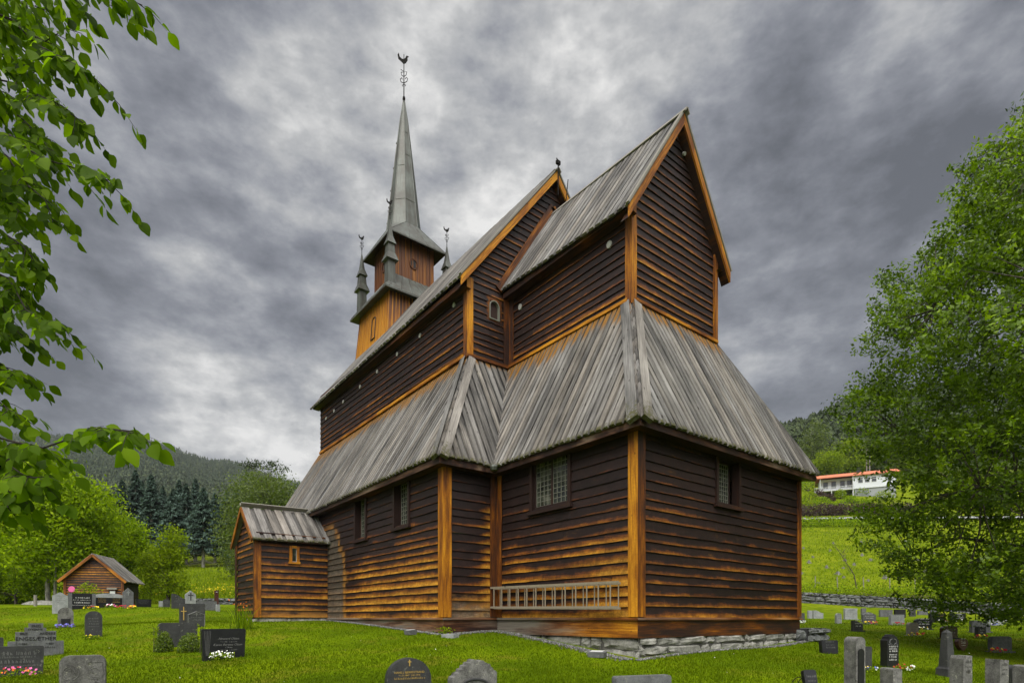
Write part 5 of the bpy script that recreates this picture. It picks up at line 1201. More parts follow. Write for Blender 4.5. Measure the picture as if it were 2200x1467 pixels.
# ---- woods on the hills: far masses
def forest(name, label, azr, dr, n, h, lm, seed, K=46):
    rg = np.random.default_rng(seed); px = rg.uniform(*azr, n); D = np.exp(rg.uniform(math.log(dr[0]), math.log(dr[1]), n))
    t_ = (px - PX) / FPX; X = CAM[0] + (FW[0] + RT[0] * t_) * D; Y = CAM[1] + (FW[1] + RT[1] * t_) * D; Z = gz(X, Y)
    H = h * rg.uniform(.6, 1.25, n); W = H * rg.uniform(.15, .22, n)
    # every tree: stacked ragged skirts of small triangles
    q = rg.uniform(.12, 1, (n, K)) ** .8; an = rg.uniform(0, 2 * math.pi, (n, K)); rad = W[:, None] * (1 - q) ** .7 * rg.uniform(.75, 1.2, (n, K)); c = np.stack([X[:, None] + rad * np.cos(an), Y[:, None] + rad * np.sin(an), Z[:, None] + q * H[:, None]], -1)
    s_ = (H * .055)[:, None, None]; tv = np.stack([-np.sin(an), np.cos(an), np.zeros_like(an)], -1); o = np.stack([np.cos(an), np.sin(an), np.full_like(an, -.9)], -1)
    V = np.stack([c + np.array([0, 0, 1]) * s_ * 1.3 - o * s_ * .4, c + tv * s_ * 1.3 + o * s_, c - tv * s_ * 1.3 + o * s_], 2).reshape(-1, 3)
    F = np.arange(len(V)).reshape(-1, 3); a = np.repeat(np.clip(rg.normal(.45, .2, n)[:, None] + rg.normal(0, .12, (n, K)) + .15 * q, 0, 1).ravel(), 3)
    # closed inner cones so that the wood is dense
    cv = []; S = 5
    th = np.linspace(0, 2 * math.pi, S, endpoint=False)
    ringv = np.stack([X[:, None] + W[:, None] * .72 * np.cos(th), Y[:, None] + W[:, None] * .72 * np.sin(th), np.repeat((Z + H * .08)[:, None], S, 1)], -1); tip = np.stack([X, Y, Z + H * .98], -1)[:, None]
    cv = np.concatenate([ringv, tip], 1).reshape(-1, 3); cf = np.array([(i, (i + 1) % S, S) for i in range(S)]); cf = (cf[None] + (np.arange(n) * (S + 1))[:, None, None]).reshape(-1, 3) + len(V)
    V = np.concatenate([V, cv]); F = np.concatenate([F, cf]); a = np.concatenate([a, np.repeat(np.clip(rg.normal(.2, .1, n), 0, 1), S + 1)])
    tag(bulk(name, V, F, LM[lm], None, {'rnd': a}), label, 'wood', kind='stuff')
forest('hillside_wood', 'far dark conifer wood covering the hill on the left', (-150, 760), (300, 1180), 26000, 11, 'farpine', 5, 12)
forest('hillside_wood', 'pine wood covering the steep hill behind the white house on the right', (1560, 2350), (215, 430), 6500, 10, 'pine', 6, 46)
g = 'birches and other light trees behind the white house'
for x, D, blobs, lm, l in ((1744, 205, [(1744, 935, 22, 32), (1752, 975, 32, 32), (1735, 985, 28, 28)], 'pale', 'tall pale birch left of the white house'), (1782, 190, [(1780, 990, 24, 20), (1770, 1003, 18, 14), (1792, 1000, 16, 15)], 'bright', 'short bright green tree above the left end of the orange roof'),
                           (1826, 195, [(1824, 965, 16, 24), (1830, 990, 24, 22)], 'bright', 'bright green tree behind the chimney of the white house'), (1848, 198, [(1850, 985, 18, 20)], 'bright', 'bright tree beside the utility pole'), (1945, 200, [(1942, 970, 24, 28), (1950, 995, 26, 24)], 'bright', 'light green tree seen through the big tree at right'), (1868, 204, [(1872, 965, 14, 24), (1870, 990, 16, 20)], 'pale', 'greyish green tree right behind the utility pole')):
    px_tree('birch_tree', l, 'tree', x, D, blobs, 170, 26, .8, lm, .25, bark='grey', cl_r=1.7, group=g, droop=.5)
# ------------------------------------------------------------------ churchyard
GR = dict(black=stonef((.006, .006, .007), (.018, .018, .020), 3, 0, .3, .4), dark=stonef((.016, .017, .017), (.050, .050, .050), 4, .35, .6, .4), grey=stonef((.07, .07, .072), (.19, .195, .20), 5, .35, .8, .3, .3),
          light=stonef((.19, .20, .20), (.42, .43, .43), 5, .15, .7, .3, .3), brown=stonef((.035, .014, .012), (.09, .035, .028), 4, 0, .25, .6), rough=stonef((.035, .034, .031), (.22, .215, .20), 7, .9, .9, .2), pink=stonef((.22, .19, .17), (.36, .32, .29), 5, 0, .7, .3))
GT = dict(gold=plain((.42, .28, .07), .15, 10, .4, .5), white=plain((.62, .62, .60), .1, 10, .5, .4), pale=plain((.14, .14, .135), .2, 10, .6, .3), cut=plain((.015, .015, .014), .2, 10, .8, .2))
def outline(kind, w_, h_):
    a = w_ / 2; S = []
    def arc(cx, cz, rx, rz, t0, t1, n): return [(cx + rx * math.cos(t), cz + rz * math.sin(t)) for t in np.linspace(t0, t1, n)]
    if kind == 'rect': return [(-a, 0), (a, 0)] + arc(a - .03, h_ - .03, .03, .03, 0, math.pi / 2, 3) + arc(-a + .03, h_ - .03, .03, .03, math.pi / 2, math.pi, 3)
    if kind == 'trap': return [(-a * .93, 0), (a * .93, 0)] + arc(a - .03, h_ - .03, .03, .03, 0, math.pi / 2, 3) + arc(-a + .03, h_ - .03, .03, .03, math.pi / 2, math.pi, 3)
    if kind == 'round': return [(-a, 0), (a, 0)] + arc(0, h_ - a * .95, a, a * .95, 0, math.pi, 17)
    if kind == 'low': return [(-a, 0), (a, 0)] + arc(0, h_ * .78, a, h_ * .22, 0, math.pi, 13)
    if kind == 'soft': return [(-a, 0), (a, 0)] + arc(a - .09, h_ - .10, .09, .10, 0, math.pi / 2, 5) + arc(-a + .09, h_ - .10, .09, .10, math.pi / 2, math.pi, 5)
    if kind == 'point': return [(-a, 0), (a, 0), (a, h_ * .8), (0, h_), (-a, h_ * .8)]
    if kind == 'wave': return [(-a, 0), (a, 0)] + [(a - 2 * a * t, h_ * (.86 + .14 * math.sin(math.pi * t) ** 2.2)) for t in np.linspace(0, 1, 13)]
    if kind == 'slope': return [(-a, 0), (a, 0)] + [(a - 2 * a * t, h_ * (.70 + .3 * (.5 - .5 * math.cos(math.pi * t * 1.15)) if t < .87 else .99)) for t in np.linspace(0, 1, 11)]
    if kind == 'heart': 
        P = []
        for t in np.linspace(-math.pi, math.pi, 36, endpoint=False): P.append((16 * math.sin(t) ** 3 / 16 * a, (13 * math.cos(t) - 5 * math.cos(2 * t) - 2 * math.cos(3 * t) - math.cos(4 * t) + 17) / 29 * h_ * .98))
        P = P[::-1]; return P
    if kind == 'step': return [(-a, 0), (a, 0), (a, h_ * .5), (a * .72, h_ * .5), (a * .72, h_ * .78), (a * .36, h_ * .78), (a * .36, h_ * .87), (a * .25, h_ * .87), (a * .25, h_), (-a * .28, h_), (-a * .28, h_ * .88), (-a * .42, h_ * .88), (-a * .42, h_ * .76), (-a * .74, h_ * .76), (-a * .74, h_ * .5), (-a, h_ * .5)]
    if kind == 'shoulder': return [(-a, 0), (a * .96, 0), (a * .96, h_ * .62), (a, h_ * .63), (a, h_ * .84)] + [(a * .82, h_ * .86), (a * .6, h_ * .94)] + arc(0, h_ * .9, a * .45, h_ * .10, .5, math.pi - .5, 6) + [(-a * .6, h_ * .94), (-a * .82, h_ * .86), (-a, h_ * .84), (-a, h_ * .63), (-a * .96, h_ * .62), (-a * .96, 0)][:-1]
    if kind == 'rough': return [(-a, 0), (a, 0)] + [(a - 2 * a * t + random.uniform(-.01, .01), h_ * (.95 + random.uniform(-.03, .04))) for t in np.linspace(0, 1, 10)]
    if kind == 'broken':
        return [(x * a, z * h_) for x, z in ((-1, 0), (1, 0), (.99, .60), (1.0, .72), (.93, .76), (.86, .75), (.80, .82), (.72, .84), (.68, .90), (.60, .89), (.52, .93), (.45, .92), (.40, .97), (.26, .975), (.18, .95), (.08, .98), (-.02, 1.0), (-.12, .985), (-.16, .94), (-.30, .935), (-.34, .88), (-.46, .87), (-.50, .81), (-.62, .80), (-.66, .74), (-.80, .72), (-.84, .67), (-.97, .64), (-1.0, .58))]
def textmesh(body, size, shear=0, ext=.002):
    cu = bpy.data.curves.new('t', 'FONT'); cu.body = body; cu.size = size; cu.align_x = 'CENTER'; cu.extrude = ext; cu.resolution_u = 2; cu.shear = shear
    o = bpy.data.objects.new('t', cu); COL.objects.link(o); dg = bpy.context.evaluated_depsgraph_get(); dg.update(); me = bpy.data.meshes.new_from_object(o.evaluated_get(dg)); bpy.data.objects.remove(o); return me
def inscribe(T, lines, thk, mt, y=None):
    """lines: (text or None for worn strokes, size, x, z, shear)"""
    yy = -thk / 2 - .004 if y is None else y
    for body, size, x, z, sh in lines:
        V = []; F = []
        if body:
            me = textmesh(body, size, sh); o = len(V)
            V += [(x + v.co.x, yy + v.co.z * -1, z + v.co.y) for v in me.vertices]; F += [tuple(o + i for i in p.vertices) for p in me.polygons]; bpy.data.meshes.remove(me)
        else:                                                   # worn lettering nobody can read: uneven strokes
            W = sh; q = x - W / 2
            while q < x + W / 2:
                if random.random() < .17: q += size * .45; continue
                for k in range(2):
                    a = q + k * size * .28 + random.uniform(0, .1) * size; hh = size * random.uniform(.45, .95); t_ = size * .11; dx = random.uniform(-.12, .12) * size; o = len(V)
                    V += [(a, yy, z), (a + t_, yy, z), (a + t_ + dx, yy, z + hh), (a + dx, yy, z + hh)]; F.append((o, o + 1, o + 2, o + 3))
                q += size * random.uniform(.5, .8)
        me = bpy.data.meshes.new('inscription'); me.from_pydata(V, [], F); me.materials.append(GT[mt]); o = bpy.data.objects.new('inscription', me); COL.objects.link(o); o.parent = T
def cross(T, x, z, h_, w_, t_, mt, thk, name='cross'):
    c = MB(); y0, y1 = -thk / 2 - .012, -thk / 2 + .01; c.box(x - t_, x + t_, y0, y1, z, z + h_); c.box(x - w_ / 2, x + w_ / 2, y0 + .001, y1, z + h_ * .66 - t_, z + h_ * .66 + t_); return c.build(name, GT[mt] if mt in GT else GR[mt], T)
NU = -18
def stone(label, px, D, wpx, hpx, kind, mt, thk=.14, nu=None, lean=0, zbase=None, plinth=False, name='gravestone', group='gravestones in the churchyard', cat='gravestone', base_y=None, top=None):
    """px: middle, wpx/hpx: size in photo pixels at depth D; nu: compass of the face"""
    nu = NU if nu is None else nu
    b = gpt(px, D)
    if base_y is not None: b[2] = at(px, base_y, D)[2]
    v = math.degrees(math.atan2(CAM[1] - b[1], CAM[0] - b[0])); off = R(nu - v)
    w_ = max(.16, (wpx / FPX * D * math.cos(math.atan((px - PX) / FPX)) - thk * abs(math.sin(off))) / max(.35, math.cos(off))); h_ = hpx / FPX * D if top is None else at(px, top, D)[2] - b[2]
    T = thing(name, label, cat, b, R(nu + 90), group); T.rotation_euler[0] = R(lean)
    c = MB(); c.prism(outline(kind, w_, h_ + .06), thk); 
    for i, v_ in enumerate(c.v): c.v[i] = (v_[0], v_[1], v_[2] - .06)
    if kind in ('rough', 'broken'):
        o = c.build('stone', GR[mt], T)
    else: o = c.build('stone', GR[mt], T, bevel=min(.012, thk * .1))
    if plinth:
        c = MB(); c.box(-w_ / 2 - .05, w_ / 2 + .05, -thk / 2 - .06, thk / 2 + .06, -.08, .035); c.build('plinth', GR['dark' if mt in ('black', 'brown') else mt], T, bevel=.01)
    T['w'] = w_; T['h'] = h_
    return T, w_, h_
def worn(T, w_, h_, thk, mt, n=3, size=.06, z0=.5, x=0, ww=.7):
    inscribe(T, [(None, size * (1 if i % 2 == 0 else .65), x, h_ * z0 + (n / 2 - i) * size * 1.55, w_ * ww * random.uniform(.65, 1)) for i in range(n)], thk, mt)
# -- left side, near
T, w_, h_ = stone('wide stepped grey stone with raised names, nearest the left edge', 78, 13, 120, 62, 'step', 'grey', .2, 2, top=1338)
inscribe(T, [('FRED', .075, .0, h_ * .885, 0), ('SYVERINE', .06, -.02, h_ * .79, 0), ('BRIT', .07, -w_ * .22, h_ * .66, 0), ('ANDERS', .075, w_ * .2, h_ * .66, 0), ('ENGESÆTHER', .115, 0, h_ * .49, 0), ('*1884', .06, -w_ * .24, h_ * .36, 0), ('*1887', .06, w_ * .24, h_ * .36, 0), (None, .05, -w_ * .24, h_ * .25, .22), (None, .05, w_ * .24, h_ * .25, .22)], .2, 'cut', -.106)
for s_ in (-1, 1):
    c = MB(); c.box(s_ * w_ * .43 - .07, s_ * w_ * .43 + .07, -.125, .125, -.05, h_ * .46); c.box(s_ * w_ * .43 - .05, s_ * w_ * .43 - .01, -.13, -.12, .03, h_ * .40); c.box(s_ * w_ * .43 + .01, s_ * w_ * .43 + .05, -.13, -.12, .03, h_ * .40)
    c.build('side_block', GR['grey'], T)
T, w_, h_ = stone('dark grey stone narrowing downwards with orange and pink flowers at its foot', 43, 10.5, 106, 64, 'trap', 'dark', .12, 3, top=1387)
inscribe(T, [(None, .075, -.04, h_ * .70, w_ * .68), (None, .04, -.04, h_ * .60, w_ * .72), (None, .075, -.04, h_ * .42, w_ * .68), (None, .04, -.04, h_ * .30, w_ * .72)], .12, 'pale')
T, w_, h_ = stone('weathered grey stone with mossy top and carved roses, cut by the bottom edge', 179, 7.4, 102, 108, 'soft', 'rough', .13, -8, top=1407)
c = MB()
for s_ in (-1, 1):
    cx, cz = s_ * w_ * .27, h_ * .72
    for k in range(3): c.tube([(cx + (.05 + .025 * k) * math.cos(t), -.066, cz + (.05 + .025 * k) * math.sin(t)) for t in np.linspace(k * 1.7, k * 1.7 + 3.4, 10)], .0045, 5)
    c.tube([(cx + .03 * s_, -.066, cz - .08), (cx - .03 * s_, -.066, cz - .2), (cx - .14 * s_, -.066, cz - .27)], .008, 5)
    for t in (0, 1, 2): c.tube([(cx - .02 * s_ * t, -.066, cz - .12 - .05 * t), (cx + .06 * s_, -.066, cz - .15 - .05 * t)], .012, 5)
c.tube([(-w_ * .44, -.062, .2), (-w_ * .44, -.062, h_ * .88), (w_ * .44, -.062, h_ * .88), (w_ * .44, -.062, .2)], .008, 5)
c.build('carving', GR['rough'], T)
T, w_, h_ = stone('light weathered arched stone with dark niche and purple flowers', 141, 18, 34, 44, 'round', 'rough', .16, 2, top=1304)
c = MB(); c.box(-w_ * .3, w_ * .3, -.092, -.07, h_ * .16, h_ * .44); c.build('niche', M['black'], T); worn(T, w_, h_, .16, 'cut', 2, .04, .75, ww=.5)
T, w_, h_ = stone('dark slate stone with rounded top and a small yellow flower clump', 201, 15, 38, 55, 'low', 'dark', .10, 5, plinth=False, top=1312)
worn(T, w_, h_, .10, 'pale', 4, .045, .5)
T, w_, h_ = stone('pale tall stone with gently waved top, leftmost of the back row', 129, 25, 34, 48, 'wave', 'light', .16, 4, top=1272); worn(T, w_, h_, .16, 'pale', 4, .06, .6)
T, w_, h_ = stone('broad black polished stone with white script between grey side slabs', 176, 27, 60, 33, 'rect', 'black', .12, 6)
inscribe(T, [(None, .08, 0, h_ * .68, .5), (None, .04, 0, h_ * .55, .7), (None, .08, 0, h_ * .36, .6), (None, .04, 0, h_ * .22, .8)], .12, 'white')
c = MB(); c.box(-w_ * .5, -w_ * .36, -.08, .08, -.05, h_); c.build('side_slab', GR['grey'], T, bevel=.01); c = MB(); c.box(w_ * .36, w_ * .5, -.08, .08, -.05, h_); c.build('side_slab', GR['grey'], T, bevel=.01)
T, w_, h_ = stone('wide black double stone under a curved grey cap', 234, 28, 62, 29, 'low', 'black', .14, 6)
worn(T, w_, h_, .14, 'gold', 3, .05, .42, -w_ * .25, .35); worn(T, w_, h_, .14, 'gold', 3, .05, .42, w_ * .25, .35)
c = MB(); c.prism([(x, z) for x, z in [(-w_ * .5, h_ * .70), (w_ * .5, h_ * .70)] + [(w_ * .5 * math.cos(t), h_ * (.82 + .2 * math.sin(t))) for t in np.linspace(0, math.pi, 13)]], .2); c.build('cap', GR['light'], T)
T, w_, h_ = stone('pointed grey stone with a raised cross, right of the wide black double stone', 275, 27, 24, 43, 'point', 'grey', .14, 6); cross(T, 0, h_ * .62, .22, .14, .018, 'light', .14); worn(T, w_, h_, .14, 'pale', 4, .05, .35)
T, w_, h_ = stone('low wide black stone at the right end of the back row', 308, 29, 34, 17, 'rect', 'black', .12, 6); worn(T, w_, h_, .12, 'pale', 3, .045, .5)
for px, D, wp, hp, kd, mt, l in ((346, 33, 10, 13, 'rect', 'light', 'tiny light stone at the left end of the small middle cluster'), (358, 32, 16, 17, 'low', 'dark', 'small dark stone with low curved top in the middle cluster'), (383, 28, 30, 32, 'slope', 'dark', 'dark stone with rising sloped top behind the gold cross stone'),
                                 (445, 28, 42, 20, 'rect', 'grey', 'plain wide grey stone left of the small white slab'), (468, 27, 9, 15, 'rect', 'light', 'small bright white slab left of the porch')):
    T, w_, h_ = stone(l, px, D, wp, hp, kd, mt, .12, 5, plinth=False); 
    if hp > 16: worn(T, w_, h_, .12, 'pale', 3, .05, .5)
T, w_, h_ = stone('light stone with pointed top and dark carved cross in the middle cluster', 409, 30, 24, 38, 'point', 'light', .14, 5); cross(T, 0, h_ * .45, .42, .26, .028, 'dark', .14)
T, w_, h_ = stone('thin purple brown pillar with white lamp spot near the stone wall', 465, 38, 10, 32, 'trap', 'brown', .3, 0); c = MB(); c.lathe([(0, 0), (.06, .01), (.06, .03), (0, .04)], (0, -.17, h_ * .86), 10); c.build('lamp', M['white'], T)
T, w_, h_ = stone('black square stone with a gold cross in the middle cluster', 413, 17, 56, 44, 'rect', 'dark', .12, 4, top=1296); cross(T, -w_ * .36, h_ * .18, h_ * .66, h_ * .24, .012, 'gold', .12)
T, w_, h_ = stone('dark pointed stone with pale border just before the gold cross stone', 421, 16.4, 40, 34, 'point', 'dark', .12, 4)
c = MB(); o_ = outline('point', w_ * .94, h_ * .97); o_ = [o_[i] for i in (0, 4, 3, 2, 1)]; c.tube([(p[0], -.064, p[1]) for p in o_], .010, 4); c.build('border', GT['pale'], T); worn(T, w_, h_, .12, 'pale', 3, .05, .5); cross(T, 0, h_ * .68, .11, .07, .008, 'pale', .12)
T, w_, h_ = stone('wide dark stone half covered by two yellow green bushes', 382, 14, 86, 52, 'soft', 'dark', .12, 4, top=1337)
T, w_, h_ = stone('black polished trapezoid stone with white flowers, nearest the porch', 480, 12, 98, 68, 'trap', 'black', .12, 2, top=1350)
inscribe(T, [('Howard Olsen', .068, .09, h_ * .64, .35), ('* 7.1.1909    † 28.7.1976', .034, .09, h_ * .55, .0), ('Karen Bertine Olsen', .068, .07, h_ * .44, .35), ('f. Moen', .045, .09, h_ * .36, .3), ('* 7.5.1914    † 25.5.2001', .034, .09, h_ * .28, 0)], .12, 'pale')
c = MB()
for k in range(5): c.beam((-w_ * .40 + k * .012, -.064, h_ * .12), (-w_ * .44 + k * .03, -.064, h_ * .94), .004, .004, (1, 0, 0))
c.build('engraving', GT['pale'], T)
T, w_, h_ = stone('narrow dark stone cut by the left picture edge', -8, 12.6, 32, 48, 'rect', 'dark', .12, 3)
# -- bottom middle
T, w_, h_ = stone('dark round topped stone with small gold cross, cut by the bottom edge', 877, 8.2, 100, 112, 'round', 'dark', .13, -12, top=1412)
cross(T, 0, h_ * .80, .09, .05, .006, 'gold', .13); inscribe(T, [('HANS J. BJERKESTRAND', .042, 0, h_ * .62, 0), ('* 1.11.1847  † 8.1.1916', .034, 0, h_ * .55, 0), (None, .035, 0, h_ * .47, .45)], .13, 'gold')
T, w_, h_ = stone('grey stone with jagged broken looking top, cut by the bottom edge', 1015, 7.9, 106, 108, 'broken', 'rough', .2, -14, top=1415)
c = MB(); c.tube([(w_ * .28 * math.cos(t), -.11, h_ * .42 + h_ * .14 * math.sin(t)) for t in np.linspace(0, math.pi, 11)], .018, 6); c.build('carving', GR['dark'], T)
T, w_, h_ = stone('plain pale slab top showing at the bottom edge below the church corner', 1379, 7.4, 128, 62, 'rect', 'grey', .12, -20, plinth=False, top=1450)
# -- right side
T, w_, h_ = stone('tilted black slab right of the church stones, leaning on the slope', 1781, 15, 42, 28, 'trap', 'black', .12, -30, lean=-6); worn(T, w_, h_, .12, 'pale', 3, .05, .5)
def obelisk(label, px, D, wpx, hpx, tp, mt, nu, kind='pillar'):
    b = gpt(px, D); T = thing('gravestone', label, 'gravestone', b, R(nu + 90), 'gravestones in the churchyard'); w_ = wpx / FPX * D * math.cos(math.atan((px - PX) / FPX)) / 1.15; h_ = at(px, 1352, D)[2] - b[2]; c = MB(); a = w_ / 2
    sq = lambda r_, z: [(-r_, -r_, z), (r_, -r_, z), (r_, r_, z), (-r_, r_, z)]
    hb = h_ * .2; c.hexa(sq(a, hb), sq(a * tp, h_ * .94)); c.hexa(sq(a * tp, h_ * .94), sq(.01, h_)); c.build('shaft', GR[mt], T)
    c = MB(); c.hexa(sq(a * 1.35, -.1), sq(a * 1.3, hb * .8)); c.hexa(sq(a * 1.3, hb * .8), sq(a * 1.05, hb)); c.build('plinth', GR[mt], T, bevel=.012); return T, w_, h_
T, w_, h_ = stone('tall pale lichened pillar stone with pointed arch and dark tablet', 1836, 8.8, 42, 118, 'round', 'rough', .24, -28, plinth=False, top=1367)
c = MB(); c.prism([(x * .62, h_ * .22 + z * .60) for x, z in outline('round', w_, h_)], .02)
for i, v_ in enumerate(c.v): c.v[i] = (v_[0], v_[1] - .125, v_[2])
c.build('tablet', GR['black'], T)
T, w_, h_ = stone('small dark stone just behind the tall pale pillar', 1861, 11.5, 22, 36, 'trap', 'dark', .12, -25, top=1388)
T, w_, h_ = stone('tall black ornate stone with shouldered top and white lettering', 1911, 12.5, 40, 72, 'shoulder', 'black', .18, -28, plinth=False, top=1362)
inscribe(T, [(None, .045, 0, h_ * z, w_ * .66) for z in (.62, .55, .48, .38, .31, .22)], .18, 'white'); c = MB()
for s_ in (-1, 1): c.tube([(s_ * .02, -.095, h_ * .70), (s_ * .09, -.095, h_ * .76), (s_ * .07, -.095, h_ * .84), (s_ * .02, -.095, h_ * .87)], .009, 5); c.tube([(s_ * .05, -.095, h_ * .72), (s_ * .12, -.095, h_ * .70)], .008, 5)
c.build('carving', GR['grey'], T)
T, w_, h_ = stone('short square stone block with sloped mossy top at the bottom edge', 1914, 9.2, 40, 70, 'rect', 'rough', .26, -30, plinth=False, top=1434)
T, w_, h_ = obelisk('tapering dark granite obelisk with pointed tip on a square base', 2034, 11, 30, 96, .62, 'dark', -25)
for px, D, wp, hp, mt, l, kd in ((2064, 8.6, 46, 108, 'rough', 'rough sided grey stone overlapping the obelisk foot', 'rough'), (2141, 8.6, 40, 100, 'rough', 'rough sided grey block right of the obelisk', 'rough'), (2168, 9.4, 18, 76, 'dark', 'dark narrow stone with rounded top at the lower right', 'round'), (2200, 9.0, 22, 80, 'rough', 'grey stone cut by the lower right corner', 'rough')):
    T, w_, h_ = stone(l, px, D, wp, hp, kd, mt, .22, -28, plinth=False, top={2064: 1405, 2141: 1412, 2168: 1427, 2200: 1425}[px])
    if px in (2064, 2141): worn(T, w_, h_, .22, 'cut', 3, .045, .72, ww=.6)
T, w_, h_ = stone('leaning black slab with a wire arch beside it at the bottom edge', 1748, 8.4, 34, 62, 'trap', 'black', .07, -30, lean=-14, plinth=False, top=1438); worn(T, w_, h_, .07, 'pale', 3, .04, .6)
b = gpt(1716, 8.5); c = MB()
for k in range(2): c.tube([(RT[0] * a, RT[1] * a, z) for a, z in [(.17 * math.cos(t) + k * .09, .40 * math.sin(t) - .02) for t in np.linspace(0.05, math.pi - .05, 13)]], .006, 5)
o = c.build('wire_arch', M['iron']); o.location = b; tag(o, 'thin bent wire arches standing in the grass beside the leaning black slab', 'wire arch')
RG2 = [(1721, 28, 16, 22, 'rect', 'grey', 'grey stone half hidden by the right church corner'), (1742, 38, 16, 17, 'rect', 'light', 'left one of two joined low light stones by the wall'), (1757, 37, 24, 18, 'slope', 'light', 'right one of two joined low light stones by the wall'),
       (1801, 28, 15, 22, 'round', 'light', 'small light round topped stone left of the large light block'), (1827, 33, 30, 24, 'rect', 'light', 'large light square stone before the dry wall'), (1841, 22, 26, 24, 'slope', 'dark', 'small black rough stone in front of the grey pointed one'),
       (1866, 28, 32, 26, 'point', 'grey', 'grey low pointed stone with white lettering'), (1926, 28, 34, 22, 'rect', 'light', 'light wide stone with pale lettering and red flowers'), (1960, 21, 27, 29, 'soft', 'pink', 'pinkish grey stone with rounded shoulders and red flowers'),
       (1982, 25, 40, 24, 'low', 'black', 'black curved stone with a bunch of white flowers'), (2013, 30, 38, 20, 'rect', 'black', 'black wide stone with gold lettering under the tree'), (2038, 20, 39, 28, 'low', 'brown', 'reddish brown arched stone behind the obelisk'),
       (2057, 33, 36, 19, 'rect', 'black', 'black stone with white flowers under the hanging branches'), (2105, 24, 46, 26, 'slope', 'grey', 'grey polished stone with curved rising top'), (2106, 21, 25, 26, 'rect', 'dark', 'dark small stone with yellow flowers before the curved grey one'),
       (2136, 28, 38, 21, 'rect', 'light', 'light grey stone with purple flowers at the right'), (2148, 17, 52, 34, 'soft', 'grey', 'wide plain grey stone near the right edge'), (1855, 42, 12, 14, 'rect', 'grey', 'small grey stone against the wall, leftmost of the back row there'),
       (1903, 40, 30, 15, 'rect', 'grey', 'wide dark grey stone against the dry wall'), (1933, 39, 26, 18, 'rect', 'black', 'black stone behind the light lettered one'), (1960, 40, 15, 15, 'rect', 'dark', 'small square dark stone against the wall'), (1982, 42, 24, 9, 'rect', 'grey', 'low long grey stone right of the small square one by the wall'),
       (2008, 41, 22, 11, 'rect', 'grey', 'low grey stone behind the gold lettered one'), (2140, 38, 27, 11, 'rect', 'black', 'low black stone against the wall near the right edge'), (2158, 34, 15, 15, 'rect', 'grey', 'small grey stone beside the purple flowers at right')]
for px, D, wp, hp, kd, mt, l in RG2:
    T, w_, h_ = stone(l, px, D, wp, hp, kd, mt, .14, -32 if px > 1780 else -28, plinth=hp > 22)
    if hp > 18: worn(T, w_, h_, .14, 'gold' if 'gold' in l else ('white' if mt in ('black', 'brown', 'dark') or 'white lettering' in l else 'pale'), 3, .07, .55)
T, w_, h_ = stone('heart shaped reddish brown stone beside the obelisk', 2065, 17, 30, 27, 'heart', 'brown', .14, -32); worn(T, w_, h_, .14, 'white', 4, .04, .62, ww=.5)
# -- flowers
FL = {k: mat('petals', lambda t, b, c_=c_: c_, .6, .2) for k, c_ in dict(white=(.72, .72, .66), red=(.35, .01, .02), pink=(.62, .12, .30), orange=(.70, .16, .02), yellow=(.75, .55, .02), purple=(.10, .05, .30), blue=(.12, .14, .45)).items()}
def flowers(label, px, D, w_, h_, cols, n, ps=.022, leaf='maple', nl=160, dx=0, cat='flowers'):
    b = gpt(px, D); T = thing('flowers', label, cat, b, TH * 0, 'flowers planted at the graves')
    e = RT; P = (RG.uniform(-.5, .5, (n, 1)) * w_) * e + (RG.uniform(-.5, .5, (n, 1)) * min(.2, w_ * .3)) * FW; P[:, 2] = RG.uniform(.35, 1, n) * h_ * (1 - (np.abs((P @ RT) / w_) * 1.4) ** 2 * .5)
    L = (RG.uniform(-.55, .55, (nl, 1)) * w_) * e + (RG.uniform(-.5, .5, (nl, 1)) * min(.25, w_ * .35)) * FW; L[:, 2] = RG.uniform(0, .8, nl) * h_
    V, F, a = leaves(L, .055 + .02 * (D > 20), .45, -.3, .3); bulk('leaves', V, F, LM[leaf], T, {'rnd': a})
    for ci, col in enumerate(cols):
        Q = P[ci::len(cols)]
        if not len(Q): continue
        VV = []; FF = []
        for q in Q:
            nn = -FW * .8 + np.array((random.gauss(0, .3), random.gauss(0, .3), .7)); nn /= np.linalg.norm(nn); a1 = np.cross(nn, (0, 0, 1)); a1 /= np.linalg.norm(a1); b1 = np.cross(nn, a1); r_ = ps * random.uniform(.7, 1.25); o = len(VV); m = 10
            VV.append(q + nn * r_ * .0); VV += [q + (a1 * math.cos(t) + b1 * math.sin(t)) * r_ * (1 if k % 2 else .66) + nn * r_ * .35 for k, t in enumerate(np.linspace(0, 2 * math.pi, m, endpoint=False))]
            FF += [(o, o + 1 + k, o + 1 + (k + 1) % m) for k in range(m)]
        bulk('blossom', VV, FF, FL[col], T)
flowers('white flowers in front of the black trapezoid stone near the porch', 477, 11.7, .46, .22, ['white'], 46, .022, nl=260)
flowers('orange and pink flowers before the dark stone at the lower left', 40, 10.2, .62, .20, ['pink', 'orange', 'pink', 'red'], 26, .026)
flowers('purple flowers in the niche of the arched stone', 141, 17.7, .5, .12, ['purple', 'blue'], 40, .035)
flowers('small yellow flowers at the foot of the slate stone', 199, 14.8, .42, .13, ['yellow'], 14, .016)
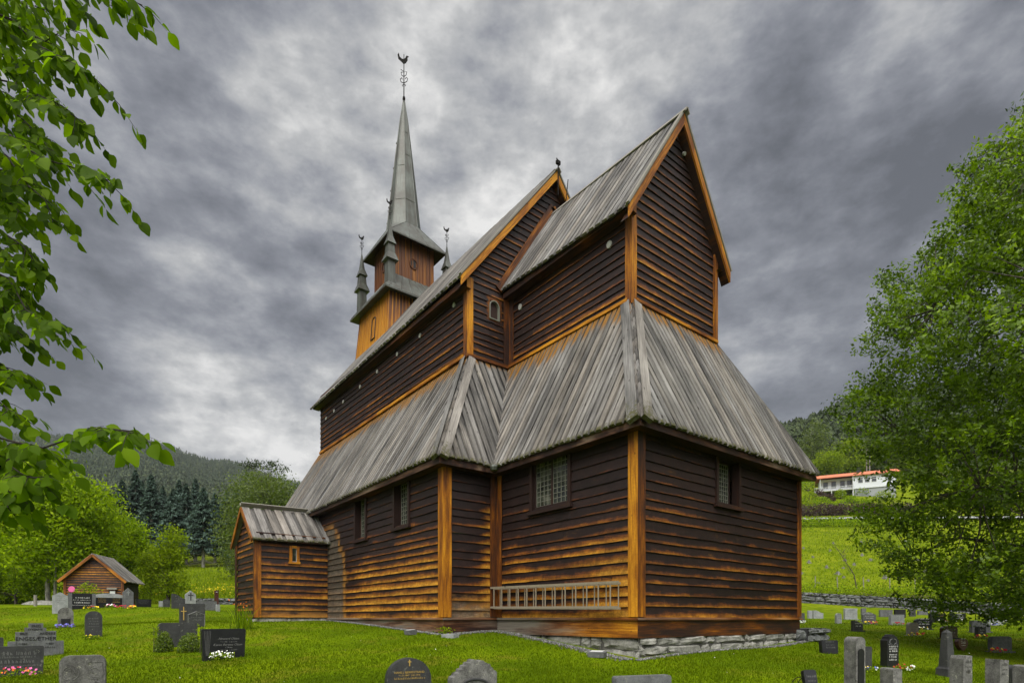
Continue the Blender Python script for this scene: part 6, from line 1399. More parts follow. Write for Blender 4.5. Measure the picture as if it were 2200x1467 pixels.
for x, D, w_, cols, l in ((196, 26.7, .7, ['red', 'yellow', 'yellow'], 'red and yellow flowers before the broad black stone'), (240, 27.6, .6, ['pink', 'white'], 'pink flowers before the curved cap stone'), (268, 26.6, .6, ['red'], 'dark red flowers left below the pointed grey stone'), (284, 26.5, .4, ['yellow', 'orange'], 'yellow flowers right below the pointed grey stone'),
                          (1722, 27.6, .4, ['white'], 'white flowers by the stone at the church corner'), (1866, 27.6, .8, ['yellow', 'red'], 'low yellow and red flowers before the grey pointed stone'), (1929, 27.6, .5, ['red'], 'red flowers before the light wide stone'), (1966, 20.7, .7, ['red', 'yellow'], 'red and yellow flowers before the pinkish stone'),
                          (1978, 24.6, .6, ['white', 'white', 'yellow'], 'white flower bunch before the black curved stone'), (2025, 29.5, .5, ['pink', 'white'], 'pink and white flowers under the gold lettered stone'), (2062, 32.5, .6, ['white'], 'white flowers before the black stone under the branches'), (2106, 20.7, .5, ['yellow', 'red'], 'yellow flowers before the dark small stone at right'),
                          (2138, 27.6, .8, ['purple', 'white', 'blue'], 'purple and white flowers before the light grey stone at right'), (2148, 16.7, .7, ['red', 'red', 'yellow'], 'dark red flowers before the wide plain grey stone'), (2158, 33.5, .4, ['white', 'pink'], 'white flowers beside the small grey stone at right'),
                          (1868, 11.2, .34, ['blue', 'yellow', 'white'], 'blue and yellow pansies behind the tall pale pillar'), (1940, 11.6, .36, ['red'], 'dark red flowers beside the tall black ornate stone'), (1958, 11.4, .2, ['white'], 'pale flowers right of the dark red ones'), (2070, 8.1, .32, ['white'], 'white flowers before the rough stone by the obelisk'), (2100, 8.2, .3, ['purple', 'purple', 'white'], 'dark purple pansies at the bottom edge between rough stones'), (2185, 8.6, .3, ['red'], 'dark red flowers in the lower right corner')):
    flowers(l, x, D, w_, .16 if D > 15 else .13, cols, 12 if D > 15 else 12, .045 if D > 15 else .022, nl=70)
# -- clipped bushes by the wide dark stone, iris clump by the porch
for x, D, w_, h_, l in ((352, 13.2, .42, .50, 'yellow green bush in front of the left half of the wide dark stone'), (408, 13.1, .55, .46, 'yellow green bush in front of the right half of the wide dark stone')): bush('yew_bush', l, x, D, w_, h_, 'yew', 1500, .05, group='small bushes at the wide dark stone')
def sprig(label, px, D, h_, base_up=0):
    b = gpt(px, D, base_up); T = thing('sapling', label, 'sapling', b); c = MB(); L = []
    c.tube([(0, 0, 0), (-.01, .01, h_ * .5), (.01, 0, h_)], [.01, .008, .004], 5)
    for k in range(9):
        z = h_ * random.uniform(.55, 1); a = k * 2.4; e = np.array((math.cos(a), math.sin(a), random.uniform(-.1, .6))); l_ = random.uniform(.12, .22)
        c.tube([(0, 0, z), np.array((0, 0, z)) + e * l_], [.004, .002], 4, cap=False)
        for q in np.linspace(.25, 1.05, 9): L += [np.array((0, 0, z)) + e * l_ * q + np.array((random.gauss(0, .012), random.gauss(0, .012), random.gauss(0, .01)))] * 2
    V, F, a = leaves(np.array(L), .05, .35, .1, .5); bulk('foliage', V, F, LM['bright'], T, {'rnd': a}); c.build('stem', BK['dark'], T)
sprig('small thin sapling left of the wide dark stone', 330, 13.2, .56); sprig('pale leafed sapling between the bushes and the black trapezoid stone', 430, 12.9, .62)
def iris():
    b = gpt(522, 16.5); T = thing('iris_clump', 'tall grassy clump with orange blooms beside the porch corner', 'plant', b); V = []; F = []
    for k in range(110):
        x, y = random.gauss(0, .16), random.gauss(0, .12); h_ = random.uniform(.4, .78); lx, ly = random.gauss(0, .16), random.gauss(0, .14); w_ = .009; a = random.uniform(0, 3.14); dx, dy = math.cos(a) * w_, math.sin(a) * w_; o = len(V)
        V += [(x - dx, y - dy, -.03), (x + dx, y + dy, -.03), (x + lx * .4 + dx * .8, y + ly * .4 + dy * .8, h_ * .6), (x + lx * .4 - dx * .8, y + ly * .4 - dy * .8, h_ * .6), (x + lx, y + ly, h_)]
        F += [(o, o + 1, o + 2, o + 3), (o + 3, o + 2, o + 4, o + 4)]
    F4 = [f for f in F if f[2] != f[3]]; F3 = [f[:3] for f in F if f[2] == f[3]]
    me = bpy.data.meshes.new('blades'); me.from_pydata(V, [], F4 + F3); a = me.attributes.new('rnd', 'FLOAT', 'POINT'); a.data.foreach_set('value', np.repeat(RG.uniform(.1, .8, 110), 5).astype(np.float32)); me.materials.append(LM['maple']); o = bpy.data.objects.new('blades', me); COL.objects.link(o); o.parent = T
    L = np.stack([RG.normal(0, .22, 16), RG.normal(0, .15, 16), RG.uniform(.62, .84, 16)], 1); V, F, a = leaves(L, .06, .6, -.2, .3); bulk('blossom', V, F, FL['orange'], T, {'rnd': a})
iris()
# ------------------------------------------------------------------ small things around the church
LADW = plain((.22, .185, .135), .5, 16, .8, .15)
def ladder():
    T = thing('ladder', 'old grey wooden ladders hung sideways on the church wall', 'ladder', (-2.6, -.3, .6))
    c = MB(); L0, L1 = -2.32, 2.33
    for dy, dz in ((0, .0), (.13, -.02)):
        for z in (.27, -.28): c.beam((L0, dy, z + dz), (L1 - dy * .5, dy, z + dz - .07), .055, .035, (0, 0, 1), grey=.9)
    c.build('side_rail', LADW, T); 
    for i in range(13):
        x = L0 + .16 + i * .355; c = MB(); c.tube([(x, 0, -.30 - .015 * i / 2), (x, 0, .28 - .015 * i / 2)], .017, 6)
        if i % 1 == 0: c.tube([(x + .12, .13, -.32), (x + .12, .13, .24)], .015, 6)
        c.build('rung', LADW, T)
    for x in (-1.6, 1.9): c = MB(); c.tube([(x, .28, .33), (x, -.05, .33), (x, -.05, .26)], .012, 5); c.build('hook', M['iron'], T)
ladder()
def floodlight(label, x, y, rz, s_=1, box=True):
    b = np.array([x, y, gz(x, y)]); T = thing('floodlight', label, 'floodlight', b, rz); c = MB(); a = .17 * s_
    c.hexa([(-a, -.12, 0), (a, -.12, 0), (a, .12, 0), (-a, .12, 0)], [(-a * 1.1, -.14, .11), (a * 1.1, -.14, .11), (a * 1.1, .14, .13), (-a * 1.1, .14, .13)]); c.build('housing', GR['grey'], T, bevel=.01)
    c = MB(); c.hexa([(-a * .8, -.10, .122), (a * .8, -.10, .122), (a * .8, .10, .138), (-a * .8, .10, .138)], [(-a * .8, -.10, .13), (a * .8, -.10, .13), (a * .8, .10, .146), (-a * .8, .10, .146)]); c.build('lens', M['white'], T)
p = at(1283, 1395, 12.3); floodlight('ground floodlight with bright flat lens at the foot of the stone footing', p[0], p[1], 0.5)
p = at(882, 1357, 15.2); floodlight('small flat ground light at the foot of the nave wall', p[0], p[1], .1, .6)
def planter():
    p = at(958, 1360, 14.6); b = np.array([p[0], p[1], gz(p[0], p[1])]); T = thing('stone_planter', 'broken stone trough with a green weed at the church corner post', 'planter', b, .3)
    c = MB(); c.box(-.05, .35, -.12, .1, -.03, .08); c.build('trough', GR['light'], T, bevel=.02)
    L = np.stack([RG.normal(-.1, .16, 90), RG.normal(0, .06, 90), RG.uniform(.02, .26, 90)], 1); V, F, a = leaves(L, .085, .5, 0, .6); bulk('foliage', V, F, LM['bright'], T, {'rnd': a})
planter()
# gravel strip along the footing
def gravel():
    n = 9000; L = [((-13, -1.86), (-4.9, -1.95), .16), ((-4.85, -1.9), (-4.85, -.2), .3), ((-4.8, -.15), (.1, -.28), .30), ((.2, -.3), (.25, 7.3), .10)]; C = []
    for (a, b, w_) in L:
        a, b = np.array(a), np.array(b); d = (b - a) / np.linalg.norm(b - a); nn = np.array((d[1], -d[0])); k = int(n * np.linalg.norm(b - a) / 22); s_ = RG.random((k, 1)); C.append(a + (b - a) * s_ + nn * (np.abs(RG.normal(0, w_ * .55, (k, 1))) - .03))
    C = np.concatenate(C); Z = gz(C[:, 0], C[:, 1]); r_ = RG.uniform(.010, .028, len(C)); P = np.stack([C[:, 0], C[:, 1], Z + r_ * .5], 1)
    o = np.array([(1, 0, 0), (0, 1, 0), (-1, 0, 0), (0, -1, 0), (0, 0, 1), (0, 0, -1)], float); f = np.array([(0, 1, 4), (1, 2, 4), (2, 3, 4), (3, 0, 4), (1, 0, 5), (2, 1, 5), (3, 2, 5), (0, 3, 5)])
    J = o[None] * (r_[:, None, None] * RG.uniform(.6, 1.3, (len(C), 6, 1))); V = (P[:, None] + J).reshape(-1, 3); F = (f[None] + (np.arange(len(C)) * 6)[:, None, None]).reshape(-1, 3)
    def gf(t, b): return t.ramp(t.attr('rnd'), [(0, (.08, .08, .085)), (.6, (.12, .115, .105)), (1, (.28, .28, .27))])
    tag(bulk('gravel', V, F, mat('gravel', gf, .8, .3), None, {'rnd': np.repeat(RG.random(len(C)) ** 1.4, 6)}), 'grey gravel strip along the foot of the church walls', 'gravel', kind='stuff')
gravel()
# ------------------------------------------------------------------ dry stone walls
def drywall(label, pts, h_, size):
    p0 = pts[0]; c = MB()
    for a, b in zip(pts[:-1], pts[1:]):
        za, zb = gz(a[0], a[1]), gz(b[0], b[1]); L = math.dist(a[:2], b[:2]); m_ = MB(); stones(m_, a[:2], b[:2], h_, lambda s: -.1, size=size, rough=.09)
        d = (np.array(b[:2]) - np.array(a[:2])) / L
        m_.v = [(v[0], v[1], v[2] + za + (zb - za) * max(0, min(1, ((v[0] - a[0]) * d[0] + (v[1] - a[1]) * d[1]) / L))) for v in m_.v]
        o = len(c.v); c.v += m_.v; c.f += [tuple(i + o for i in f) for f in m_.f]; c.uv += m_.uv; c.a += m_.a; c.g += m_.g; c.mi += m_.mi
    tag(c.build('stone_wall', [M['wallstone'], M['black']]), label, 'stone wall')
WP = [gpt(x, D) for x, D in ((1600, 51), (1720, 50), (1850, 48.5), (1980, 47), (2110, 45.5), (2260, 44), (2420, 42))]
drywall('long dry stone wall closing the churchyard below the pasture on the right', WP, .95, .42)
WP2 = [gpt(x, D) for x, D in ((420, 43), (470, 42), (520, 41), (600, 40))]
drywall('low dry stone wall in the meadow left of the porch', WP2, .45, .34)
# ------------------------------------------------------------------ small shed on the left
def shed():
    D = 36.3; A = gpt(140, D); B = gpt(264, D + .75); zb = min(A[2], B[2]) - .1
    A, B = A[:2], B[:2]; d = (B - A) / np.linalg.norm(B - A); n_ = np.array((d[1], -d[0])); L = np.linalg.norm(B - A); Cn = B - n_ * 2.6; Dn = A - n_ * 2.6
    T = thing('wooden_shed', 'small brown clapboard shed with grey roof behind the left gravestones', 'shed', (A[0], A[1], zb)); loc = tuple(T.location)
    ze = (YH - 1243) / FPX * 37; za = (YH - 1194) / FPX * 37; c = MB()
    global SH
    clapwall(c, A, B, zb, za, lambda s, z: .56 + .1 * math.sin(z * 5), .16, top=lambda s: za - .06 - abs(s - L / 2) * (za - ze) / (L / 2)); clapwall(c, B, Cn, zb, ze, lambda s, z: .1, .16); clapwall(c, Cn, Dn, zb, ze, lambda s, z: .3, .2); clapwall(c, Dn, A, zb, ze, lambda s, z: .3, .2)
    c.build('wall', M['clap'], T, loc)
    m2 = (A + B) / 2; ov = .28; k = (za - ze) / (L / 2)
    f = lambda p, z: (p[0], p[1], z)
    r_ = MB(); roofplane(r_, [f(B + n_ * ov + d * ov, ze - k * ov + .06), f(Cn - n_ * ov + d * ov, ze - k * ov + .06), f(m2 - n_ * (2.6 + ov), za + .06), f(m2 + n_ * ov, za + .06)], bw=.2, moss=False)
    roofplane(r_, [f(Dn - n_ * ov - d * ov, ze - k * ov + .06), f(A + n_ * ov - d * ov, ze - k * ov + .06), f(m2 + n_ * ov, za + .06), f(m2 - n_ * (2.6 + ov), za + .06)], bw=.2, moss=False); r_.build('roof', [M['roofw'], M['black']], T, loc)
    c = MB(); q = m2 + n_ * (ov + .03)
    for e in (A - d * ov, B + d * ov): c.beam(f(e + n_ * (ov + .03), ze - k * ov), f(q, za), .16, .04, (0, 0, 1), .55)
    c.build('bargeboard', M['trim'], T, loc)
    c = MB()
    for p in (A, B): c.beam(f(p + n_ * .06, zb), f(p + n_ * .06, ze), .14, .05, (d[0], d[1], 0), .5)
    c.build('corner_board', M['trim'], T, loc)
    c = MB(); w0 = A + d * L * .83 + n_ * .09; c.beam(f(w0, ze - 1.5), f(w0, ze - .72), .42, .05, (d[0], d[1], 0), .1); c.build('window', M['trim'], T, loc); c = MB(); w0 = w0 + n_ * .035; c.beam(f(w0, ze - 1.42), f(w0, ze - .8), .30, .02, (d[0], d[1], 0)); c.build('pane', M['white'], T, loc)
    c = MB(); c.beam(f(w0 + n_ * .03, ze - .70), f(w0 + n_ * .03, ze - .58), .58, .16, (d[0], d[1], 0)); c.build('window_hood', M['grey_wood'], T, loc)
    p = A + d * L * .13 + n_ * .12; o = MB(); o.lathe([(0, 0), (.17, .0), (.20, .03), (.17, .06), (0, .06)], (0, 0, 0), 16); ob = o.build('round_sign', FL['pink']); ob.location = f(p, ze - .72); ob.rotation_euler = (R(90), 0, math.atan2(d[1], d[0])); tag(ob, 'round pink and red disc hanging on the left end of the shed', 'disc')
shed()
p = gpt(76, 36); c = MB(); c.tube([(0, 0, -.1), (0, 0, .7)], .09, 8); o = c.build('fence_post', M['grey_wood']); o.location = p; tag(o, 'single pale wooden post on the grass edge at the far left', 'post')
bo = gpt(92, 40); u = MB()
o = MB(); o.lathe([(1.5, -.2), (1.3, .1), (.9, .3), (.4, .4), (0, .42)], (0, 0, 0), 12); ob = o.build('boulder', M['fstone'], smooth=True, merge=True); ob.location = bo; ob.rotation_euler[2] = 1; ob.scale = (1, .5, .7); tag(ob, 'flat pale boulder at the lawn edge left of the pale tall stone', 'boulder')
# ------------------------------------------------------------------ house and hillside on the right
ORANGE = plain((.52, .17, .09), .2, 3, .7, .2); WALLW = plain((.62, .64, .68), .08, 2, .7, .2); DGL = plain((.03, .035, .04), .3, 4, .2, .6); GREYW = plain((.26, .27, .28), .15, 3, .8, .2)
HB = .30
def house(label, xa, Da, xb, Db, ybase, heave, depth_, roofh, split, garage=False, nm='white_house'):
    A, B = at(xa, YH, Da)[:2], at(xb, YH, Db)[:2]; zb = at((xa + xb) / 2, ybase, (Da + Db) / 2)[2]; d = (B - A) / np.linalg.norm(B - A); n_ = np.array((d[1], -d[0])); L = np.linalg.norm(B - A)
    T = thing(nm, label, 'house', (A[0], A[1], zb), math.atan2(d[1], d[0]))
    # local: x along the front, y into the hill, z up
    c = MB(); c.box(split, L, 0, depth_, -2.2, heave * HB); c.box(0, split, 2.2, depth_, -2.2, heave * HB); c.build('basement_wall', GREYW, T)
    c = MB(); c.box(split, L, -.25, depth_, heave * HB + .01, heave); c.box(0, split - .01, 2.0, depth_, heave * HB + .01, heave - .01)
    for k in range(int(heave * (.97 - HB) / .18)): c.box(split, L, -.27, -.25, heave * (HB + .02) + k * .18, heave * (HB + .02) + k * .18 + .165)
    c.build('wall', WALLW, T)
    c = MB(); 
    c.hexa([(-.8, -1.0, heave - .15), (L + .8, -1.0, heave - .15), (L + .8, depth_ / 2, heave + roofh - .15), (-.8, depth_ / 2, heave + roofh - .15)], [(-.8, -1.0, heave + .05), (L + .8, -1.0, heave + .05), (L + .8, depth_ / 2, heave + roofh), (-.8, depth_ / 2, heave + roofh)])
    c.hexa([(-.8, depth_ / 2, heave + roofh - .15), (L + .8, depth_ / 2, heave + roofh - .15), (L + .8, depth_ + 1, heave - .15), (-.8, depth_ + 1, heave - .15)], [(-.8, depth_ / 2, heave + roofh), (L + .8, depth_ / 2, heave + roofh), (L + .8, depth_ + 1, heave + .05), (-.8, depth_ + 1, heave + .05)])
    rf = c.build('roof', ORANGE, T); c = MB(); c.box(L * .52, L * .52 + .8, depth_ * .4, depth_ * .4 + .8, heave + roofh * .5, heave + roofh + 1.1); c.build('chimney', M['black'], rf)
    for k in range(3):
        x0 = split + L * .06 + k * L * .088; c = MB(); c.box(x0, x0 + L * .07, -.33, -.26, heave * .58, heave * .86); w1 = c.build('window', M['white'], T)
        c = MB(); c.box(x0 + .12, x0 + L * .07 - .12, -.345, -.331, heave * .58 + .12, heave * .76); c.box(x0 + .12, x0 + L * .07 - .12, -.345, -.331, heave * .78, heave * .86 - .1); c.build('pane', DGL, w1)
    for x0 in (split * .1, split * .35, split * .62, split * .85 - .2):
        c = MB(); c.box(x0, x0 + split * .17, 1.9, 1.97, heave * .5, heave * .88); w1 = c.build('window', M['white'], T); c = MB(); c.box(x0 + .12, x0 + split * .17 - .12, 1.87, 1.9, heave * .5 + .12, heave * .88 - .12); c.build('pane', DGL, w1)
    c = MB(); c.box(-1.5, split, -.9, 2.0, heave * (HB - .02), heave * (HB - .02) + .2); c.box(-1.5, split, -.92, -.86, heave * HB + .9, heave * HB + 1.0)
    for x in np.linspace(-1.45, split - .05, 26): c.box(x, x + .05, -.91, -.87, heave * HB, heave * HB + .9)
    c.build('balcony', M['white'], T)
    for x in (-1.3, split * .33, split * .66, split - .2): c = MB(); c.box(x, x + .22, -.85, -.6, -2, heave * (HB - .02)); c.build('post', M['white'], T)
    for x in (-.1, split - .2): c = MB(); c.box(x, x + .14, -.8, -.66, heave * HB, heave - .1); c.build('post', M['white'], T)
    return T
house('long white house with orange roof and a balcony on the hillside', 1762, 166, 1925, 158, 1062, 5.4, 9, 1.9, 8.2)
def pole():
    b = gpt(1862, 172); T = thing('utility_pole', 'wooden utility pole with crossarm rising behind the orange roof', 'pole', b); h_ = (YH - 962) / FPX * 172 - b[2]
    c = MB(); c.tube([(0, 0, -.5), (0, 0, h_)], .16, 7); c.tube([RT * .9 + (0, 0, -.5), RT * .9 + (0, 0, h_ - .6)], .16, 7); c.build('post', M['grey_wood'], T)
    c = MB(); c.beam(-RT * 1.6 + (0, 0, h_ - .7), RT * 2.4 + (0, 0, h_ - .7), .16, .16); c.build('crossarm', M['grey_wood'], T)
    c = MB()
    for k in (-1.5, -.2, 1, 2.2): c.tube([RT * k + (0, 0, h_ - .7), RT * (k - 20) + FW * -20 + (0, 0, h_ - 5.8), RT * (k - 42) + FW * -42 + (0, 0, h_ - 9)], .03, 4, cap=False); c.tube([RT * k + (0, 0, h_ - .7), RT * (k + 20) - FW * 5 + (0, 0, h_ - 1.5), RT * (k + 45) - FW * 8 + (0, 0, h_ + 1)], .03, 4, cap=False)
    c.build('wire', M['iron'], T)
pole()
# road with a guard rail
def ribbon(name, D0, D1, up, mt, x0=1560, x1=2500, n=60):
    V = []; F = []
    for i in range(n + 1):
        x = x0 + (x1 - x0) * i / n
        for D in (D0, D1): p = gpt(x, D); V.append((p[0], p[1], max(gpt(x, D0)[2], gpt(x, (D0 + D1) / 2)[2]) + up))
    for i in range(n): F.append((2 * i, 2 * i + 2, 2 * i + 3, 2 * i + 1))
    return bulk(name, V, F, mt)
tag(ribbon('road', 119, 125, .12, plain((.10, .10, .10), .2, 3, .85, .2)), kind='structure')
def rail():
    T = thing('guard_rail', 'grey steel guard rail along the road above the pasture', 'guard rail', gpt(1750, 118.6)); O = np.array(T.location); c = MB(); pts = [gpt(x, 118.6, .75) - O for x in np.linspace(1560, 2400, 60)]
    for a, b in zip(pts[:-1], pts[1:]): c.beam(a, b, .32, .05, (0, 0, 1))
    c.build('rail', plain((.42, .43, .45), .1, 3, .5, .4), T)
    for p in pts[::2]: c = MB(); c.box(p[0] - .06, p[0] + .06, p[1] - .06, p[1] + .06, p[2] - .9, p[2] + .1); c.build('post', M['grey_wood'], T)
rail()
# garden shrubs and hedges between the road and the house
g = 'shrubs in the garden below the white house'
for i, (x, y, w_, h_, lm, l) in enumerate([(1738, 1075, 5, 3.4, 'bright', 'bright green shrub at the left end of the garden'), (1765, 1085, 5, 2.4, 'maple', 'green shrub low on the garden bank'), (1760, 1068, 4, 3, 'redleaf', 'dark purple shrub left below the balcony'), (1782, 1074, 3.4, 2.2, 'redleaf', 'small purple shrub under the balcony posts'),
                                        (1806, 1068, 3.6, 2.8, 'bright', 'light shrub right of the purple ones'), (1828, 1080, 4, 2, 'maple', 'low green shrub on the garden lawn'), (1848, 1060, 6, 2.6, 'maple', 'dark shrub against the white house wall'), (1870, 1058, 6, 2.8, 'maple', 'second dark shrub against the wall, right part'),
                                        (1725, 1092, 5, 2.5, 'bright', 'yellowish shrub above the purple hedge, left'), (1800, 1092, 5, 2.0, 'maple', 'flat green shrub above the purple hedge, middle'), (1855, 1090, 5, 2.2, 'maple', 'green shrub above the purple hedge, right'), (1900, 1075, 6, 3, 'bright', 'bright shrub seen left of the big tree'), (1735, 1042, 6, 3.6, 'maple', 'round tree like shrub left of the house end')]):
    D = 138 + (1100 - y) * .62; bush('shrub', l, x, D, w_, h_, lm, 500, .5, group=g)
def hedge(name, label, x0, x1, D, h_, w_, lm, n, size, up=0):
    P = np.array([gpt(x, D + RG.uniform(-w_ / 2, w_ / 2)) for x in RG.uniform(x0, x1, n // 12)]); C = np.repeat(P, 12, 0) + RG.normal(size=(len(P) * 12, 3)) * np.array([.5, .5, .0]); C[:, 2] += RG.uniform(0, 1, len(C)) * h_ * np.repeat(RG.uniform(.6, 1.1, len(P)), 12) + up
    V, F, a = leaves(C, size, .5, 0, .5); return tag(bulk(name, V, F, LM[lm], None, {'rnd': a}), label, 'hedge' if 'hedge' in name else 'undergrowth', kind='stuff')
hedge('hedge', 'long dark purple hedge above the road', 1690, 1960, 131, 2.6, 2.5, 'redleaf', 9000, .42)
hedge('undergrowth', 'green bushes along the fence below the road', 1690, 1990, 110, 1.9, 3, 'maple', 5000, .4)
hedge('undergrowth', 'rough weeds and bushes above the dry stone wall', 1600, 2320, 54, 1.15, 4, 'maple', 12000, .19); hedge('undergrowth', 'reddish weeds just behind the dry stone wall', 1640, 2300, 50.5, .55, 1.5, 'redleaf', 2600, .12, .4)
hedge('undergrowth', 'tall grass on top of the dry stone wall', 1640, 2300, 51.2, .8, 1.2, 'bright', 6000, .14, .5)
# pasture: stumps and rocks, one sapling, fence stakes
def stump_proto():
    T = thing('tree_stump', 'x', 'tree stump', (0, 0, 0)); c = MB(); c.lathe([(.26, -.1), (.20, .10), (.17, .30), (.16, .42), (0, .38)], (0, 0, 0), 7); c.build('stump', plain((.17, .165, .16), .5, 6, .9, .1), T, smooth=False)
    c = MB()
    for k in range(5): a = k * 1.26; c.tube([(0, 0, .1), (.25 * math.cos(a), .25 * math.sin(a), .10 + .05 * (k % 3)), (.45 * math.cos(a), .45 * math.sin(a), .12 * (k % 3) - .05)], [.08, .05, .015], 5)
    c.build('root', T.children[0].data.materials[0], T); return T
sp0 = stump_proto(); spots = [(2013 - 230 * 0, 0)]
SPX = [(1783, 1185), (1746, 1198), (1815, 1206), (1852, 1194), (1776, 1222), (1812, 1222), (1738, 1211), (1813, 1242), (1865, 1248), (1901, 1243), (1758, 1253), (1945, 1166), (2003, 1190), (2025, 1212), (2092, 1192), (2133, 1185), (2170, 1170), (2150, 1215), (2064, 1180), (1990, 1230), (1850, 1168), (2195, 1160), (2110, 1202), (2050, 1198), (2178, 1195), (1726, 1180), (1790, 1170), (1880, 1175), (1970, 1205), (1800, 1235), (1720, 1235), (1835, 1215), (2176, 1240), (1915, 1190), (2120, 1235), (2080, 1240), (1870, 1205), (2200, 1215)]
for i, (x, y) in enumerate(SPX):
    D = float(np.interp(-y, [-1262, -1195, -1137], [60, 80, 105])); o = sp0 if i == 0 else copy_tree(sp0); o.location = gpt(x, D); s_ = random.uniform(.5, 1.05); o.scale = (s_ * random.uniform(.8, 1.5), s_, s_ * random.uniform(.7, 1.2)); o.rotation_euler = (0, 0, random.uniform(0, 6))
    o['label'] = 'bleached grey stump scattered on the green pasture slope'; o['group'] = 'bleached stumps scattered on the pasture'
def bare():
    b = gpt(1841, 60); T = thing('bare_sapling', 'thin nearly leafless sapling on the pasture above the wall', 'sapling', b); c = MB(); c.tube([(0, 0, 0), -RT * .3 + (0, 0, 1.5), -RT * 1.4 + (0, 0, 3.2), -RT * 2.6 + (0, 0, 5)], [.07, .05, .03, .01], 5)
    for k in range(14): a = random.uniform(.6, 4); e = -RT * (a * .42) + (0, 0, a); c.tube([e, e + RT * random.uniform(-1.2, .9) + (0, 0, random.uniform(.5, 1.4))], [.018, .006], 3, cap=False)
    c.build('trunk', BK['dark'], T)
bare()
stk = MB(); stk.tube([(0, 0, -.2), (0, 0, 1.5)], .05, 5); s0 = stk.build('fence_stake', M['grey_wood']); 
for i, x in enumerate((1700, 1751, 1800, 1856, 1912, 1967)):
    o = s0 if i == 0 else s0.copy()
    if i: COL.objects.link(o)
    o.location = gpt(x, 58); o.rotation_euler = (random.uniform(-.05, .05), random.uniform(-.05, .05), 0); tag(o, 'thin weathered fence stake standing above the dry stone wall', 'fence stake', 'thin stakes above the dry stone wall')
# ------------------------------------------------------------------ grass, daisies, buttercups
def grass():
    n = 330000; D = 1 / RG.uniform(1 / 34, 1 / 5.5, n); px = RG.uniform(-120, 2320, n); t_ = (px - PX) / FPX
    X = CAM[0] + (FW[0] + RT[0] * t_) * D; Y = CAM[1] + (FW[1] + RT[1] * t_) * D
    inside = ((X < .25) & (X > -5.2) & (Y > -.25) & (Y < 7.6)) | ((X < -4.8) & (X > -19.2) & (Y > -2.0) & (Y < 9.3)) | ((X < -13.2) & (X > -16.1) & (Y > -4.6) & (Y < 0)); k = ~inside; X, Y, D = X[k], Y[k], D[k]; n = len(X); Z = gz(X, Y)
    pat = np.clip(.5 + .25 * np.sin(X * 1.3 + np.sin(Y * 2.1)) + .25 * np.sin(Y * 1.9 + np.sin(X * 1.1) * 2), 0, 1)
    h_ = RG.uniform(.014, .040, n) * (.7 + .9 * pat) * np.where(RG.random(n) < .04, 1.9, 1) * (1 + D * .012); a = RG.uniform(0, 2 * math.pi, n); w_ = RG.uniform(.0035, .007, n) * (1 + D * .05); lx = RG.normal(0, .018, (n, 2))
    dx, dy = np.cos(a) * w_, np.sin(a) * w_; V = np.stack([np.stack([X - dx, Y - dy, Z - .01], 1), np.stack([X + dx, Y + dy, Z - .01], 1), np.stack([X + lx[:, 0], Y + lx[:, 1], Z + h_], 1)], 1).reshape(-1, 3)
    F = np.arange(3 * n).reshape(-1, 3); r_ = np.clip(RG.normal(.45, .13, n) + (pat - .5) * .22, 0, 1); r_ = np.stack([r_ * .8, r_ * .8, r_], 1).ravel()
    tag(bulk('grass', V, F, LM['grass'], None, {'rnd': r_}), 'short mown green grass of the churchyard', 'grass', kind='stuff')
    # white clover heads
    n = 260; D = 1 / RG.uniform(1 / 26, 1 / 6, n); px = RG.uniform(-50, 2250, n); t_ = (px - PX) / FPX; X = CAM[0] + (FW[0] + RT[0] * t_) * D; Y = CAM[1] + (FW[1] + RT[1] * t_) * D; k = np.sin(X * .7 + Y * .5) + np.sin(Y * 1.3) > .5; X, Y = X[k], Y[k]
    P = np.stack([X, Y, gz(X, Y) + .05], 1); V, F, a = leaves(P, .022, .9, 0, 1.5); tag(bulk('clover', V, F, FL['white'], None, {'rnd': a}), 'tiny white clover heads dotted in the lawn', 'clover', kind='stuff')
grass()
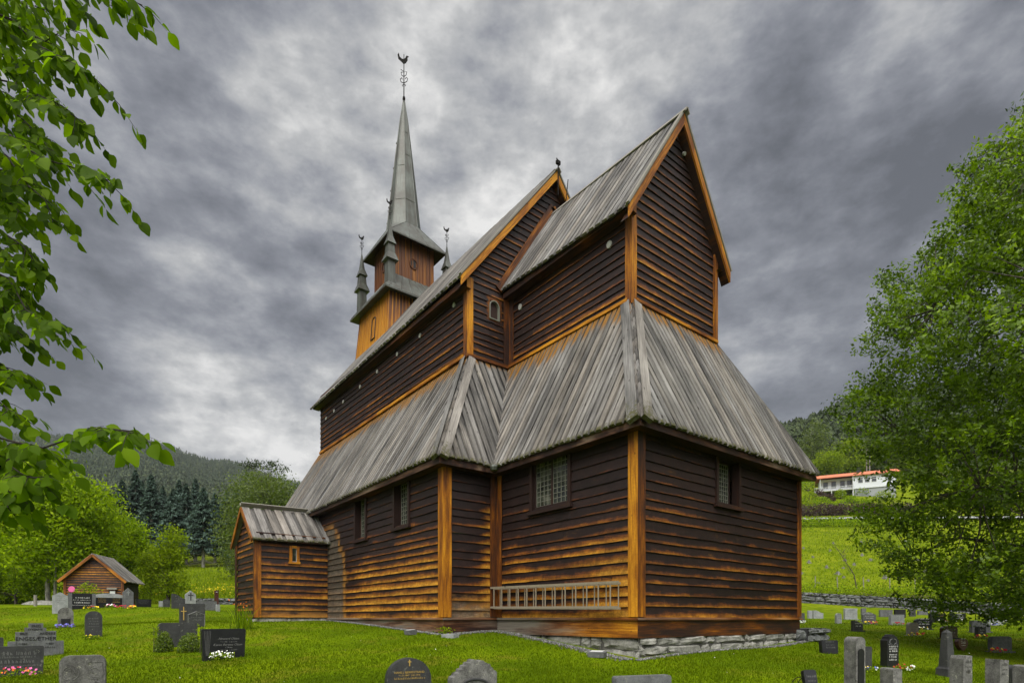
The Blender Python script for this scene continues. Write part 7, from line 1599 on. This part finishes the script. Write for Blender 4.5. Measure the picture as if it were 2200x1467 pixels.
def meadow(name, label, x0, x1, d0, d1, n, h_, w_, lm=None, mt=None, cat='grass', size=None):
    px = RG.uniform(x0, x1, n); D = RG.uniform(d0, d1, n); t_ = (px - PX) / FPX; X = CAM[0] + (FW[0] + RT[0] * t_) * D; Y = CAM[1] + (FW[1] + RT[1] * t_) * D; k = np.sin(X * .35 + 1.7 * np.sin(Y * .21)) * .6 + RG.normal(0, .6, n) > (-.6 if lm else .1); X, Y = X[k], Y[k]; n = len(X); Z = gz(X, Y)
    if lm:
        a = RG.uniform(0, 6.28, n); hh = h_ * RG.uniform(.5, 1.2, n); dx, dy = np.cos(a) * w_, np.sin(a) * w_; l_ = RG.normal(0, h_ * .3, (n, 2))
        V = np.stack([np.stack([X - dx, Y - dy, Z - .03], 1), np.stack([X + dx, Y + dy, Z - .03], 1), np.stack([X + l_[:, 0], Y + l_[:, 1], Z + hh], 1)], 1).reshape(-1, 3); o = bulk(name, V, np.arange(3 * n).reshape(-1, 3), LM[lm], None, {'rnd': np.repeat(RG.random(n) * .8 + .1, 3)})
    else:
        V, F, a = leaves(np.stack([X, Y, Z + h_ * RG.uniform(.7, 1.1, n)], 1), size, .9, 0, 1); o = bulk(name, V, F, mt, None, {'rnd': a})
    tag(o, label, cat, kind='stuff')
meadow('meadow_grass', 'tall meadow grass beyond the left gravestones', -100, 680, 46, 100, 26000, .5, .05, 'bright')
meadow('buttercups', 'band of yellow buttercups in the meadow left of the porch', 200, 640, 50, 66, 2200, .55, 0, None, FL['yellow'], 'flowers', .11)
meadow('pasture_grass', 'coarse tussocky grass on the pasture slope at right', 1600, 2350, 56, 118, 24000, .3, .07, 'bright')

# ------------------------------------------------------------------ the air
def haze():
    c = MB(); c.box(-2900, 2900, -2900, 2900, -12, 560); m_ = bpy.data.materials.new('haze'); m_.use_nodes = True; t = NT(m_.node_tree); t.n.clear(); out = t.add('ShaderNodeOutputMaterial')
    v = t.add('ShaderNodeVolumePrincipled'); v.inputs['Color'].default_value = (.86, .90, .95, 1); v.inputs['Density'].default_value = .00010; v.inputs['Anisotropy'].default_value = .2; t.l.new(v.outputs[0], out.inputs['Volume'])
    o = c.build('haze', m_); o.display_type = 'WIRE'; tag(o, 'thin grey haze over the far hillsides', 'haze', kind='stuff')
haze()
